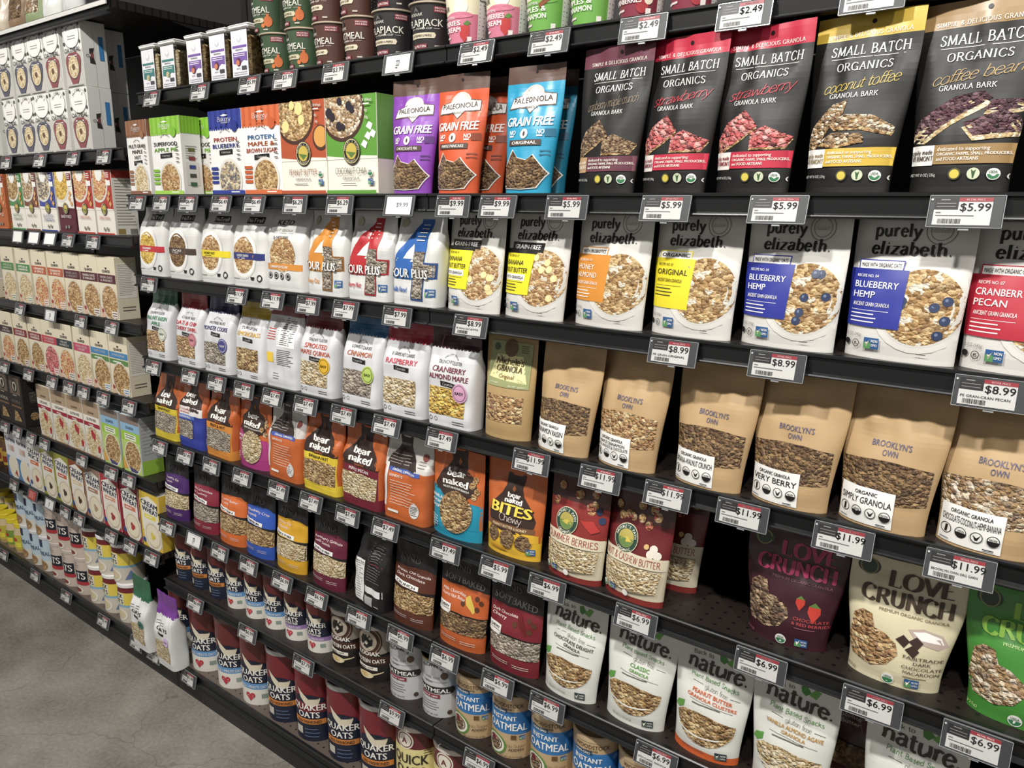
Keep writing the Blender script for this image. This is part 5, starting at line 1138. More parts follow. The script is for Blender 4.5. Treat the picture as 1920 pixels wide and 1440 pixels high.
ITEMS = [
 ('pack_jar', ('3f7f7a', 'green'), 'granola_jar', 'small clear granola jar with teal label, furthest along the shelf', 'jar', 'clear granola jars on the top shelf', -1.1523, 0.0628, 1.9651, 0),
 ('pack_jar', ('3f7f7a', 'green'), 'granola_jar', 'clear granola jar with teal label second from the far end', 'jar', 'clear granola jars on the top shelf', -1.047, 0.0628, 1.9651, 0),
 ('pack_jar', ('7a5aa8', 'fig'), 'granola_jar', 'clear granola jar with purple label beside the teal ones', 'jar', 'clear granola jars on the top shelf', -0.9133, 0.0628, 1.9651, 0),
 ('pack_jar', ('7a5aa8', 'fig'), 'granola_jar', 'clear granola jar with purple label in the middle of three', 'jar', 'clear granola jars on the top shelf', -0.8047, 0.0628, 1.9651, 0),
 ('pack_jar', ('7a5aa8', 'fig'), 'granola_jar', 'clear granola jar with purple label beside green oatmeal cups', 'jar', 'clear granola jars on the top shelf', -0.7072, 0.0628, 1.9651, 0),
 ('pack_kodcup', ('green',), 'oatmeal_cup', 'dark green oatmeal cup in lower tier, first of two from left', 'cup', 'cups of oatmeal on the top shelf', -0.6118, 0.1148, 1.9651, -0.15),
 ('pack_kodcup', ('green',), 'oatmeal_cup', 'dark green oatmeal cup in lower tier, second of two from left', 'cup', 'cups of oatmeal on the top shelf', -0.5101, 0.1148, 1.9651, -0.15),
 ('pack_kodcup', ('brown',), 'oatmeal_cup', 'chocolate brown oatmeal cup in lower tier, first of two from left', 'cup', 'cups of oatmeal on the top shelf', -0.4084, 0.1148, 1.9651, -0.15),
 ('pack_kodcup', ('brown',), 'oatmeal_cup', 'chocolate brown oatmeal cup in lower tier, second of two from left', 'cup', 'cups of oatmeal on the top shelf', -0.3067, 0.1148, 1.9651, -0.15),
 ('pack_kodcup', ('black',), 'oatmeal_cup', 'black flapjack cup in lower tier, first of two from left', 'cup', 'cups of oatmeal on the top shelf', -0.205, 0.1148, 1.9651, 0.25),
 ('pack_kodcup', ('black',), 'oatmeal_cup', 'black flapjack cup in lower tier, second of two from left', 'cup', 'cups of oatmeal on the top shelf', -0.0915, 0.1148, 1.9651, 0.25),
 ('pack_kodcup', ('green',), 'oatmeal_cup', 'dark green oatmeal cup stacked on another, first of two from left', 'cup', 'cups of oatmeal on the top shelf', -0.6429, 0.1148, 2.0626, -0.15),
 ('pack_kodcup', ('green',), 'oatmeal_cup', 'dark green oatmeal cup stacked on another, second of two from left', 'cup', 'cups of oatmeal on the top shelf', -0.5208, 0.1148, 2.0626, -0.15),
 ('pack_kodcup', ('brown',), 'oatmeal_cup', 'chocolate brown oatmeal cup stacked on another, first of two from left', 'cup', 'cups of oatmeal on the top shelf', -0.4191, 0.1148, 2.0626, -0.15),
 ('pack_kodcup', ('brown',), 'oatmeal_cup', 'chocolate brown oatmeal cup stacked on another, second of two from left', 'cup', 'cups of oatmeal on the top shelf', -0.3174, 0.1148, 2.0626, -0.15),
 ('pack_kodcup', ('black',), 'oatmeal_cup', 'black flapjack cup stacked on another, first of two from left', 'cup', 'cups of oatmeal on the top shelf', -0.2003, 0.1148, 2.0626, 0.25),
 ('pack_kodcup', ('black',), 'oatmeal_cup', 'black flapjack cup stacked on another, second of two from left', 'cup', 'cups of oatmeal on the top shelf', -0.0915, 0.1148, 2.0626, 0.25),
 ('pack_qcup', ('d77a92', ['BERRIES', '& CREAM'], 'straw'), 'oatmeal_cup', 'pink and cream oatmeal cup beside the black cups', 'cup', 'cups of oatmeal on the top shelf', 0.0116, 0.1088, 1.9651, -0.3),
 ('pack_qcup', ('d77a92', ['STRAWBERRIES', '& CREAM'], 'straw'), 'oatmeal_cup', 'pink and cream oatmeal cup beside the green one', 'cup', 'cups of oatmeal on the top shelf', 0.1149, 0.1088, 1.9651, -0.3),
 ('pack_qcup', ('6fae4a', ['APPLES &', 'CINNAMON'], 'cinn'), 'oatmeal_cup', 'lime green oatmeal cup beside the pink ones', 'cup', 'cups of oatmeal on the top shelf', 0.2131, 0.1088, 1.9651, -0.3),
 ('pack_qcup', ('6fae4a', ['APPLES &', 'CINNAMON'], 'cinn'), 'oatmeal_cup', 'lime green oatmeal cup beside the maroon ones', 'cup', 'cups of oatmeal on the top shelf', 0.3113, 0.1088, 1.9651, -0.3),
 ('pack_qcup', ('8a3444', ['APPLES &', 'CRANBERRIES'], 'cran'), 'oatmeal_cup', 'maroon oatmeal cup beside the lime green one', 'cup', 'cups of oatmeal on the top shelf', 0.4095, 0.1088, 1.9651, -0.3),
 ('pack_qcup', ('8a3444', ['APPLES &', 'CRANBERRIES'], 'cran'), 'oatmeal_cup', 'maroon oatmeal cup nearest the camera', 'cup', 'cups of oatmeal on the top shelf', 0.5077, 0.1088, 1.9651, -0.3),
 ('pack_bakery_box', ('8a5a3c', '9c6c4c', ['MULTI GRAIN', 'MAPLE', 'NUT'], ['5a4a40', '5a4a40', '5a4a40'], 'pale', '8a5a40', 0.118), 'oatmeal_box', 'oatmeal box with brown striped top', 'box', '', -1.15, 0.006, 1.672, 0),
 ('pack_bakery_box', ('8cc63a', '7cb82e', ['SUPERFOOD', 'APPLE PIE'], ['3a3a38', '7cb82e'], 'nut', '9ccf4a', 0.15), 'oatmeal_box', 'oatmeal box with lime green striped top, in front', 'box', '', -0.9922, 0.004, 1.672, 0),
 ('pack_bakery_box', ('8cc63a', '7cb82e', ['SUPERFOOD', 'APPLE PIE'], ['3a3a38', '7cb82e'], 'nut', '9ccf4a', 0.15), 'oatmeal_box', 'second lime green topped oatmeal box standing behind the front one', 'box', '', -0.9364, 0.072, 1.672, 0),
 ('pack_bakery_box', ('2f3f9a', '27358a', ['PROTEIN', 'BLUEBERRY'], ['c0503a', '2f3f9a'], 'bluefood', '2f3f9a', 0.148), 'oatmeal_box', 'oatmeal box with royal blue striped top', 'box', '', -0.7062, 0.004, 1.672, 0),
 ('pack_bakery_box', ('d8683a', 'c85a2e', ['PROTEIN', 'MAPLE &', 'BROWN SUGAR'], ['3a7ab8', 'd06a34', 'c0502a'], 'oat', 'd8683a', 0.148), 'oatmeal_box', 'oatmeal box with orange striped top', 'box', '', -0.557, 0.004, 1.672, 0),
 ('pack_np_box', ('b5502e', ['PEANUT BUTTER', '8a4a2a', '20g'], 'oat', 'pb'), 'granola_box', 'rust red granola box with banana bowl', 'box', '', -0.3993, 0.004, 1.672, 0),
 ('pack_np_box', ('5c9a34', ['COCONUT CHIA', '4a4a30', '18g'], 'coco', 'coco'), 'granola_box', 'green and cream granola box with dark bowl', 'box', '', -0.2331, 0.004, 1.672, 0),
 ('pack_paleo', ('8a3fb4', '5a2a7a', 'CHOCOLATE FIX'), 'granola_pouch', 'purple grain free pouch with brown top', 'pouch', '', -0.0844, 0.014, 1.672, 0.05),
 ('pack_paleo', ('d8552a', '8a3a1c', 'MAPLE PANCAKE'), 'granola_pouch', 'orange grain free pouch with brown top, in front', 'pouch', '', 0.0468, 0.012, 1.672, 0),
 ('pack_paleo', ('d8552a', '8a3a1c', 'MAPLE PANCAKE'), 'granola_pouch', 'orange grain free pouch half hidden behind another orange one', 'pouch', '', 0.0601, 0.075, 1.672, 0),
 ('pack_paleo', ('1f9cc4', '1a6a8a', 'ORIGINAL'), 'granola_pouch', 'bright blue grain free pouch with brown top', 'pouch', '', 0.222, 0.012, 1.672, 0),
 ('pack_paleo', ('1f7c9c', '1a5a7a', 'ORIGINAL'), 'granola_pouch', 'blue pouch painted in shade, tucked behind the bright blue one', 'pouch', '', 0.2065, 0.085, 1.672, 0),  # same blue as the front pouch, darkened in its colour for shade
 ('pack_small', ('6a3644', ['cranberry maple crunch'], 'a08a70', 'f0e4d0', 'c8a070', 'choc'), 'granola_bark_pouch', 'black granola bark pouch with plum band', 'pouch', 'black granola bark pouches on the second shelf', 0.3933, 0.012, 1.672, -0.14),
 ('pack_small', ('c42640', ['strawberry'], 'd8404e', '8a2030', 'ece4dc', 'straw'), 'granola_bark_pouch', 'black granola bark pouch with red band, beside the plum one', 'pouch', 'black granola bark pouches on the second shelf', 0.5233, 0.012, 1.672, -0.14),
 ('pack_small', ('c42640', ['strawberry'], 'd8404e', '8a2030', 'ece4dc', 'straw'), 'granola_bark_pouch', 'black granola bark pouch with red band, beside the yellow one', 'pouch', 'black granola bark pouches on the second shelf', 0.6575, 0.012, 1.672, -0.14),
 ('pack_small', ('d0ac38', ['coconut toffee'], 'd8b848', '8a7a50', 'e8e6e0', 'coco'), 'granola_bark_pouch', 'black granola bark pouch with yellow band', 'pouch', 'black granola bark pouches on the second shelf', 0.7992, 0.012, 1.672, -0.14),
 ('pack_small', ('9a7a4a', ['coffee bean'], 'b8924a', '4a3a28', 'ecebe6', 'coffee'), 'granola_bark_pouch', 'black granola bark pouch with tan band', 'pouch', 'black granola bark pouches on the second shelf', 0.9426, 0.012, 1.672, -0.14),
 ('pack_small', ('9a7a4a', ['coffee bean'], 'b8924a', '4a3a28', 'ecebe6', 'coffee'), 'granola_bark_pouch', 'black granola bark pouch cut off by the photo edge', 'pouch', '', 1.1109, 0.02, 1.672, -0.14),
 ('pack_nutrail', ('c8303a', 'STRAWBERRY', 'gold', 'f4f0ea'), 'granola_pouch', 'white nut granola pouch with red stripe', 'pouch', 'white nut granola pouches on the third shelf', -1.1396, 0.006, 1.4361, 0),
 ('pack_nutrail', ('4a3a32', 'CACAO', 'dark', 'f0ece4'), 'granola_pouch', 'white nut granola pouch with brown stripe', 'pouch', 'white nut granola pouches on the third shelf', -0.9729, 0.006, 1.4361, 0),
 ('pack_nutrail', ('e8d11e', 'HONEY NUT', 'nut', '2a2620'), 'granola_pouch', 'white nut granola pouch with yellow stripe', 'pouch', 'white nut granola pouches on the third shelf', -0.8083, 0.006, 1.4361, 0),
 ('pack_nutrail', ('2c3478', 'BLUEBERRY CINNAMON', 'nut', 'f0ece8'), 'granola_pouch', 'white nut granola pouch with navy stripe', 'pouch', 'white nut granola pouches on the third shelf', -0.656, 0.006, 1.4361, 0),
 ('pack_nutrail', ('d88a34', 'CINNAMON PECAN', 'nut', 'f4ece0', 1), 'granola_pouch', 'white keto pouch with orange stripe and round bowl picture', 'pouch', '', -0.504, 0.006, 1.4361, 0),
 ('pack_four', ('d88a30', '8a5a24', 'Honey Oat'), 'granola_pouch', 'white pouch with a giant orange numeral four', 'pouch', '', -0.353, 0.008, 1.4361, -0.04),
 ('pack_four', ('c02a30', 'a01f28', 'Cherry Nut'), 'granola_pouch', 'white pouch with a giant red numeral four', 'pouch', '', -0.207, 0.008, 1.4361, -0.04),
 ('pack_four', ('2f68b8', '284a8a', 'Vanilla Almond'), 'granola_pouch', 'white pouch with a giant blue numeral four', 'pouch', '', -0.061, 0.008, 1.4361, -0.04),
 ('pack_pe', ('ece01e', 'GRAIN-FREE', ['BANANA', 'NUT BUTTER'], 'wKETO GRANOLA', 'nut', 'ead898', '3a3820', 'black'), 'granola_pouch', 'white granola pouch with yellow panel, beside the blue numeral pouch', 'pouch', 'white bowl granola pouches on the third shelf', 0.0925, 0.006, 1.4361, -0.12),
 ('pack_pe', ('ece01e', 'GRAIN-FREE', ['BANANA', 'NUT BUTTER'], 'wKETO GRANOLA', 'nut', 'ead898', '3a3820', 'black'), 'granola_pouch', 'white granola pouch with yellow panel, beside the orange panel one', 'pouch', 'white bowl granola pouches on the third shelf', 0.2455, 0.006, 1.4361, -0.12),
 ('pack_pe', ('d98a2c', 'WITH PROBIOTICS', ['HONEY', 'ALMOND'], 'lANCIENT GRAIN GRANOLA', 'oat', '', 'f4ece0', 'flag'), 'granola_pouch', 'white granola pouch with orange panel and bowl', 'pouch', 'white bowl granola pouches on the third shelf', 0.4123, 0.006, 1.4361, -0.12),
 ('pack_pe', ('ecd820', 'ORGANIC', ['ORIGINAL'], 'dANCIENT GRAIN GRANOLA', 'oat', '', '3a3820', 'flag'), 'granola_pouch', 'white granola pouch with plain yellow organic panel', 'pouch', 'white bowl granola pouches on the third shelf', 0.5728, 0.006, 1.4361, -0.12),
 ('pack_pe', ('2a349a', 'MADE WITH ORGANIC OATS', ['BLUEBERRY', 'HEMP'], 'lANCIENT GRAIN GRANOLA', 'oat', '2e3a5c', 'f0eff0', 'flag'), 'granola_pouch', 'white granola pouch with royal blue panel, second from the red panel', 'pouch', 'white bowl granola pouches on the third shelf', 0.7351, 0.006, 1.4361, -0.12),
 ('pack_pe', ('2a349a', 'MADE WITH ORGANIC OATS', ['BLUEBERRY', 'HEMP'], 'lANCIENT GRAIN GRANOLA', 'oat', '2e3a5c', 'f0eff0', 'flag'), 'granola_pouch', 'white granola pouch with royal blue panel, beside the red panel', 'pouch', 'white bowl granola pouches on the third shelf', 0.8965, 0.006, 1.4361, -0.12),
 ('pack_pe', ('bc2438', 'MADE WITH ORGANIC OATS', ['CRANBERRY', 'PECAN'], 'lANCIENT GRAIN GRANOLA', 'oat', '8a2030', 'f4e8e6', 'flag'), 'granola_pouch', 'white granola pouch with red panel at the photo edge', 'pouch', 'white bowl granola pouches on the third shelf', 1.0495, 0.006, 1.4361, -0.12),
 ('pack_bakery', ('2f6a4a', ['WALNUT RAISIN', 'APPLE'], '2f8a5a', 'd8dcc8', 'nut', 'CRUNCHY CLUSTER'), 'granola_pouch', 'white granola pouch with dark green scalloped top', 'pouch', '', -1.1484, 0.004, 1.1807, 0),
 ('pack_bakery', ('a83038', ['DATE & CHIP', 'CHERRY SWIRL'], 'c8343c', 'd88a90', 'nut', 'COOKIE BLISS'), 'granola_pouch', 'white granola pouch with crimson top and pink badge', 'pouch', '', -0.9786, 0.004, 1.1807, 0),
 ('pack_bakery', ('2a2a58', ['MONSTER COOKIE'], '2a2a6a', '4a4a8a', 'grey', 'NUTFREE BLISS'), 'granola_pouch', 'white granola pouch with navy blue top', 'pouch', '', -0.8305, 0.004, 1.1807, 0),
 ('pack_bakery', ('c9a824', ['LEMONGRASS'], 'd8a838', '', 'oat', 'TURN OF SUN'), 'granola_pouch', 'white granola pouch with mustard yellow top', 'pouch', '', -0.6787, 0.004, 1.1807, 0),
 ('pack_bakery_back', (), 'granola_pouch', 'pouch turned to show its printed back panel', 'pouch', '', -0.5386, 0.004, 1.1807, 0),
 ('pack_bakery', ('7a2c30', ['SPROUTED', 'MAPLE QUINOA'], 'c8503a', 'e8b52e', 'pale', 'CRUNCHY CLUSTER'), 'granola_pouch', 'white granola pouch with brick top and yellow badge', 'pouch', '', -0.3994, 0.004, 1.1807, 0),
 ('pack_bakery', ('2a6a9a', ['CINNAMON'], 'b85a2c', 'b8d060', 'grey', 'LOWEST CARBS'), 'granola_pouch', 'white granola pouch with blue top', 'pouch', '', -0.2427, 0.004, 1.1807, 0),
 ('pack_bakery', ('b02c42', ['RASPBERRY'], 'd84a5c', '', 'pale', '8 GRAMS NET CARBS'), 'granola_pouch', 'white granola pouch with raspberry red scalloped top', 'pouch', '', -0.0995, 0.004, 1.1807, 0),
 ('pack_bakery', ('43202c', ['CRANBERRY', 'ALMOND MAPLE'], '7a2438', 'd8a0c0', 'gold', 'CRUNCHY CLUSTER'), 'granola_pouch', 'white granola pouch with dark plum top and yellow clusters', 'pouch', '', 0.0435, 0.004, 1.1807, 0),
 ('pack_michele', (), 'granola_pouch', 'narrow kraft paper pouch with a green and cream label', 'pouch', '', 0.183, 0.008, 1.1807, 0),
 ('pack_brooklyn', (['CINNAMON RAISIN'], 'dark', 1), 'granola_pouch', 'kraft paper granola pouch beside the green labelled one', 'pouch', 'kraft paper granola pouches on the fourth shelf', 0.3265, -0.004, 1.1807, -0.14),
 ('pack_brooklyn', (['MAPLE CINNAMON', 'WITH WALNUTS & CHOCOLATE'], 'nut', 1), 'granola_pouch', 'kraft paper granola pouch whose sticker has three text lines', 'pouch', 'kraft paper granola pouches on the fourth shelf', 0.4671, -0.004, 1.1807, -0.14),
 ('pack_brooklyn', (['BANANA-WALNUT CRUNCH'], 'dark', 1), 'granola_pouch', 'third kraft paper granola pouch counting from the green labelled one', 'pouch', 'kraft paper granola pouches on the fourth shelf', 0.6256, -0.004, 1.1807, -0.14),
 ('pack_brooklyn', (['VERY BERRY'], 'dark', 1), 'granola_pouch', 'fourth kraft paper granola pouch counting from the green labelled one', 'pouch', 'kraft paper granola pouches on the fourth shelf', 0.7651, -0.004, 1.1807, -0.14),
 ('pack_brooklyn', (['SIMPLY GRANOLA'], 'dark', 0), 'granola_pouch', 'kraft paper granola pouch beside the one full of coconut flakes', 'pouch', 'kraft paper granola pouches on the fourth shelf', 0.9038, -0.004, 1.1807, -0.14),
 ('pack_brooklyn', (['CHOCOLATE-COCONUT-HEMP-BANANA'], 'coco', 1), 'granola_pouch', 'kraft paper granola pouch full of pale coconut flakes', 'pouch', 'kraft paper granola pouches on the fourth shelf', 1.0408, -0.004, 1.1807, -0.14),
 ('pack_bear', ('d8c030', ['BANANA NUT'], 'rect', 'grey'), 'granola_pouch', 'small orange and yellow granola pouch at the far shelf end', 'pouch', '', -1.152, 0.008, 0.9228, -0.03),
 ('pack_bear_blue', (), 'granola_pouch', 'orange topped granola pouch with royal blue base', 'pouch', '', -1.004, 0.006, 0.9228, -0.03),
 ('pack_bear', ('dc8a34', ['FRUIT & NUT'], 'rect', 'grey'), 'granola_pouch', 'granola pouch with dark bear shape and light orange base', 'pouch', '', -0.856, 0.006, 0.9228, -0.03),
 ('pack_bear', ('b03a80', ['TRIPLE', 'BERRY'], 'round', 'pale', 'f4f0ea'), 'granola_pouch', 'granola pouch with magenta base and round window', 'pouch', '', -0.705, 0.006, 0.9228, -0.03),
 ('pack_bear_back', (), 'granola_pouch', 'orange pouch with its back turned, beside the magenta one', 'pouch', '', -0.554, 0.006, 0.9228, -0.03),
 ('pack_bear', ('e6c832', ['BANANA NUT'], 'rect', 'oat'), 'granola_pouch', 'granola pouch with bright yellow base beside the maroon based one', 'pouch', '', -0.403, 0.006, 0.9228, -0.03),
 ('pack_bear', ('7c2434', ['MAPLE PECAN'], 'rect', 'pale', 'f4e8e4'), 'granola_pouch', 'granola pouch with dark bear shape and maroon base', 'pouch', '', -0.252, 0.006, 0.9228, -0.03),
 ('pack_bear_back', (), 'granola_pouch', 'orange pouch with its back turned, beside the maroon based one', 'pouch', '', -0.101, 0.006, 0.9228, -0.03),
 ('pack_bear', ('1f94b4', ['VANILLA', 'ALMOND', 'CRISP'], 'round', 'oat', 'f4f0ea'), 'granola_pouch', 'granola pouch with turquoise base and round window', 'pouch', '', 0.05, 0.006, 0.9228, -0.03),
 ('pack_bear', ('1f74a4', ['VANILLA', 'ALMOND', 'CRISP'], 'round', 'oat', 'f4f0ea'), 'granola_pouch', 'turquoise based pouch painted in shade behind the front one', 'pouch', '', 0.0072, 0.115, 0.9228, -0.03),  # the front pouch's turquoise with shade painted into it
 ('pack_bites', (), 'granola_pouch', 'orange and yellow pouch with large yellow lettering and granola lumps', 'pouch', '', 0.2037, 0.01, 0.9228, 0),
 ('pack_np', ('SUMMER BERRIES', 'pale', 'berry'), 'granola_pouch', 'red and cream granola pouch with blueberries printed', 'pouch', '', 0.3635, -0.002, 0.9228, -0.1),
 ('pack_np', ('NUT & CASHEW BUTTER', 'pale', 'nut'), 'granola_pouch', 'red and cream granola pouch with cashews printed, in front', 'pouch', '', 0.4969, -0.002, 0.9228, -0.1),
 ('pack_np', ('NUT & CASHEW BUTTER', 'pale', 'nut'), 'granola_pouch', 'second cashew granola pouch set back behind the front one', 'pouch', '', 0.523, 0.09, 0.9228, -0.1),
 ('pack_love', ('3c1622', 'b83868', '96606a', ['CHOCOLATE', '& RED BERRIES'], 'choc', 'straw'), 'granola_pouch', 'dark maroon granola pouch with strawberries printed', 'pouch', '', 0.777, 0.03, 0.9228, 0),
 ('pack_love', ('d6cca8', '4a3a2a', '7a6a4a', ['FAIRTRADE', 'DARK', 'CHOCOLATE', 'MACAROON'], 'nut', 'choc'), 'granola_pouch', 'cream granola pouch with coconut and chocolate printed', 'pouch', '', 0.9462, 0.02, 0.9228, 0),
 ('pack_love', ('3f8a30', '8cc044', 'b8dc8a', ['APPLE', 'CRUMBLE'], 'coco', 'apple'), 'granola_pouch', 'bright green granola pouch at the photo edge', 'pouch', '', 1.1154, 0.02, 0.9228, 0),
 ('pack_kind', ('4a2468', ['Cinnamon Oat', 'Granola'], 'EXCELLENT SOURCE', 'pale'), 'granola_pouch', 'black topped granola pouch in purple', 'pouch', 'black topped granola pouches on the sixth shelf', -1.148, 0.004, 0.6521, 0),
 ('pack_kind', ('8a2436', ['Dark Chocolate', '& Cranberry'], 'PROTEIN', 'grey'), 'granola_pouch', 'black topped granola pouch in dark red, beside the purple', 'pouch', 'black topped granola pouches on the sixth shelf', -0.9823, 0.004, 0.6521, 0),
 ('pack_kind', ('d8682c', ['Peanut Butter', 'Granola'], 'PROTEIN', 'oat'), 'granola_pouch', 'black topped granola pouch in orange beside the blue', 'pouch', 'black topped granola pouches on the sixth shelf', -0.8399, 0.004, 0.6521, 0),
 ('pack_kind', ('2f56b8', ['Blueberry Crisp', 'Granola'], 'FIBER', 'oat'), 'granola_pouch', 'black topped granola pouch in bright blue', 'pouch', 'black topped granola pouches on the sixth shelf', -0.7047, 0.004, 0.6521, 0),
 ('pack_kind', ('d8a020', ['Honey Oat', 'Granola'], 'SOURCE OF FIBER', 'pale'), 'granola_pouch', 'black topped granola pouch in golden yellow', 'pouch', 'black topped granola pouches on the sixth shelf', -0.5606, 0.004, 0.6521, 0),
 ('pack_kind', ('6a1f38', ['Raspberry Granola', 'with Seeds'], 'SOURCE OF FIBER', 'pale'), 'granola_pouch', 'black topped granola pouch in burgundy beside the yellow', 'pouch', 'black topped granola pouches on the sixth shelf', -0.403, 0.004, 0.6521, 0),
 ('pack_kind_back', (), 'granola_pouch', 'black granola pouch turned to show nutrition facts and barcode', 'pouch', '', -0.2343, 0.008, 0.6521, -0.15),
 ('pack_kind', ('5c2e1e', ['Protein Oat Granola', 'Dark Chocolate'], 'CRUNCH', 'oat'), 'granola_pouch', 'black topped granola pouch in chocolate brown', 'pouch', '', -0.0953, 0.006, 0.6521, 0),
 ('pack_kind_soft', ('c05a28', ['Milk Chocolate', 'Peanut Nut Butter'], 'dark'), 'granola_pouch', 'black and orange soft baked granola pouch', 'pouch', '', 0.0626, 0.006, 0.6521, 0),
 ('pack_kind_soft', ('7a1f28', ['Dark Chocolate', 'Cherry'], 'grey'), 'granola_pouch', 'black and dark red soft baked granola pouch', 'pouch', '', 0.2136, 0.006, 0.6521, 0),
 ('pack_btn', (['CHOCOLATE DELIGHT', 'GRANOLA'], '3a342e', 'oat'), 'granola_pouch', 'pale grey plant based granola pouch with black flavour text', 'pouch', 'pale plant based granola pouches', 0.3593, 0.004, 0.6521, 0),
 ('pack_btn', (['CLASSIC', 'GRANOLA'], '5a9a3e', 'oat'), 'granola_pouch', 'pale grey plant based granola pouch with green flavour text', 'pouch', 'pale plant based granola pouches', 0.5085, 0.01, 0.6521, 0),
 ('pack_btn', (['PEANUT BUTTER', 'GRANOLA CLUSTERS'], 'd8602c', 'oat', 'd8602c'), 'granola_pouch', 'pale grey plant based granola pouch with orange foot', 'pouch', 'pale plant based granola pouches', 0.6577, 0.01, 0.6521, 0),
 ('pack_btn', (['VANILLA ALMOND AGAVE', 'GRANOLA'], 'b88a3a', 'pale'), 'granola_pouch', 'pale grey plant based granola pouch with tan flavour text', 'pouch', 'pale plant based granola pouches', 0.8091, 0.01, 0.6521, 0),
 ('pack_kind_soft', ('4a2a20', ['Milk Chocolate', 'Peanut Butter'], 'dark'), 'granola_pouch', 'dark brown pouch standing in shade between pale pouches', 'pouch', '', 0.8911, 0.1, 0.6521, 0),
 ('pack_btn', (['CLASSIC', 'GRANOLA'], '5a9a3e', 'oat'), 'granola_pouch', 'pale grey plant based granola pouch lowest toward the photo corner', 'pouch', 'pale plant based granola pouches', 0.9948, 0.012, 0.6521, 0),
 ('pack_quaker', ('dark', 0.0455, 0.182), 'oat_canister', 'navy and red oat canister with orange band, first of three from left', 'canister', 'oat canisters on the seventh shelf', -1.164, 0.0655, 0.424, 0.2),
 ('pack_quaker', ('dark', 0.0455, 0.182), 'oat_canister', 'navy and red oat canister with orange band, second of three from left', 'canister', 'oat canisters on the seventh shelf', -1.0673, 0.0655, 0.424, 0.2),
 ('pack_quaker', ('dark', 0.0455, 0.182), 'oat_canister', 'navy and red oat canister with orange band, third of three from left', 'canister', 'oat canisters on the seventh shelf', -0.9706, 0.0655, 0.424, 0.2),
 ('pack_quaker', ('one', 0.0455, 0.182), 'oat_canister', 'red, navy and white oat canister with blue band, first of three from left', 'canister', 'oat canisters on the seventh shelf', -0.8739, 0.0655, 0.424, 0.2),
 ('pack_quaker', ('one', 0.0455, 0.182), 'oat_canister', 'red, navy and white oat canister with blue band, second of three from left', 'canister', 'oat canisters on the seventh shelf', -0.7772, 0.0655, 0.424, 0.2),
 ('pack_quaker', ('one', 0.0455, 0.182), 'oat_canister', 'red, navy and white oat canister with blue band, third of three from left', 'canister', 'oat canisters on the seventh shelf', -0.6805, 0.0655, 0.424, 0.2),
 ('pack_quaker', ('gf', 0.0455, 0.182), 'oat_canister', 'oat canister with lilac band, first of two from left', 'canister', 'oat canisters on the seventh shelf', -0.5838, 0.0655, 0.424, 0.2),
 ('pack_quaker', ('gf', 0.0455, 0.182), 'oat_canister', 'oat canister with lilac band, second of two from left', 'canister', 'oat canisters on the seventh shelf', -0.4835, 0.0655, 0.424, 0.2),
 ('pack_kodcan', (), 'oat_canister', 'grey and black oat canister with a round brown bear emblem, first of two from left', 'canister', 'grey and black oat canister with a round brown bear emblem group', -0.3737, 0.072, 0.424, 0.2),
 ('pack_kodcan', (), 'oat_canister', 'grey and black oat canister with a round brown bear emblem, second of two from left', 'canister', 'grey and black oat canister with a round brown bear emblem group', -0.2619, 0.072, 0.424, 0.2),
 ('pack_tin', (), 'oatmeal_tin', 'grey metal oatmeal tin with a gilt rim, first of two from left', 'tin', 'grey metal oatmeal tin with a gilt rim group', -0.1477, 0.073, 0.424, 0.15),
 ('pack_tin', (), 'oatmeal_tin', 'grey metal oatmeal tin with a gilt rim, second of two from left', 'tin', 'grey metal oatmeal tin with a gilt rim group', -0.0335, 0.073, 0.424, 0.15),
 ('pack_wood', (), 'oat_canister', 'kraft and blue instant oatmeal canister, first of five from left', 'canister', 'kraft and blue instant oatmeal canister group', 0.0813, 0.066, 0.424, 0.3),
 ('pack_wood', (), 'oat_canister', 'kraft and blue instant oatmeal canister, second of five from left', 'canister', 'kraft and blue instant oatmeal canister group', 0.1915, 0.066, 0.424, 0.3),
 ('pack_wood', (), 'oat_canister', 'kraft and blue instant oatmeal canister, third of five from left', 'canister', 'kraft and blue instant oatmeal canister group', 0.3017, 0.066, 0.424, 0.3),
 ('pack_wood', (), 'oat_canister', 'kraft and blue instant oatmeal canister, fourth of five from left', 'canister', 'kraft and blue instant oatmeal canister group', 0.4119, 0.066, 0.424, 0.3),
 ('pack_wood', (), 'oat_canister', 'kraft and blue instant oatmeal canister, fifth of five from left', 'canister', 'kraft and blue instant oatmeal canister group', 0.5221, 0.066, 0.424, 0.3),
 ('pack_bakery_oats', ('2f6a4a', '3a7a6a'), 'oat_pouch', 'white oat pouch with crumpled green top, leaning out over the bottom shelf', 'pouch', '', -1.358, -0.04, 0.1213, 0),
 ('pack_bakery_oats', ('7a3a9a', 'd8b8e0'), 'oat_pouch', 'white oat pouch with crumpled purple top, leaning out over the bottom shelf', 'pouch', '', -1.1863, -0.045, 0.1213, 0),
 ('pack_quaker', ('one', 0.065, 0.242), 'oat_canister', 'tall red, navy and white oat canister with blue band, first of four from left', 'canister', 'oat canisters on the bottom shelf', -1.2921, 0.115, 0.1213, 0.1),
 ('pack_quaker', ('one', 0.065, 0.242), 'oat_canister', 'tall red, navy and white oat canister with blue band, second of four from left', 'canister', 'oat canisters on the bottom shelf', -1.0949, 0.077, 0.1213, 0.4),
 ('pack_quaker', ('one', 0.065, 0.242), 'oat_canister', 'tall red, navy and white oat canister with blue band, third of four from left', 'canister', 'oat canisters on the bottom shelf', -0.9434, 0.077, 0.1213, 0.4),
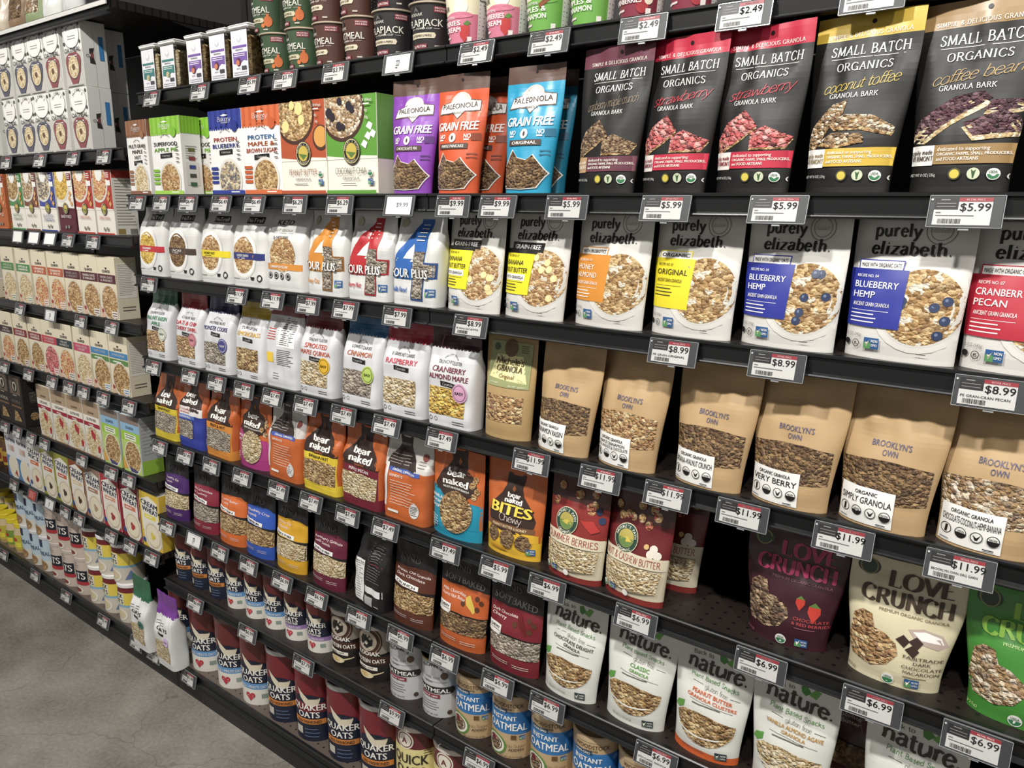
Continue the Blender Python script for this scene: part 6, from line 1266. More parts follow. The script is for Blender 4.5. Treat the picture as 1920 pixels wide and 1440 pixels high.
 ('pack_quaker', ('one', 0.065, 0.242), 'oat_canister', 'tall red, navy and white oat canister with blue band, fourth of four from left', 'canister', 'oat canisters on the bottom shelf', -0.8077, 0.077, 0.1213, 0.4),
 ('pack_quaker', ('old', 0.065, 0.239), 'oat_canister', 'tall navy and red oat canister with steel lid, first of three from left', 'canister', 'oat canisters on the bottom shelf', -0.672, 0.077, 0.1213, 0.4),
 ('pack_quaker', ('steel', 0.065, 0.239), 'oat_canister', 'tall bright red oat canister with steel lid', 'canister', 'oat canisters on the bottom shelf', -0.5363, 0.077, 0.1213, 0.4),
 ('pack_quaker', ('old', 0.065, 0.239), 'oat_canister', 'tall navy and red oat canister with steel lid, second of three from left', 'canister', 'oat canisters on the bottom shelf', -0.3948, 0.077, 0.1213, 0.4),
 ('pack_quaker', ('old', 0.065, 0.239), 'oat_canister', 'tall navy and red oat canister with steel lid, third of three from left', 'canister', 'oat canisters on the bottom shelf', -0.2591, 0.077, 0.1213, 0.4),
 ('pack_quick', (), 'oat_canister', 'cream yellow quick oats canister with maroon top, first of two from left', 'canister', 'cream yellow quick oats canister with maroon top group', -0.1195, 0.075, 0.1213, 0.3),
 ('pack_quick', (), 'oat_canister', 'cream yellow quick oats canister with maroon top, second of two from left', 'canister', 'cream yellow quick oats canister with maroon top group', 0.0147, 0.075, 0.1213, 0.3),
 ('pack_plain', ('d8ccc0', 0), 'food_pouch', 'pale grey pouch at the photo corner on the highest far shelf', 'pouch', '', -2.1692, 0.01, 2.212, 0),
 ('pack_plain', ('c9b8a0', 1), 'food_pouch', 'beige pouch on the highest far shelf', 'pouch', '', -2.038, 0.01, 2.212, 0),
 ('pack_plain', ('8a6a4a', 2), 'food_pouch', 'brown granola pouch with clear front on the highest far shelf', 'pouch', '', -1.9068, 0.01, 2.212, 0),
 ('pack_plain', ('8a9a6a', 3), 'food_pouch', 'narrow olive pouch on the highest far shelf', 'pouch', '', -1.7756, 0.01, 2.212, 0),
 ('pack_plain', ('dcdcd8', 4), 'food_pouch', 'clear white pouch on the highest far shelf', 'pouch', '', -1.6444, 0.01, 2.212, 0),
 ('pack_plain', ('d2d2d0', 5), 'food_pouch', 'crinkled clear bag nearest the shelf end on the highest far shelf', 'pouch', '', -1.5033, 0.01, 2.212, 0),
 ('pack_case', ('565666', 'pale', 0.115, 0.076), 'oatmeal_carton', 'white oatmeal carton with dark blue bowl, lower tier, first of four from left', 'carton', 'white oatmeal carton with dark blue bowl, lower tier group', -2.1696, 0.012, 1.807, 0),
 ('pack_case', ('565666', 'pale', 0.115, 0.076), 'oatmeal_carton', 'white oatmeal carton with dark blue bowl, lower tier, second of four from left', 'carton', 'white oatmeal carton with dark blue bowl, lower tier group', -2.008, 0.012, 1.807, 0),
 ('pack_case', ('565666', 'pale', 0.115, 0.076), 'oatmeal_carton', 'white oatmeal carton with dark blue bowl, lower tier, third of four from left', 'carton', 'white oatmeal carton with dark blue bowl, lower tier group', -1.8698, 0.012, 1.807, 0),
 ('pack_case', ('565666', 'pale', 0.115, 0.076), 'oatmeal_carton', 'white oatmeal carton with dark blue bowl, lower tier, fourth of four from left', 'carton', 'white oatmeal carton with dark blue bowl, lower tier group', -1.7531, 0.012, 1.807, 0),
 ('pack_case', ('8c4a4c', 'pale', 0.115, 0.076), 'oatmeal_carton', 'white oatmeal carton with maroon bowl, lower tier, first of two from left', 'carton', 'white oatmeal carton with maroon bowl, lower tier group', -1.6314, 0.012, 1.807, 0),
 ('pack_case', ('8c4a4c', 'pale', 0.115, 0.076), 'oatmeal_carton', 'white oatmeal carton with maroon bowl, lower tier, second of two from left', 'carton', 'white oatmeal carton with maroon bowl, lower tier group', -1.4891, 0.012, 1.807, 0),
 ('pack_case', ('565666', 'pale', 0.115, 0.076), 'oatmeal_carton', 'white oatmeal carton with dark blue bowl, upper tier, first of four from left', 'carton', 'white oatmeal carton with dark blue bowl, upper tier group', -2.1726, 0.012, 1.997, 0),
 ('pack_case', ('565666', 'pale', 0.115, 0.076), 'oatmeal_carton', 'white oatmeal carton with dark blue bowl, upper tier, second of four from left', 'carton', 'white oatmeal carton with dark blue bowl, upper tier group', -2.011, 0.012, 1.997, 0),
 ('pack_case', ('565666', 'pale', 0.115, 0.076), 'oatmeal_carton', 'white oatmeal carton with dark blue bowl, upper tier, third of four from left', 'carton', 'white oatmeal carton with dark blue bowl, upper tier group', -1.8728, 0.012, 1.997, 0),
 ('pack_case', ('565666', 'pale', 0.115, 0.076), 'oatmeal_carton', 'white oatmeal carton with dark blue bowl, upper tier, fourth of four from left', 'carton', 'white oatmeal carton with dark blue bowl, upper tier group', -1.7561, 0.012, 1.997, 0),
 ('pack_case', ('8c4a4c', 'pale', 0.115, 0.076), 'oatmeal_carton', 'white oatmeal carton with maroon bowl, upper tier, first of two from left', 'carton', 'white oatmeal carton with maroon bowl, upper tier group', -1.6344, 0.012, 1.997, 0),
 ('pack_case', ('8c4a4c', 'pale', 0.115, 0.076), 'oatmeal_carton', 'white oatmeal carton with maroon bowl, upper tier, second of two from left', 'carton', 'white oatmeal carton with maroon bowl, upper tier group', -1.4921, 0.012, 1.997, 0),
 ('pack_case', ('8a3a3e', 'pale', 0.115, 0.075), 'oatmeal_carton', 'shaded white carton set behind the front ones, lower tier', 'carton', '', -1.5592, 0.105, 1.807, 0),
 ('pack_case', ('8a3a3e', 'pale', 0.115, 0.075), 'oatmeal_carton', 'shaded white carton set behind the front ones, upper tier', 'carton', '', -1.5592, 0.105, 1.997, 0),
 ('pack_npoat', ('c8683a', 'b8602e', '8a3a2a', 'red', ['MAPLE'], 'f4f0ea'), 'oatmeal_box', 'oatmeal box with rust base and white top', 'box', 'oatmeal boxes on the far second shelf', -2.1812, 0.004, 1.549, 0),
 ('pack_npoat', ('4a8a4a', 'e9e4d8', '4a8a4a', 'oat', ['APPLE', 'CINNAMON'], '5a7a4a'), 'oatmeal_box', 'oatmeal box with green top on far bay second shelf', 'box', 'oatmeal boxes on the far second shelf', -2.0248, 0.004, 1.549, 0),
 ('pack_npoat', ('7a4a3a', 'e9e4d8', '7a4a3a', 'coco', ['MAPLE NUT'], '7a5a40'), 'oatmeal_box', 'oatmeal box with coffee brown top', 'box', 'oatmeal boxes on the far second shelf', -1.9019, 0.004, 1.549, 0),
 ('pack_npoat', ('3a4a98', 'e9e4d8', '3a4a98', 'bluefood', ['BLUEBERRY', 'CINNAMON'], '4a5a98'), 'oatmeal_box', 'oatmeal box with royal blue top', 'box', 'oatmeal boxes on the far second shelf', -1.7728, 0.004, 1.549, 0),
 ('pack_npoat', ('e9e4d8', '5a1f2c', '8a2a30', 'gold', ['VARIETY PACK'], 'f4f0ea'), 'oatmeal_box', 'oatmeal box with maroon base on far bay second shelf', 'box', 'oatmeal boxes on the far second shelf', -1.6391, 0.004, 1.549, 0),
 ('pack_npoat', ('b83a30', 'e9e4d8', 'b83a30', 'red', ['ORIGINAL'], 'c05040'), 'oatmeal_box', 'oatmeal box with red top, first of two from left', 'box', 'oatmeal boxes on the far second shelf', -1.5058, 0.004, 1.549, 0),
 ('pack_npoat', ('b83a30', 'e9e4d8', 'b83a30', 'red', ['ORIGINAL'], 'c05040'), 'oatmeal_box', 'oatmeal box with red top, second of two from left', 'box', 'oatmeal boxes on the far second shelf', -1.377, 0.004, 1.549, 0),
 ('pack_qbox', ('8a2430', 'oat', ['MAPLE', 'BROWN'], '', 'e4d9bc', 0.2, 0), 'oatmeal_box', 'cream oatmeal box with crimson band on far bay third shelf', 'box', '', -2.357, 0.004, 1.279, 0),
 ('pack_qbox', ('4a8a4a', 'pale', ['APPLES &', 'CINNAMON'], '', 'e4d9bc', 0.2, 0), 'oatmeal_box', 'cream oatmeal box with green band, first of two from left', 'box', 'cream oatmeal box with green band group', -2.184, 0.004, 1.279, 0),
 ('pack_qbox', ('4a8a4a', 'pale', ['APPLES &', 'CINNAMON'], '', 'e4d9bc', 0.2, 0), 'oatmeal_box', 'cream oatmeal box with green band, second of two from left', 'box', 'cream oatmeal box with green band group', -2.0454, 0.004, 1.279, 0),
 ('pack_qbox', ('c05a34', 'red', ['CINNAMON', '& SPICE'], '', 'e4d9bc', 0.2, 0), 'oatmeal_box', 'cream oatmeal box with rust orange band, first of two from left', 'box', 'cream oatmeal box with rust orange band group', -1.9098, 0.004, 1.279, 0),
 ('pack_qbox', ('c05a34', 'red', ['CINNAMON', '& SPICE'], '', 'e4d9bc', 0.2, 0), 'oatmeal_box', 'cream oatmeal box with rust orange band, second of two from left', 'box', 'cream oatmeal box with rust orange band group', -1.7795, 0.004, 1.279, 0),
 ('pack_qbox', ('5a2030', 'nut', ['RAISIN, DATE', '& WALNUT'], '', 'e4d9bc', 0.2, 0), 'oatmeal_box', 'cream oatmeal box with plum band, first of three from left', 'box', 'cream oatmeal box with plum band group', -1.6542, 0.004, 1.279, 0),
 ('pack_qbox', ('5a2030', 'nut', ['RAISIN, DATE', '& WALNUT'], '', 'e4d9bc', 0.2, 0), 'oatmeal_box', 'cream oatmeal box with plum band, second of three from left', 'box', 'cream oatmeal box with plum band group', -1.5318, 0.004, 1.279, 0),
 ('pack_qbox', ('5a2030', 'nut', ['RAISIN, DATE', '& WALNUT'], '', 'e4d9bc', 0.2, 0), 'oatmeal_box', 'cream oatmeal box with plum band, third of three from left', 'box', 'cream oatmeal box with plum band group', -1.4124, 0.004, 1.279, 0),
 ('pack_qbox', ('8a2430', 'oat', ['MAPLE', 'BROWN'], '', 'e4d9bc', 0.2, 0), 'oatmeal_box', 'cream oatmeal box with crimson band, first of three from left on far bay fourth shelf', 'box', 'cream oatmeal box with crimson band group', -2.4392, 0.004, 1.026, 0),
 ('pack_qbox', ('43282a', 'red', ['MAPLE', '& BROWN'], '', 'e4d9bc', 0.2, 0), 'oatmeal_box', 'cream oatmeal box with dark brown band', 'box', '', -2.2808, 0.004, 1.026, 0),
 ('pack_qbox', ('8a2430', 'oat', ['APPLES &', 'CRANBERRIES'], '', 'e4d9bc', 0.2, 0), 'oatmeal_box', 'cream oatmeal box with crimson band, second of three from left on far bay fourth shelf', 'box', 'cream oatmeal box with crimson band group', -2.1485, 0.004, 1.026, 0),
 ('pack_qbox', ('8a2430', 'oat', ['APPLES &', 'CRANBERRIES'], '', 'e4d9bc', 0.2, 0), 'oatmeal_box', 'cream oatmeal box with crimson band, third of three from left on far bay fourth shelf', 'box', 'cream oatmeal box with crimson band group', -2.0182, 0.004, 1.026, 0),
 ('pack_qbox', ('c83a4e', 'straw', ['STRAWBERRIES', '& CREAM'], '', 'e4d9bc', 0.2, 0), 'oatmeal_box', 'cream oatmeal box with pink red band', 'box', '', -1.8965, 0.004, 1.026, 0),
 ('pack_qbox', ('2a3a40', 'red', ['FRUIT', 'VARIETY'], '', 'e4d9bc', 0.2, 0), 'oatmeal_box', 'cream oatmeal box with dark teal band', 'box', '', -1.7765, 0.004, 1.026, 0),
 ('pack_qbox', ('c84a6a', 'pale', ['LOWER SUGAR', 'FRUIT'], '', 'e4d9bc', 0.2, 0), 'oatmeal_box', 'cream oatmeal box with pink band', 'box', '', -1.6445, 0.004, 1.026, 0),
 ('pack_qbox', ('3f86c0', 'oat', ['LOWER SUGAR'], '5a8a4a', 'e4d9bc', 0.2, 0), 'oatmeal_box', 'cream oatmeal box with sky blue and green bands, first of two from left', 'box', 'cream oatmeal box with sky blue and green bands group', -1.516, 0.004, 1.026, 0),
 ('pack_qbox', ('3f86c0', 'oat', ['LOWER SUGAR'], '5a8a4a', 'e4d9bc', 0.2, 0), 'oatmeal_box', 'cream oatmeal box with sky blue and green bands, second of two from left', 'box', 'cream oatmeal box with sky blue and green bands group', -1.3893, 0.004, 1.026, 0),
 ('pack_kodbox', (), 'oatmeal_box', 'near black oatmeal box, first of two from left', 'box', 'near black oatmeal box group', -2.3967, 0.004, 0.76, 0),
 ('pack_kodbox', (), 'oatmeal_box', 'near black oatmeal box, second of two from left', 'box', 'near black oatmeal box group', -2.2755, 0.004, 0.76, 0),
 ('pack_qbox', ('a8283a', 'pale', ['ORGANIC'], '', 'e6e0d0', 0.205, 1), 'oatmeal_box', 'tan and cream oatmeal box with raspberries, first of four from left', 'box', 'tan and cream oatmeal box with raspberries group', -2.0148, 0.004, 0.76, 0),
 ('pack_qbox', ('a8283a', 'pale', ['ORGANIC'], '', 'e6e0d0', 0.205, 1), 'oatmeal_box', 'tan and cream oatmeal box with raspberries, second of four from left', 'box', 'tan and cream oatmeal box with raspberries group', -1.8838, 0.004, 0.76, 0),
 ('pack_qbox', ('a8283a', 'pale', ['GLUTEN FREE'], '', 'e6e0d0', 0.205, 1), 'oatmeal_box', 'tan and cream oatmeal box with raspberries, third of four from left', 'box', 'tan and cream oatmeal box with raspberries group', -1.7594, 0.004, 0.76, 0),
 ('pack_qbox', ('a8283a', 'pale', ['GLUTEN FREE'], '', 'e6e0d0', 0.205, 1), 'oatmeal_box', 'tan and cream oatmeal box with raspberries, fourth of four from left', 'box', 'tan and cream oatmeal box with raspberries group', -1.6332, 0.004, 0.76, 0),
 ('pack_qgreen', (), 'oatmeal_box', 'lime green and pale blue oatmeal box, first of two from left', 'box', 'lime green and pale blue oatmeal box group', -1.5004, 0.004, 0.76, 0),
 ('pack_qgreen', (), 'oatmeal_box', 'lime green and pale blue oatmeal box, second of two from left', 'box', 'lime green and pale blue oatmeal box group', -1.3643, 0.004, 0.76, 0),
 ('pack_farina', (), 'cereal_box', 'white and blue farina box, first of two from left', 'box', 'white and blue farina box group', -2.4055, 0.006, 0.507, 0),
 ('pack_farina', (), 'cereal_box', 'white and blue farina box, second of two from left', 'box', 'white and blue farina box group', -2.2943, 0.006, 0.507, 0),
 ('pack_cow', ('e0ddd6', 'a83a34', 'RICE', 'd8683a'), 'cereal_box', 'white hot cereal box with orange corner', 'box', 'hot cereal boxes on the far sixth shelf', -2.1771, 0.004, 0.507, 0),
 ('pack_cow', ('9a9a3a', '4a3a30', 'WHEAT', 'd06040'), 'cereal_box', 'olive gold hot cereal box, first of two from left', 'box', 'hot cereal boxes on the far sixth shelf', -2.0539, 0.004, 0.507, 0),
 ('pack_cow', ('9a9a3a', '4a3a30', 'WHEAT', 'd06040'), 'cereal_box', 'olive gold hot cereal box, second of two from left', 'box', 'hot cereal boxes on the far sixth shelf', -1.9307, 0.004, 0.507, 0),
 ('pack_cow', ('8a4a1e', '4a3020', 'WHEAT', 'e0c8a0'), 'cereal_box', 'caramel brown hot cereal box on far bay sixth shelf', 'box', 'hot cereal boxes on the far sixth shelf', -1.8075, 0.004, 0.507, 0),
 ('pack_cow', ('9a7a68', 'b89a78', 'WHEAT', 'a87a60'), 'cereal_box', 'grey brown hot cereal box on far bay sixth shelf', 'box', 'hot cereal boxes on the far sixth shelf', -1.6843, 0.004, 0.507, 0),
 ('pack_cow', ('b8303a', 'a83038', 'WHEAT', 'e0a080'), 'cereal_box', 'bright red hot cereal box on far bay sixth shelf', 'box', 'hot cereal boxes on the far sixth shelf', -1.5574, 0.004, 0.507, 0),
 ('pack_cow', ('8a1f30', 'b83a34', 'WHEAT', 'd87a60'), 'cereal_box', 'dark red hot cereal box on far bay sixth shelf', 'box', 'hot cereal boxes on the far sixth shelf', -1.4184, 0.004, 0.507, 0),
 ('pack_cow', ('e0bc3a', 'e0c84a', 'WHEAT', 'e8d84a'), 'cereal_box', 'golden yellow hot cereal box on far bay sixth shelf', 'box', 'hot cereal boxes on the far sixth shelf', -1.2857, 0.004, 0.507, 0),
 ('pack_blue_can', (), 'oat_canister', 'pale blue oatmeal canister, lower tier, first of three from left', 'canister', 'pale blue oatmeal canister, lower tier group', -2.443, 0.057, 0.1213, -0.1),
 ('pack_blue_can', (), 'oat_canister', 'pale blue oatmeal canister, lower tier, second of three from left', 'canister', 'pale blue oatmeal canister, lower tier group', -2.3478, 0.057, 0.1213, -0.1),
 ('pack_blue_can', (), 'oat_canister', 'pale blue oatmeal canister, lower tier, third of three from left', 'canister', 'pale blue oatmeal canister, lower tier group', -2.2526, 0.057, 0.1213, -0.1),
 ('pack_oats_can', (), 'oat_canister', 'pinkish oats canister with black label, lower tier, first of three from left', 'canister', 'pinkish oats canister with black label, lower tier group', -2.1499, 0.064, 0.1213, -0.1),
 ('pack_oats_can', (), 'oat_canister', 'pinkish oats canister with black label, lower tier, second of three from left', 'canister', 'pinkish oats canister with black label, lower tier group', -2.0397, 0.064, 0.1213, -0.1),
 ('pack_oats_can', (), 'oat_canister', 'pinkish oats canister with black label, lower tier, third of three from left', 'canister', 'pinkish oats canister with black label, lower tier group', -1.9295, 0.064, 0.1213, -0.1),
 ('pack_grits', (), 'grits_canister', 'yellow grits canister with white lid, lower tier, first of three from left', 'canister', 'yellow grits canister with white lid, lower tier group', -1.8173, 0.066, 0.1213, 0.4),
 ('pack_grits', (), 'grits_canister', 'yellow grits canister with white lid, lower tier, second of three from left', 'canister', 'yellow grits canister with white lid, lower tier group', -1.7031, 0.066, 0.1213, 0.4),
 ('pack_grits', (), 'grits_canister', 'yellow grits canister with white lid, lower tier, third of three from left', 'canister', 'yellow grits canister with white lid, lower tier group', -1.5889, 0.066, 0.1213, 0.4),
 ('pack_blue_can', (), 'oat_canister', 'pale blue oatmeal canister, upper tier, first of three from left', 'canister', 'pale blue oatmeal canister, upper tier group', -2.457, 0.057, 0.2788, -0.1),
 ('pack_blue_can', (), 'oat_canister', 'pale blue oatmeal canister, upper tier, second of three from left', 'canister', 'pale blue oatmeal canister, upper tier group', -2.3618, 0.057, 0.2788, -0.1),
 ('pack_blue_can', (), 'oat_canister', 'pale blue oatmeal canister, upper tier, third of three from left', 'canister', 'pale blue oatmeal canister, upper tier group', -2.2666, 0.057, 0.2788, -0.1),
 ('pack_oats_can', (), 'oat_canister', 'pinkish oats canister with black label, upper tier, first of three from left', 'canister', 'pinkish oats canister with black label, upper tier group', -2.1639, 0.064, 0.2788, -0.1),
 ('pack_oats_can', (), 'oat_canister', 'pinkish oats canister with black label, upper tier, second of three from left', 'canister', 'pinkish oats canister with black label, upper tier group', -2.0537, 0.064, 0.2788, -0.1),
 ('pack_oats_can', (), 'oat_canister', 'pinkish oats canister with black label, upper tier, third of three from left', 'canister', 'pinkish oats canister with black label, upper tier group', -1.9435, 0.064, 0.2788, -0.1),
 ('pack_grits', (), 'grits_canister', 'yellow grits canister with white lid, upper tier, first of three from left', 'canister', 'yellow grits canister with white lid, upper tier group', -1.8313, 0.066, 0.2768, 0.4),
 ('pack_grits', (), 'grits_canister', 'yellow grits canister with white lid, upper tier, second of three from left', 'canister', 'yellow grits canister with white lid, upper tier group', -1.7171, 0.066, 0.2768, 0.4),
 ('pack_grits', (), 'grits_canister', 'yellow grits canister with white lid, upper tier, third of three from left', 'canister', 'yellow grits canister with white lid, upper tier group', -1.6029, 0.066, 0.2768, 0.4),
 ('pack_yellow_jar', ('7a9a3a',), 'sauce_jar', 'glass jar with yellow lid, first of four from left', 'jar', 'glass jar with yellow lid group', -2.7923, 0.054, 0.1213, 0),
 ('pack_yellow_jar', ('c8b83a',), 'sauce_jar', 'glass jar with yellow lid, second of four from left', 'jar', 'glass jar with yellow lid group', -2.7061, 0.054, 0.1213, 0),
 ('pack_yellow_jar', ('7a9a3a',), 'sauce_jar', 'glass jar with yellow lid, third of four from left', 'jar', 'glass jar with yellow lid group', -2.6199, 0.054, 0.1213, 0),
 ('pack_yellow_jar', ('c8b83a',), 'sauce_jar', 'glass jar with yellow lid, fourth of four from left', 'jar', 'glass jar with yellow lid group', -2.5337, 0.054, 0.1213, 0),
 ('pack_yellow_jar', ('7a9a3a',), 'sauce_jar', 'glass jar with yellow lid in the second rank, first of three from left', 'jar', 'glass jar with yellow lid in the second rank group', -3.0176, 0.152, 0.1213, 0),
 ('pack_yellow_jar', ('c8b83a',), 'sauce_jar', 'glass jar with yellow lid in the second rank, second of three from left', 'jar', 'glass jar with yellow lid in the second rank group', -2.9026, 0.152, 0.1213, 0),
 ('pack_yellow_jar', ('7a9a3a',), 'sauce_jar', 'glass jar with yellow lid in the second rank, third of three from left', 'jar', 'glass jar with yellow lid in the second rank group', -2.8037, 0.152, 0.1213, 0),
 ('pack_brown_jar', (), 'sauce_jar', 'squat brown jar with brass lid beside farina, first of three from left', 'jar', 'squat brown jar with brass lid beside farina group', -2.7015, 0.054, 0.507, 0),
 ('pack_brown_jar', (), 'sauce_jar', 'squat brown jar with brass lid beside farina, second of three from left', 'jar', 'squat brown jar with brass lid beside farina group', -2.6153, 0.054, 0.507, 0),
 ('pack_brown_jar', (), 'sauce_jar', 'squat brown jar with brass lid beside farina, third of three from left', 'jar', 'squat brown jar with brass lid beside farina group', -2.5291, 0.054, 0.507, 0),
]
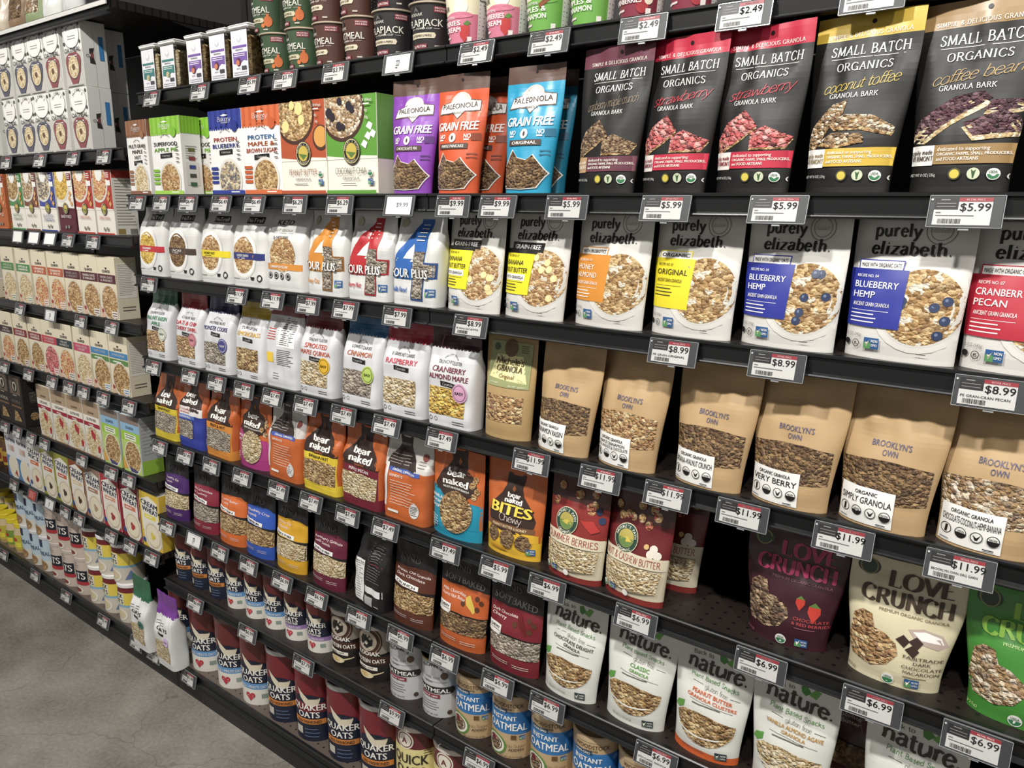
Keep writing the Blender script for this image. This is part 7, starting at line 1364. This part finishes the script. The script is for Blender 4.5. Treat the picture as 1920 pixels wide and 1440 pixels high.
TAGS = [
 ('$5.99', '', 'tag reading $5.99 under small clear granola jar with teal label, furthest along the shelf', -1.1204, 0.0453, 1.9406),
 ('$5.99', '', 'tag reading $5.99 under clear granola jar with purple label beside the teal ones', -0.8746, 0.0453, 1.9406),
 ('$5.99', '', 'tag reading $5.99, third from left along top shelf edge', -0.6524, 0.0453, 1.9406),
 ('$3.99', '', 'tag reading $3.99, fourth from left along top shelf edge', -0.5091, 0.0453, 1.9406),
 ('$3.99', '', 'tag reading $3.99, fifth from left along top shelf edge', -0.3262, 0.0453, 1.9406),
 ('', 'blank', 'priceless blank tag, sixth from left along top shelf edge', -0.1267, 0.0453, 1.9406),
 ('$2.49', '', 'tag reading $2.49 under pink and cream oatmeal cup beside the green one', 0.0869, 0.0453, 1.9406),
 ('$2.49', '', 'tag reading $2.49 under lime green oatmeal cup beside the pink ones', 0.258, 0.0453, 1.9406),
 ('$2.49', '', 'tag reading $2.49 under maroon oatmeal cup beside the lime green one', 0.4476, 0.0453, 1.9406),
 ('$2.49', '', 'tag reading $2.49 under maroon oatmeal cup nearest the camera', 0.6207, 0.0453, 1.9406),
 ('$2.49', '', 'tag reading $2.49, eleventh from left along top shelf edge', 0.8048, 0.0453, 1.9406),
 ('$6.49', '', 'tag reading $6.49 under oatmeal box with brown striped top', -1.1436, -0.0135, 1.6475),
 ('$6.49', '', 'tag reading $6.49 under oatmeal box with lime green striped top, in front', -1.0119, -0.0135, 1.6475),
 ('$6.49', '', 'tag reading $6.49 under second lime green topped oatmeal box standing behind the front one', -0.8759, -0.0135, 1.6475),
 ('$6.49', '', 'tag reading $6.49 under oatmeal box with royal blue striped top', -0.7207, -0.0135, 1.6475),
 ('$6.49', '', 'tag reading $6.49 under oatmeal box with orange striped top', -0.5785, -0.0135, 1.6475),
 ('$6.29', '', 'tag reading $6.29 under rust red granola box with banana bowl', -0.4179, -0.0135, 1.6475),
 ('$6.29', '', 'tag reading $6.29 under green and cream granola box with dark bowl', -0.2599, -0.0135, 1.6475),
 ('$9.99', 'shiny', 'glare-painted tag under purple grain free pouch with brown top', -0.0729, -0.0135, 1.6475),
 ('$9.99', '', 'tag reading $9.99 under orange grain free pouch half hidden behind another orange one', 0.0762, -0.0135, 1.6475),
 ('$9.99', '', 'tag reading $9.99 under blue pouch painted in shade, tucked behind the bright blue one', 0.1884, -0.0135, 1.6475),
 ('$5.99', '', 'tag reading $5.99 under black granola bark pouch with plum band', 0.3439, -0.0135, 1.6475),
 ('$5.99', '', 'tag reading $5.99 under black granola bark pouch with red band, beside the plum one', 0.5351, -0.0135, 1.6475),
 ('$5.99', '', 'tag reading $5.99 under black granola bark pouch with red band, beside the yellow one', 0.7177, -0.0135, 1.6475),
 ('$5.99', '', 'tag reading $5.99 under black granola bark pouch with tan band', 0.9618, -0.0135, 1.6475),
 ('$11.99', '', 'tag reading $11.99 under white nut granola pouch with red stripe', -1.1207, -0.0135, 1.4116),
 ('$11.99', '', 'tag reading $11.99 under white nut granola pouch with navy stripe', -0.6776, -0.0135, 1.4116),
 ('$11.99', '', 'tag reading $11.99 under white keto pouch with orange stripe and round bowl picture', -0.5255, -0.0135, 1.4116),
 ('$7.99', '', 'tag reading $7.99 under white pouch with a giant orange numeral four', -0.3863, -0.0135, 1.4116),
 ('$7.99', '', 'tag reading $7.99 under white pouch with a giant red numeral four', -0.2529, -0.0135, 1.4116),
 ('$7.99', '', 'tag reading $7.99 under white pouch with a giant blue numeral four', -0.0859, -0.0135, 1.4116),
 ('$8.99', 'PE GRAN NUT BUTTER', 'tag reading $8.99 under white granola pouch with yellow panel, beside the blue numeral pouch', 0.1219, -0.0135, 1.4116),
 ('$8.99', 'PE GRAN-ORIGINAL', 'tag reading $8.99 under white granola pouch with plain yellow organic panel', 0.5639, -0.0135, 1.4116),
 ('$8.99', '', 'tag reading $8.99, ninth from left along third shelf edge', 0.7378, -0.0135, 1.4116),
 ('$8.99', 'PE GRAN-CRAN PECAN', 'tag reading $8.99 under white granola pouch with red panel at the photo edge', 1.0211, -0.0135, 1.4116),
 ('$7.49', '', 'tag reading $7.49 under white granola pouch with dark green scalloped top', -1.1418, -0.0135, 1.1562),
 ('$7.49', '', 'tag reading $7.49 under white granola pouch with crimson top and pink badge', -0.9383, -0.0135, 1.1562),
 ('$7.49', '', 'tag reading $7.49 under white granola pouch with navy blue top', -0.8034, -0.0135, 1.1562),
 ('$7.49', '', 'tag reading $7.49 under white granola pouch with mustard yellow top', -0.6754, -0.0135, 1.1562),
 ('$7.49', '', 'tag reading $7.49 under pouch turned to show its printed back panel', -0.5493, -0.0135, 1.1562),
 ('$7.49', '', 'tag reading $7.49 under white granola pouch with brick top and yellow badge', -0.4152, -0.0135, 1.1562),
 ('$7.49', '', 'tag reading $7.49 under white granola pouch with blue top', -0.2741, -0.0135, 1.1562),
 ('$7.49', '', 'tag reading $7.49 under white granola pouch with raspberry red scalloped top', -0.1274, -0.0135, 1.1562),
 ('$7.49', '', 'tag reading $7.49 under white granola pouch with dark plum top and yellow clusters', 0.0419, -0.0135, 1.1562),
 ('$11.99', '', 'tag reading $11.99 under kraft paper granola pouch beside the green labelled one', 0.278, -0.0135, 1.1562),
 ('$11.99', '', 'tag reading $11.99 under kraft paper granola pouch whose sticker has three text lines', 0.435, -0.0135, 1.1562),
 ('$11.99', '', 'tag reading $11.99 under third kraft paper granola pouch counting from the green labelled one', 0.5699, -0.0135, 1.1562),
 ('$11.99', '', 'tag reading $11.99 under fourth kraft paper granola pouch counting from the green labelled one', 0.7048, -0.0135, 1.1562),
 ('$11.99', '', 'tag reading $11.99 under kraft paper granola pouch beside the one full of coconut flakes', 0.8621, -0.0135, 1.1562),
 ('$11.99', 'BROOKLYN OWN ORG GARN', 'tag reading $11.99 under kraft paper granola pouch full of pale coconut flakes', 1.0176, -0.0135, 1.1562),
 ('$7.49', '', 'tag reading $7.49 under small orange and yellow granola pouch at the far shelf end', -1.1492, -0.0135, 0.8983),
 ('$7.49', '', 'tag reading $7.49 under orange topped granola pouch with royal blue base', -1.0028, -0.0135, 0.8983),
 ('$7.49', '', 'tag reading $7.49 under granola pouch with dark bear shape and light orange base', -0.8639, -0.0135, 0.8983),
 ('$7.49', '', 'tag reading $7.49 under granola pouch with magenta base and round window', -0.7116, -0.0135, 0.8983),
 ('$7.49', '', 'tag reading $7.49 under orange pouch with its back turned, beside the magenta one', -0.5479, -0.0135, 0.8983),
 ('$7.49', '', 'tag reading $7.49 under granola pouch with bright yellow base beside the maroon based one', -0.413, -0.0135, 0.8983),
 ('$7.49', '', 'tag reading $7.49 under granola pouch with dark bear shape and maroon base', -0.2725, -0.0135, 0.8983),
 ('$7.49', '', 'tag reading $7.49 under orange pouch with its back turned, beside the maroon based one', -0.1397, -0.0135, 0.8983),
 ('$7.49', '', 'tag reading $7.49 under granola pouch with turquoise base and round window', 0.0505, -0.0135, 0.8983),
 ('$5.99', '', 'tag reading $5.99 under orange and yellow pouch with large yellow lettering and granola lumps', 0.1945, -0.0135, 0.8983),
 ('$6.99', '', 'tag reading $6.99 under red and cream granola pouch with blueberries printed', 0.3235, -0.0135, 0.8983),
 ('$6.99', '', 'tag reading $6.99 under second cashew granola pouch set back behind the front one', 0.5232, -0.0135, 0.8983),
 ('$6.99', '', 'tag reading $6.99 under dark maroon granola pouch with strawberries printed', 0.7576, -0.0135, 0.8983),
 ('$6.99', '', 'tag reading $6.99 under cream granola pouch with coconut and chocolate printed', 0.9316, -0.0135, 0.8983),
 ('$6.99', '', 'tag reading $6.99 under bright green granola pouch at the photo edge', 1.0714, -0.0135, 0.8983),
 ('$6.99', '', 'tag reading $6.99 under black topped granola pouch in purple', -1.1471, -0.0135, 0.6276),
 ('', 'blank', 'priceless blank tag under black topped granola pouch in dark red, beside the purple', -0.9928, -0.0135, 0.6276),
 ('$6.99', '', 'tag reading $6.99 under black topped granola pouch in orange beside the blue', -0.855, -0.0135, 0.6276),
 ('$6.99', '', 'tag reading $6.99 under black topped granola pouch in bright blue', -0.7108, -0.0135, 0.6276),
 ('$6.99', '', 'tag reading $6.99 under black topped granola pouch in golden yellow', -0.5555, -0.0135, 0.6276),
 ('$6.99', '', 'tag reading $6.99 under black topped granola pouch in burgundy beside the yellow', -0.4082, -0.0135, 0.6276),
 ('$6.99', '', 'tag reading $6.99 under black granola pouch turned to show nutrition facts and barcode', -0.2446, -0.0135, 0.6276),
 ('$6.99', '', 'tag reading $6.99 under black topped granola pouch in chocolate brown', -0.0976, -0.0135, 0.6276),
 ('$6.99', '', 'tag reading $6.99 under black and orange soft baked granola pouch', 0.045, -0.0135, 0.6276),
 ('$6.99', '', 'tag reading $6.99 under black and dark red soft baked granola pouch', 0.2005, -0.0135, 0.6276),
 ('$6.99', '', 'tag reading $6.99 under pale grey plant based granola pouch with black flavour text', 0.3314, -0.0135, 0.6276),
 ('$6.99', 'BTN-CLASSIC GRANOLA', 'tag reading $6.99 under pale grey plant based granola pouch with green flavour text', 0.5812, -0.0135, 0.6276),
 ('$6.99', '', 'tag reading $6.99, first from left along seventh shelf edge', -1.0198, -0.0135, 0.3995),
 ('$6.99', '', 'tag reading $6.99, second from left along seventh shelf edge', -0.7408, -0.0135, 0.3995),
 ('$7.79', '', 'tag reading $7.79, third from left along seventh shelf edge', -0.4806, -0.0135, 0.3995),
 ('$9.99', '', 'tag reading $9.99, fourth from left along seventh shelf edge', -0.1338, -0.0135, 0.3995),
 ('$6.99', '', 'tag reading $6.99, fifth from left along seventh shelf edge', 0.1491, -0.0135, 0.3995),
 ('$5.99', '', 'small grey price tag, first from left along bottom shelf edge', -1.4429, -0.0135, 0.0968),
 ('$5.99', '', 'small grey price tag, second from left along bottom shelf edge', -1.3222, -0.0135, 0.0968),
 ('$5.99', '', 'small grey price tag, third from left along bottom shelf edge', -1.1019, -0.0135, 0.0968),
 ('$5.49', '', 'small grey price tag, first from left along far bay shelf of white cartons edge', -2.0271, -0.0135, 1.7825),
 ('$5.49', '', 'small grey price tag, second from left along far bay shelf of white cartons edge', -1.7544, -0.0135, 1.7825),
 ('$5.49', '', 'small grey price tag, third from left along far bay shelf of white cartons edge', -1.5157, -0.0135, 1.7825),
 ('$5.49', '', 'small grey price tag, fourth from left along far bay shelf of white cartons edge', -1.3149, -0.0135, 1.7825),
 ('', 'shiny', 'glare-painted tag under oatmeal box with green top', -2.0096, -0.0135, 1.5245),
 ('', 'shiny', 'glare-painted tag under oatmeal box with coffee brown top', -1.8761, -0.0135, 1.5245),
 ('', 'shiny', 'glare-painted tag under oatmeal box with royal blue top', -1.7499, -0.0135, 1.5245),
 ('$5.49', '', 'small grey price tag under oatmeal box with maroon base', -1.6151, -0.0135, 1.5245),
 ('$5.49', '', 'small grey price tag, fifth from left along far bay second shelf edge', -1.4416, -0.0135, 1.5245),
 ('$5.49', '', 'small grey price tag, first from left along far bay third shelf edge', -2.0761, -0.0135, 1.2545),
 ('', 'blank', 'priceless blank tag, second from left along far bay third shelf edge', -1.8206, -0.0135, 1.2545),
 ('$5.49', '', 'small grey price tag, third from left along far bay third shelf edge', -1.5906, -0.0135, 1.2545),
 ('$5.49', '', 'small grey price tag, fourth from left along far bay third shelf edge', -1.3789, -0.0135, 1.2545),
 ('$5.49', '', 'small grey price tag under cream oatmeal box with dark brown band', -2.3016, -0.0135, 1.0015),
 ('$5.49', '', 'small grey price tag, second from left along far bay fourth shelf edge', -2.0782, -0.0135, 1.0015),
 ('$5.49', '', 'small grey price tag under cream oatmeal box with pink red band', -1.8775, -0.0135, 1.0015),
 ('$5.49', '', 'small grey price tag under cream oatmeal box with dark teal band', -1.7414, -0.0135, 1.0015),
 ('$5.49', '', 'small grey price tag under cream oatmeal box with pink band', -1.6325, -0.0135, 1.0015),
 ('$5.49', '', 'small grey price tag, sixth from left along far bay fourth shelf edge', -1.4913, -0.0135, 1.0015),
 ('$5.49', '', 'small grey price tag, seventh from left along far bay fourth shelf edge', -1.3173, -0.0135, 1.0015),
 ('$5.49', '', 'small grey price tag, first from left along far bay fifth shelf edge', -2.385, -0.0135, 0.7355),
 ('$5.49', '', 'small grey price tag, second from left along far bay fifth shelf edge', -2.2643, -0.0135, 0.7355),
 ('$5.49', '', 'small grey price tag, third from left along far bay fifth shelf edge', -2.1342, -0.0135, 0.7355),
 ('$5.49', '', 'small grey price tag, fourth from left along far bay fifth shelf edge', -2.015, -0.0135, 0.7355),
 ('$5.49', '', 'small grey price tag, fifth from left along far bay fifth shelf edge', -1.7089, -0.0135, 0.7355),
 ('$5.49', '', 'small grey price tag, sixth from left along far bay fifth shelf edge', -1.4934, -0.0135, 0.7355),
 ('$5.49', '', 'small grey price tag, seventh from left along far bay fifth shelf edge', -1.3734, -0.0135, 0.7355),
 ('$5.49', '', 'small grey price tag, first from left along far bay sixth shelf edge', -2.3765, -0.0135, 0.4825),
 ('', 'red', 'small grey price tag under white hot cereal box with orange corner', -2.1949, -0.0135, 0.4825),
 ('', 'blank', 'priceless blank tag, third from left along far bay sixth shelf edge', -2.0391, -0.0135, 0.4825),
 ('$5.49', '', 'small grey price tag, fourth from left along far bay sixth shelf edge', -1.9056, -0.0135, 0.4825),
 ('$5.49', '', 'small grey price tag under caramel brown hot cereal box', -1.7917, -0.0135, 0.4825),
 ('$5.49', '', 'small grey price tag under bright red hot cereal box', -1.5476, -0.0135, 0.4825),
 ('$5.49', '', 'small grey price tag under dark red hot cereal box', -1.4125, -0.0135, 0.4825),
 ('$5.49', '', 'small grey price tag under golden yellow hot cereal box', -1.2713, -0.0135, 0.4825),
 ('$5.49', '', 'small grey price tag, first from left along far bay bottom shelf edge', -2.6095, -0.0135, 0.0968),
 ('$5.49', '', 'small grey price tag, second from left along far bay bottom shelf edge', -2.2835, -0.0135, 0.0968),
 ('$5.49', '', 'small grey price tag, third from left along far bay bottom shelf edge', -1.9966, -0.0135, 0.0968),
 ('$5.49', '', 'small grey price tag, fourth from left along far bay bottom shelf edge', -1.6877, -0.0135, 0.0968),
]
# ------------------------------------------------------------------ floor, shelving
SZ = {'A': 1.9651, 'B': 1.672, 'C': 1.4361, 'D': 1.1807, 'E': 0.9228, 'F': 0.6521, 'G': 0.424, 'H': 0.1213, 'L0': 2.212, 'L1': 1.807, 'L2': 1.549, 'L3': 1.279, 'L4': 1.026, 'L5': 0.76, 'L6': 0.507, 'L7': 0.1213}
def thing(o, label, cat, group=''):
    o['label'] = label; o['category'] = cat
    if group: o['group'] = group
    return o
DECK = perforated('271f1c', '0a0909'); BASE = perforated('5e524a', '1d1b1b'); BLK = M('1c1b1b', .42); BLK2 = M('232222', .5); RAIL = M('151516', .35, 0, .1)

m = MB(); m.add([(-9, -6, 0), (7, -6, 0), (7, 4, 0), (-9, 4, 0)], [[0, 1, 2, 3]], concrete())
fl = m.obj('floor'); fl['kind'] = 'structure'
m = MB(); m.box(-9, .6, 0, 7, .7, 4.1, M('8a8884', .7)); wl = m.obj('wall_back'); wl['kind'] = 'structure'
m = MB(); m.box(-9, -6, 4.1, 7, .7, 4.2, M('6a6866', .8)); cl = m.obj('ceiling'); cl['kind'] = 'structure'

LX = 1.2192
def shelf(x0, x1, y0, z, depth, label, strip=False):
    """one steel shelf: deck, price channel along its front, a bracket at each end"""
    r = empty('shelf'); r.location = ((x0 + x1) / 2, y0, z); hw = (x1 - x0) / 2 - .0015
    m = MB(); m.box(-hw, .004, -.022, hw, depth, 0, DECK); m.obj('deck', r)
    prof = [(.006, .0006), (-.003, .0006), (-.0052, -.0012), (-.0052, -.0045), (-.0005, -.0065), (-.0005, -.029), (-.0075, -.0315), (-.0085, -.0335), (-.0075, -.0355), (.006, -.037)]
    m = MB(); vs = [(-hw, y, zz) for y, zz in prof] + [(hw, y, zz) for y, zz in prof]; n = len(prof)
    m.add(vs, [[i, i + 1, n + i + 1, n + i] for i in range(n - 1)] + [list(range(n))[::-1], list(range(n, 2 * n))], RAIL)
    pc = m.obj('price_channel', r)
    for sx in (-1, 1):
        m = MB(); x = sx * (hw - .004)
        pts = [(.19, -.026), (.19, -.022), (depth, -.022), (depth, -.05), (depth - .08, -.05)]
        vs = [(x - .0015, y, zz) for y, zz in pts] + [(x + .0015, y, zz) for y, zz in pts]; n = 5
        m.add(vs, [list(range(n)), list(range(n, 2 * n))[::-1]] + [[i, n + i, n + (i + 1) % n, (i + 1) % n] for i in range(n)], BLK)
        m.obj('bracket', r)
    if strip:
        m = MB(); m.box(-hw, -.0095, -.016, hw, -.0056, -.004, M('dcdad4', .35)); m.obj('label_strip', pc)
    thing(r, label, 'shelf', 'black steel shelves')

BAYS = [(-3 * LX, -2 * LX, 'end'), (-2 * LX, -LX, 'far'), (-LX, 0, 'middle'), (0, LX, 'near'), (LX, 2 * LX, 'next')]
NM = {'A': 'carrying cups and jars', 'B': 'carrying bark pouches and oatmeal boxes', 'C': 'carrying white pouches', 'D': 'carrying kraft and scallop topped pouches', 'E': 'carrying bear shape and maroon pouches', 'F': 'carrying black and pale pouches', 'G': 'carrying small canisters',
      'L0': 'highest, above the white cartons', 'L1': 'carrying white oatmeal cartons', 'L2': 'carrying red and green oatmeal boxes', 'L3': 'carrying plum and green band boxes', 'L4': 'carrying blue and crimson band boxes', 'L5': 'carrying raspberry and lime boxes', 'L6': 'carrying hot cereal boxes'}
for x0, x1, bn in BAYS:
    far = bn in ('end', 'far')
    for k in (('L0', 'L1', 'L2', 'L3', 'L4', 'L5', 'L6') if far else ('A', 'B', 'C', 'D', 'E', 'F', 'G')):
        shelf(x0, x1, .0588 if k == 'A' else 0, SZ[k], .36 if k == 'A' else .42, f'black steel shelf of the {bn} bay, {NM[k]}', k == 'L0')
    # base deck with kick plate
    r = empty('base_shelf'); r.location = ((x0 + x1) / 2, 0, 0); hw = LX / 2 - .0015; z = SZ['H']
    m = MB(); m.box(-hw, .004, z - .02, hw, .44, z, BASE); m.obj('deck', r)
    prof = [(.006, z + .0006), (-.003, z + .0006), (-.0052, z - .0012), (-.0052, z - .0045), (-.0005, z - .0065), (-.0005, z - .029), (-.0075, z - .0315), (-.0085, z - .0335), (-.0075, z - .0355), (.006, z - .037)]
    m = MB(); vs = [(-hw, y, q) for y, q in prof] + [(hw, y, q) for y, q in prof]; n = len(prof)
    m.add(vs, [[i, i + 1, n + i + 1, n + i] for i in range(n - 1)] + [list(range(n))[::-1], list(range(n, 2 * n))], RAIL); m.obj('price_channel', r)
    m = MB(); m.box(-hw, .012, 0, hw, .03, z - .02, BLK2); m.obj('kick_plate', r)
    thing(r, f'black base shelf with kick plate on the concrete floor, {bn} bay', 'shelf')
    m = MB(); m.box(x0 + .015, .445, z, x1 - .015, .455, 2.6, BLK2); b = m.obj('back_panel')
    thing(b, f'dark steel back panel of the {bn} bay behind its shelves', 'panel')
for i, x in enumerate((-3 * LX, -2 * LX, -LX, 0, LX, 2 * LX)):
    m = MB(); m.box(x - .015, .44, 0, x + .015, .49, 2.62, BLK)
    u = m.obj('upright_post'); thing(u, 'black slotted steel upright ' + ['at the far end of the run', 'between the end bay and the far bay', 'between the far bay and the middle bay', 'between the middle bay and the near bay', 'past the near bay', 'at the near end of the run'][i], 'upright')

# ------------------------------------------------------------------ goods
def copy_tree(o):
    c = o.copy(); COL.objects.link(c)
    for ch in o.children:
        d = ch.copy(); COL.objects.link(d); d.parent = c
        for g in ch.children:
            e = g.copy(); COL.objects.link(e); e.parent = d
    return c
SEEDED = {'pack_pe', 'pack_nutrail', 'pack_four', 'pack_bakery', 'pack_bakery_back', 'pack_bakery_oats', 'pack_brooklyn', 'pack_michele', 'pack_bear', 'pack_bear_blue', 'pack_bear_back', 'pack_bites', 'pack_np', 'pack_love', 'pack_kind', 'pack_kind_soft', 'pack_kind_back', 'pack_btn', 'pack_small', 'pack_paleo', 'pack_plain'}
proto = {}
jr = random.Random(5)
for i, (fn, args, name, label, cat, group, x, y, z, yaw) in enumerate(ITEMS):
    key = (fn, repr(args))
    if fn in SEEDED:
        o = globals()[fn](i + 3, *args); y += o.get('half_depth', 0)
    elif key in proto: o = copy_tree(proto[key])
    else: o = globals()[fn](*args); proto[key] = o
    o.name = name
    o.location = (x, y, z); o.rotation_euler = (0, 0, yaw + jr.uniform(-.02, .02))
    for k in list(o.keys()): del o[k]
    thing(o, label, cat, group)
tp = {}
for i, (price, kind, label, x, y, z) in enumerate(TAGS):
    key = (price, kind)
    if key in tp: o = copy_tree(tp[key])
    else: o = tag(price, kind, len(tp)); tp[key] = o
    o.location = (x, y, z); o.rotation_euler = (math.radians(-14 + jr.uniform(-3, 3)), 0, jr.uniform(-.02, .02))
    thing(o, label, 'price tag', 'grey electronic shelf tags')
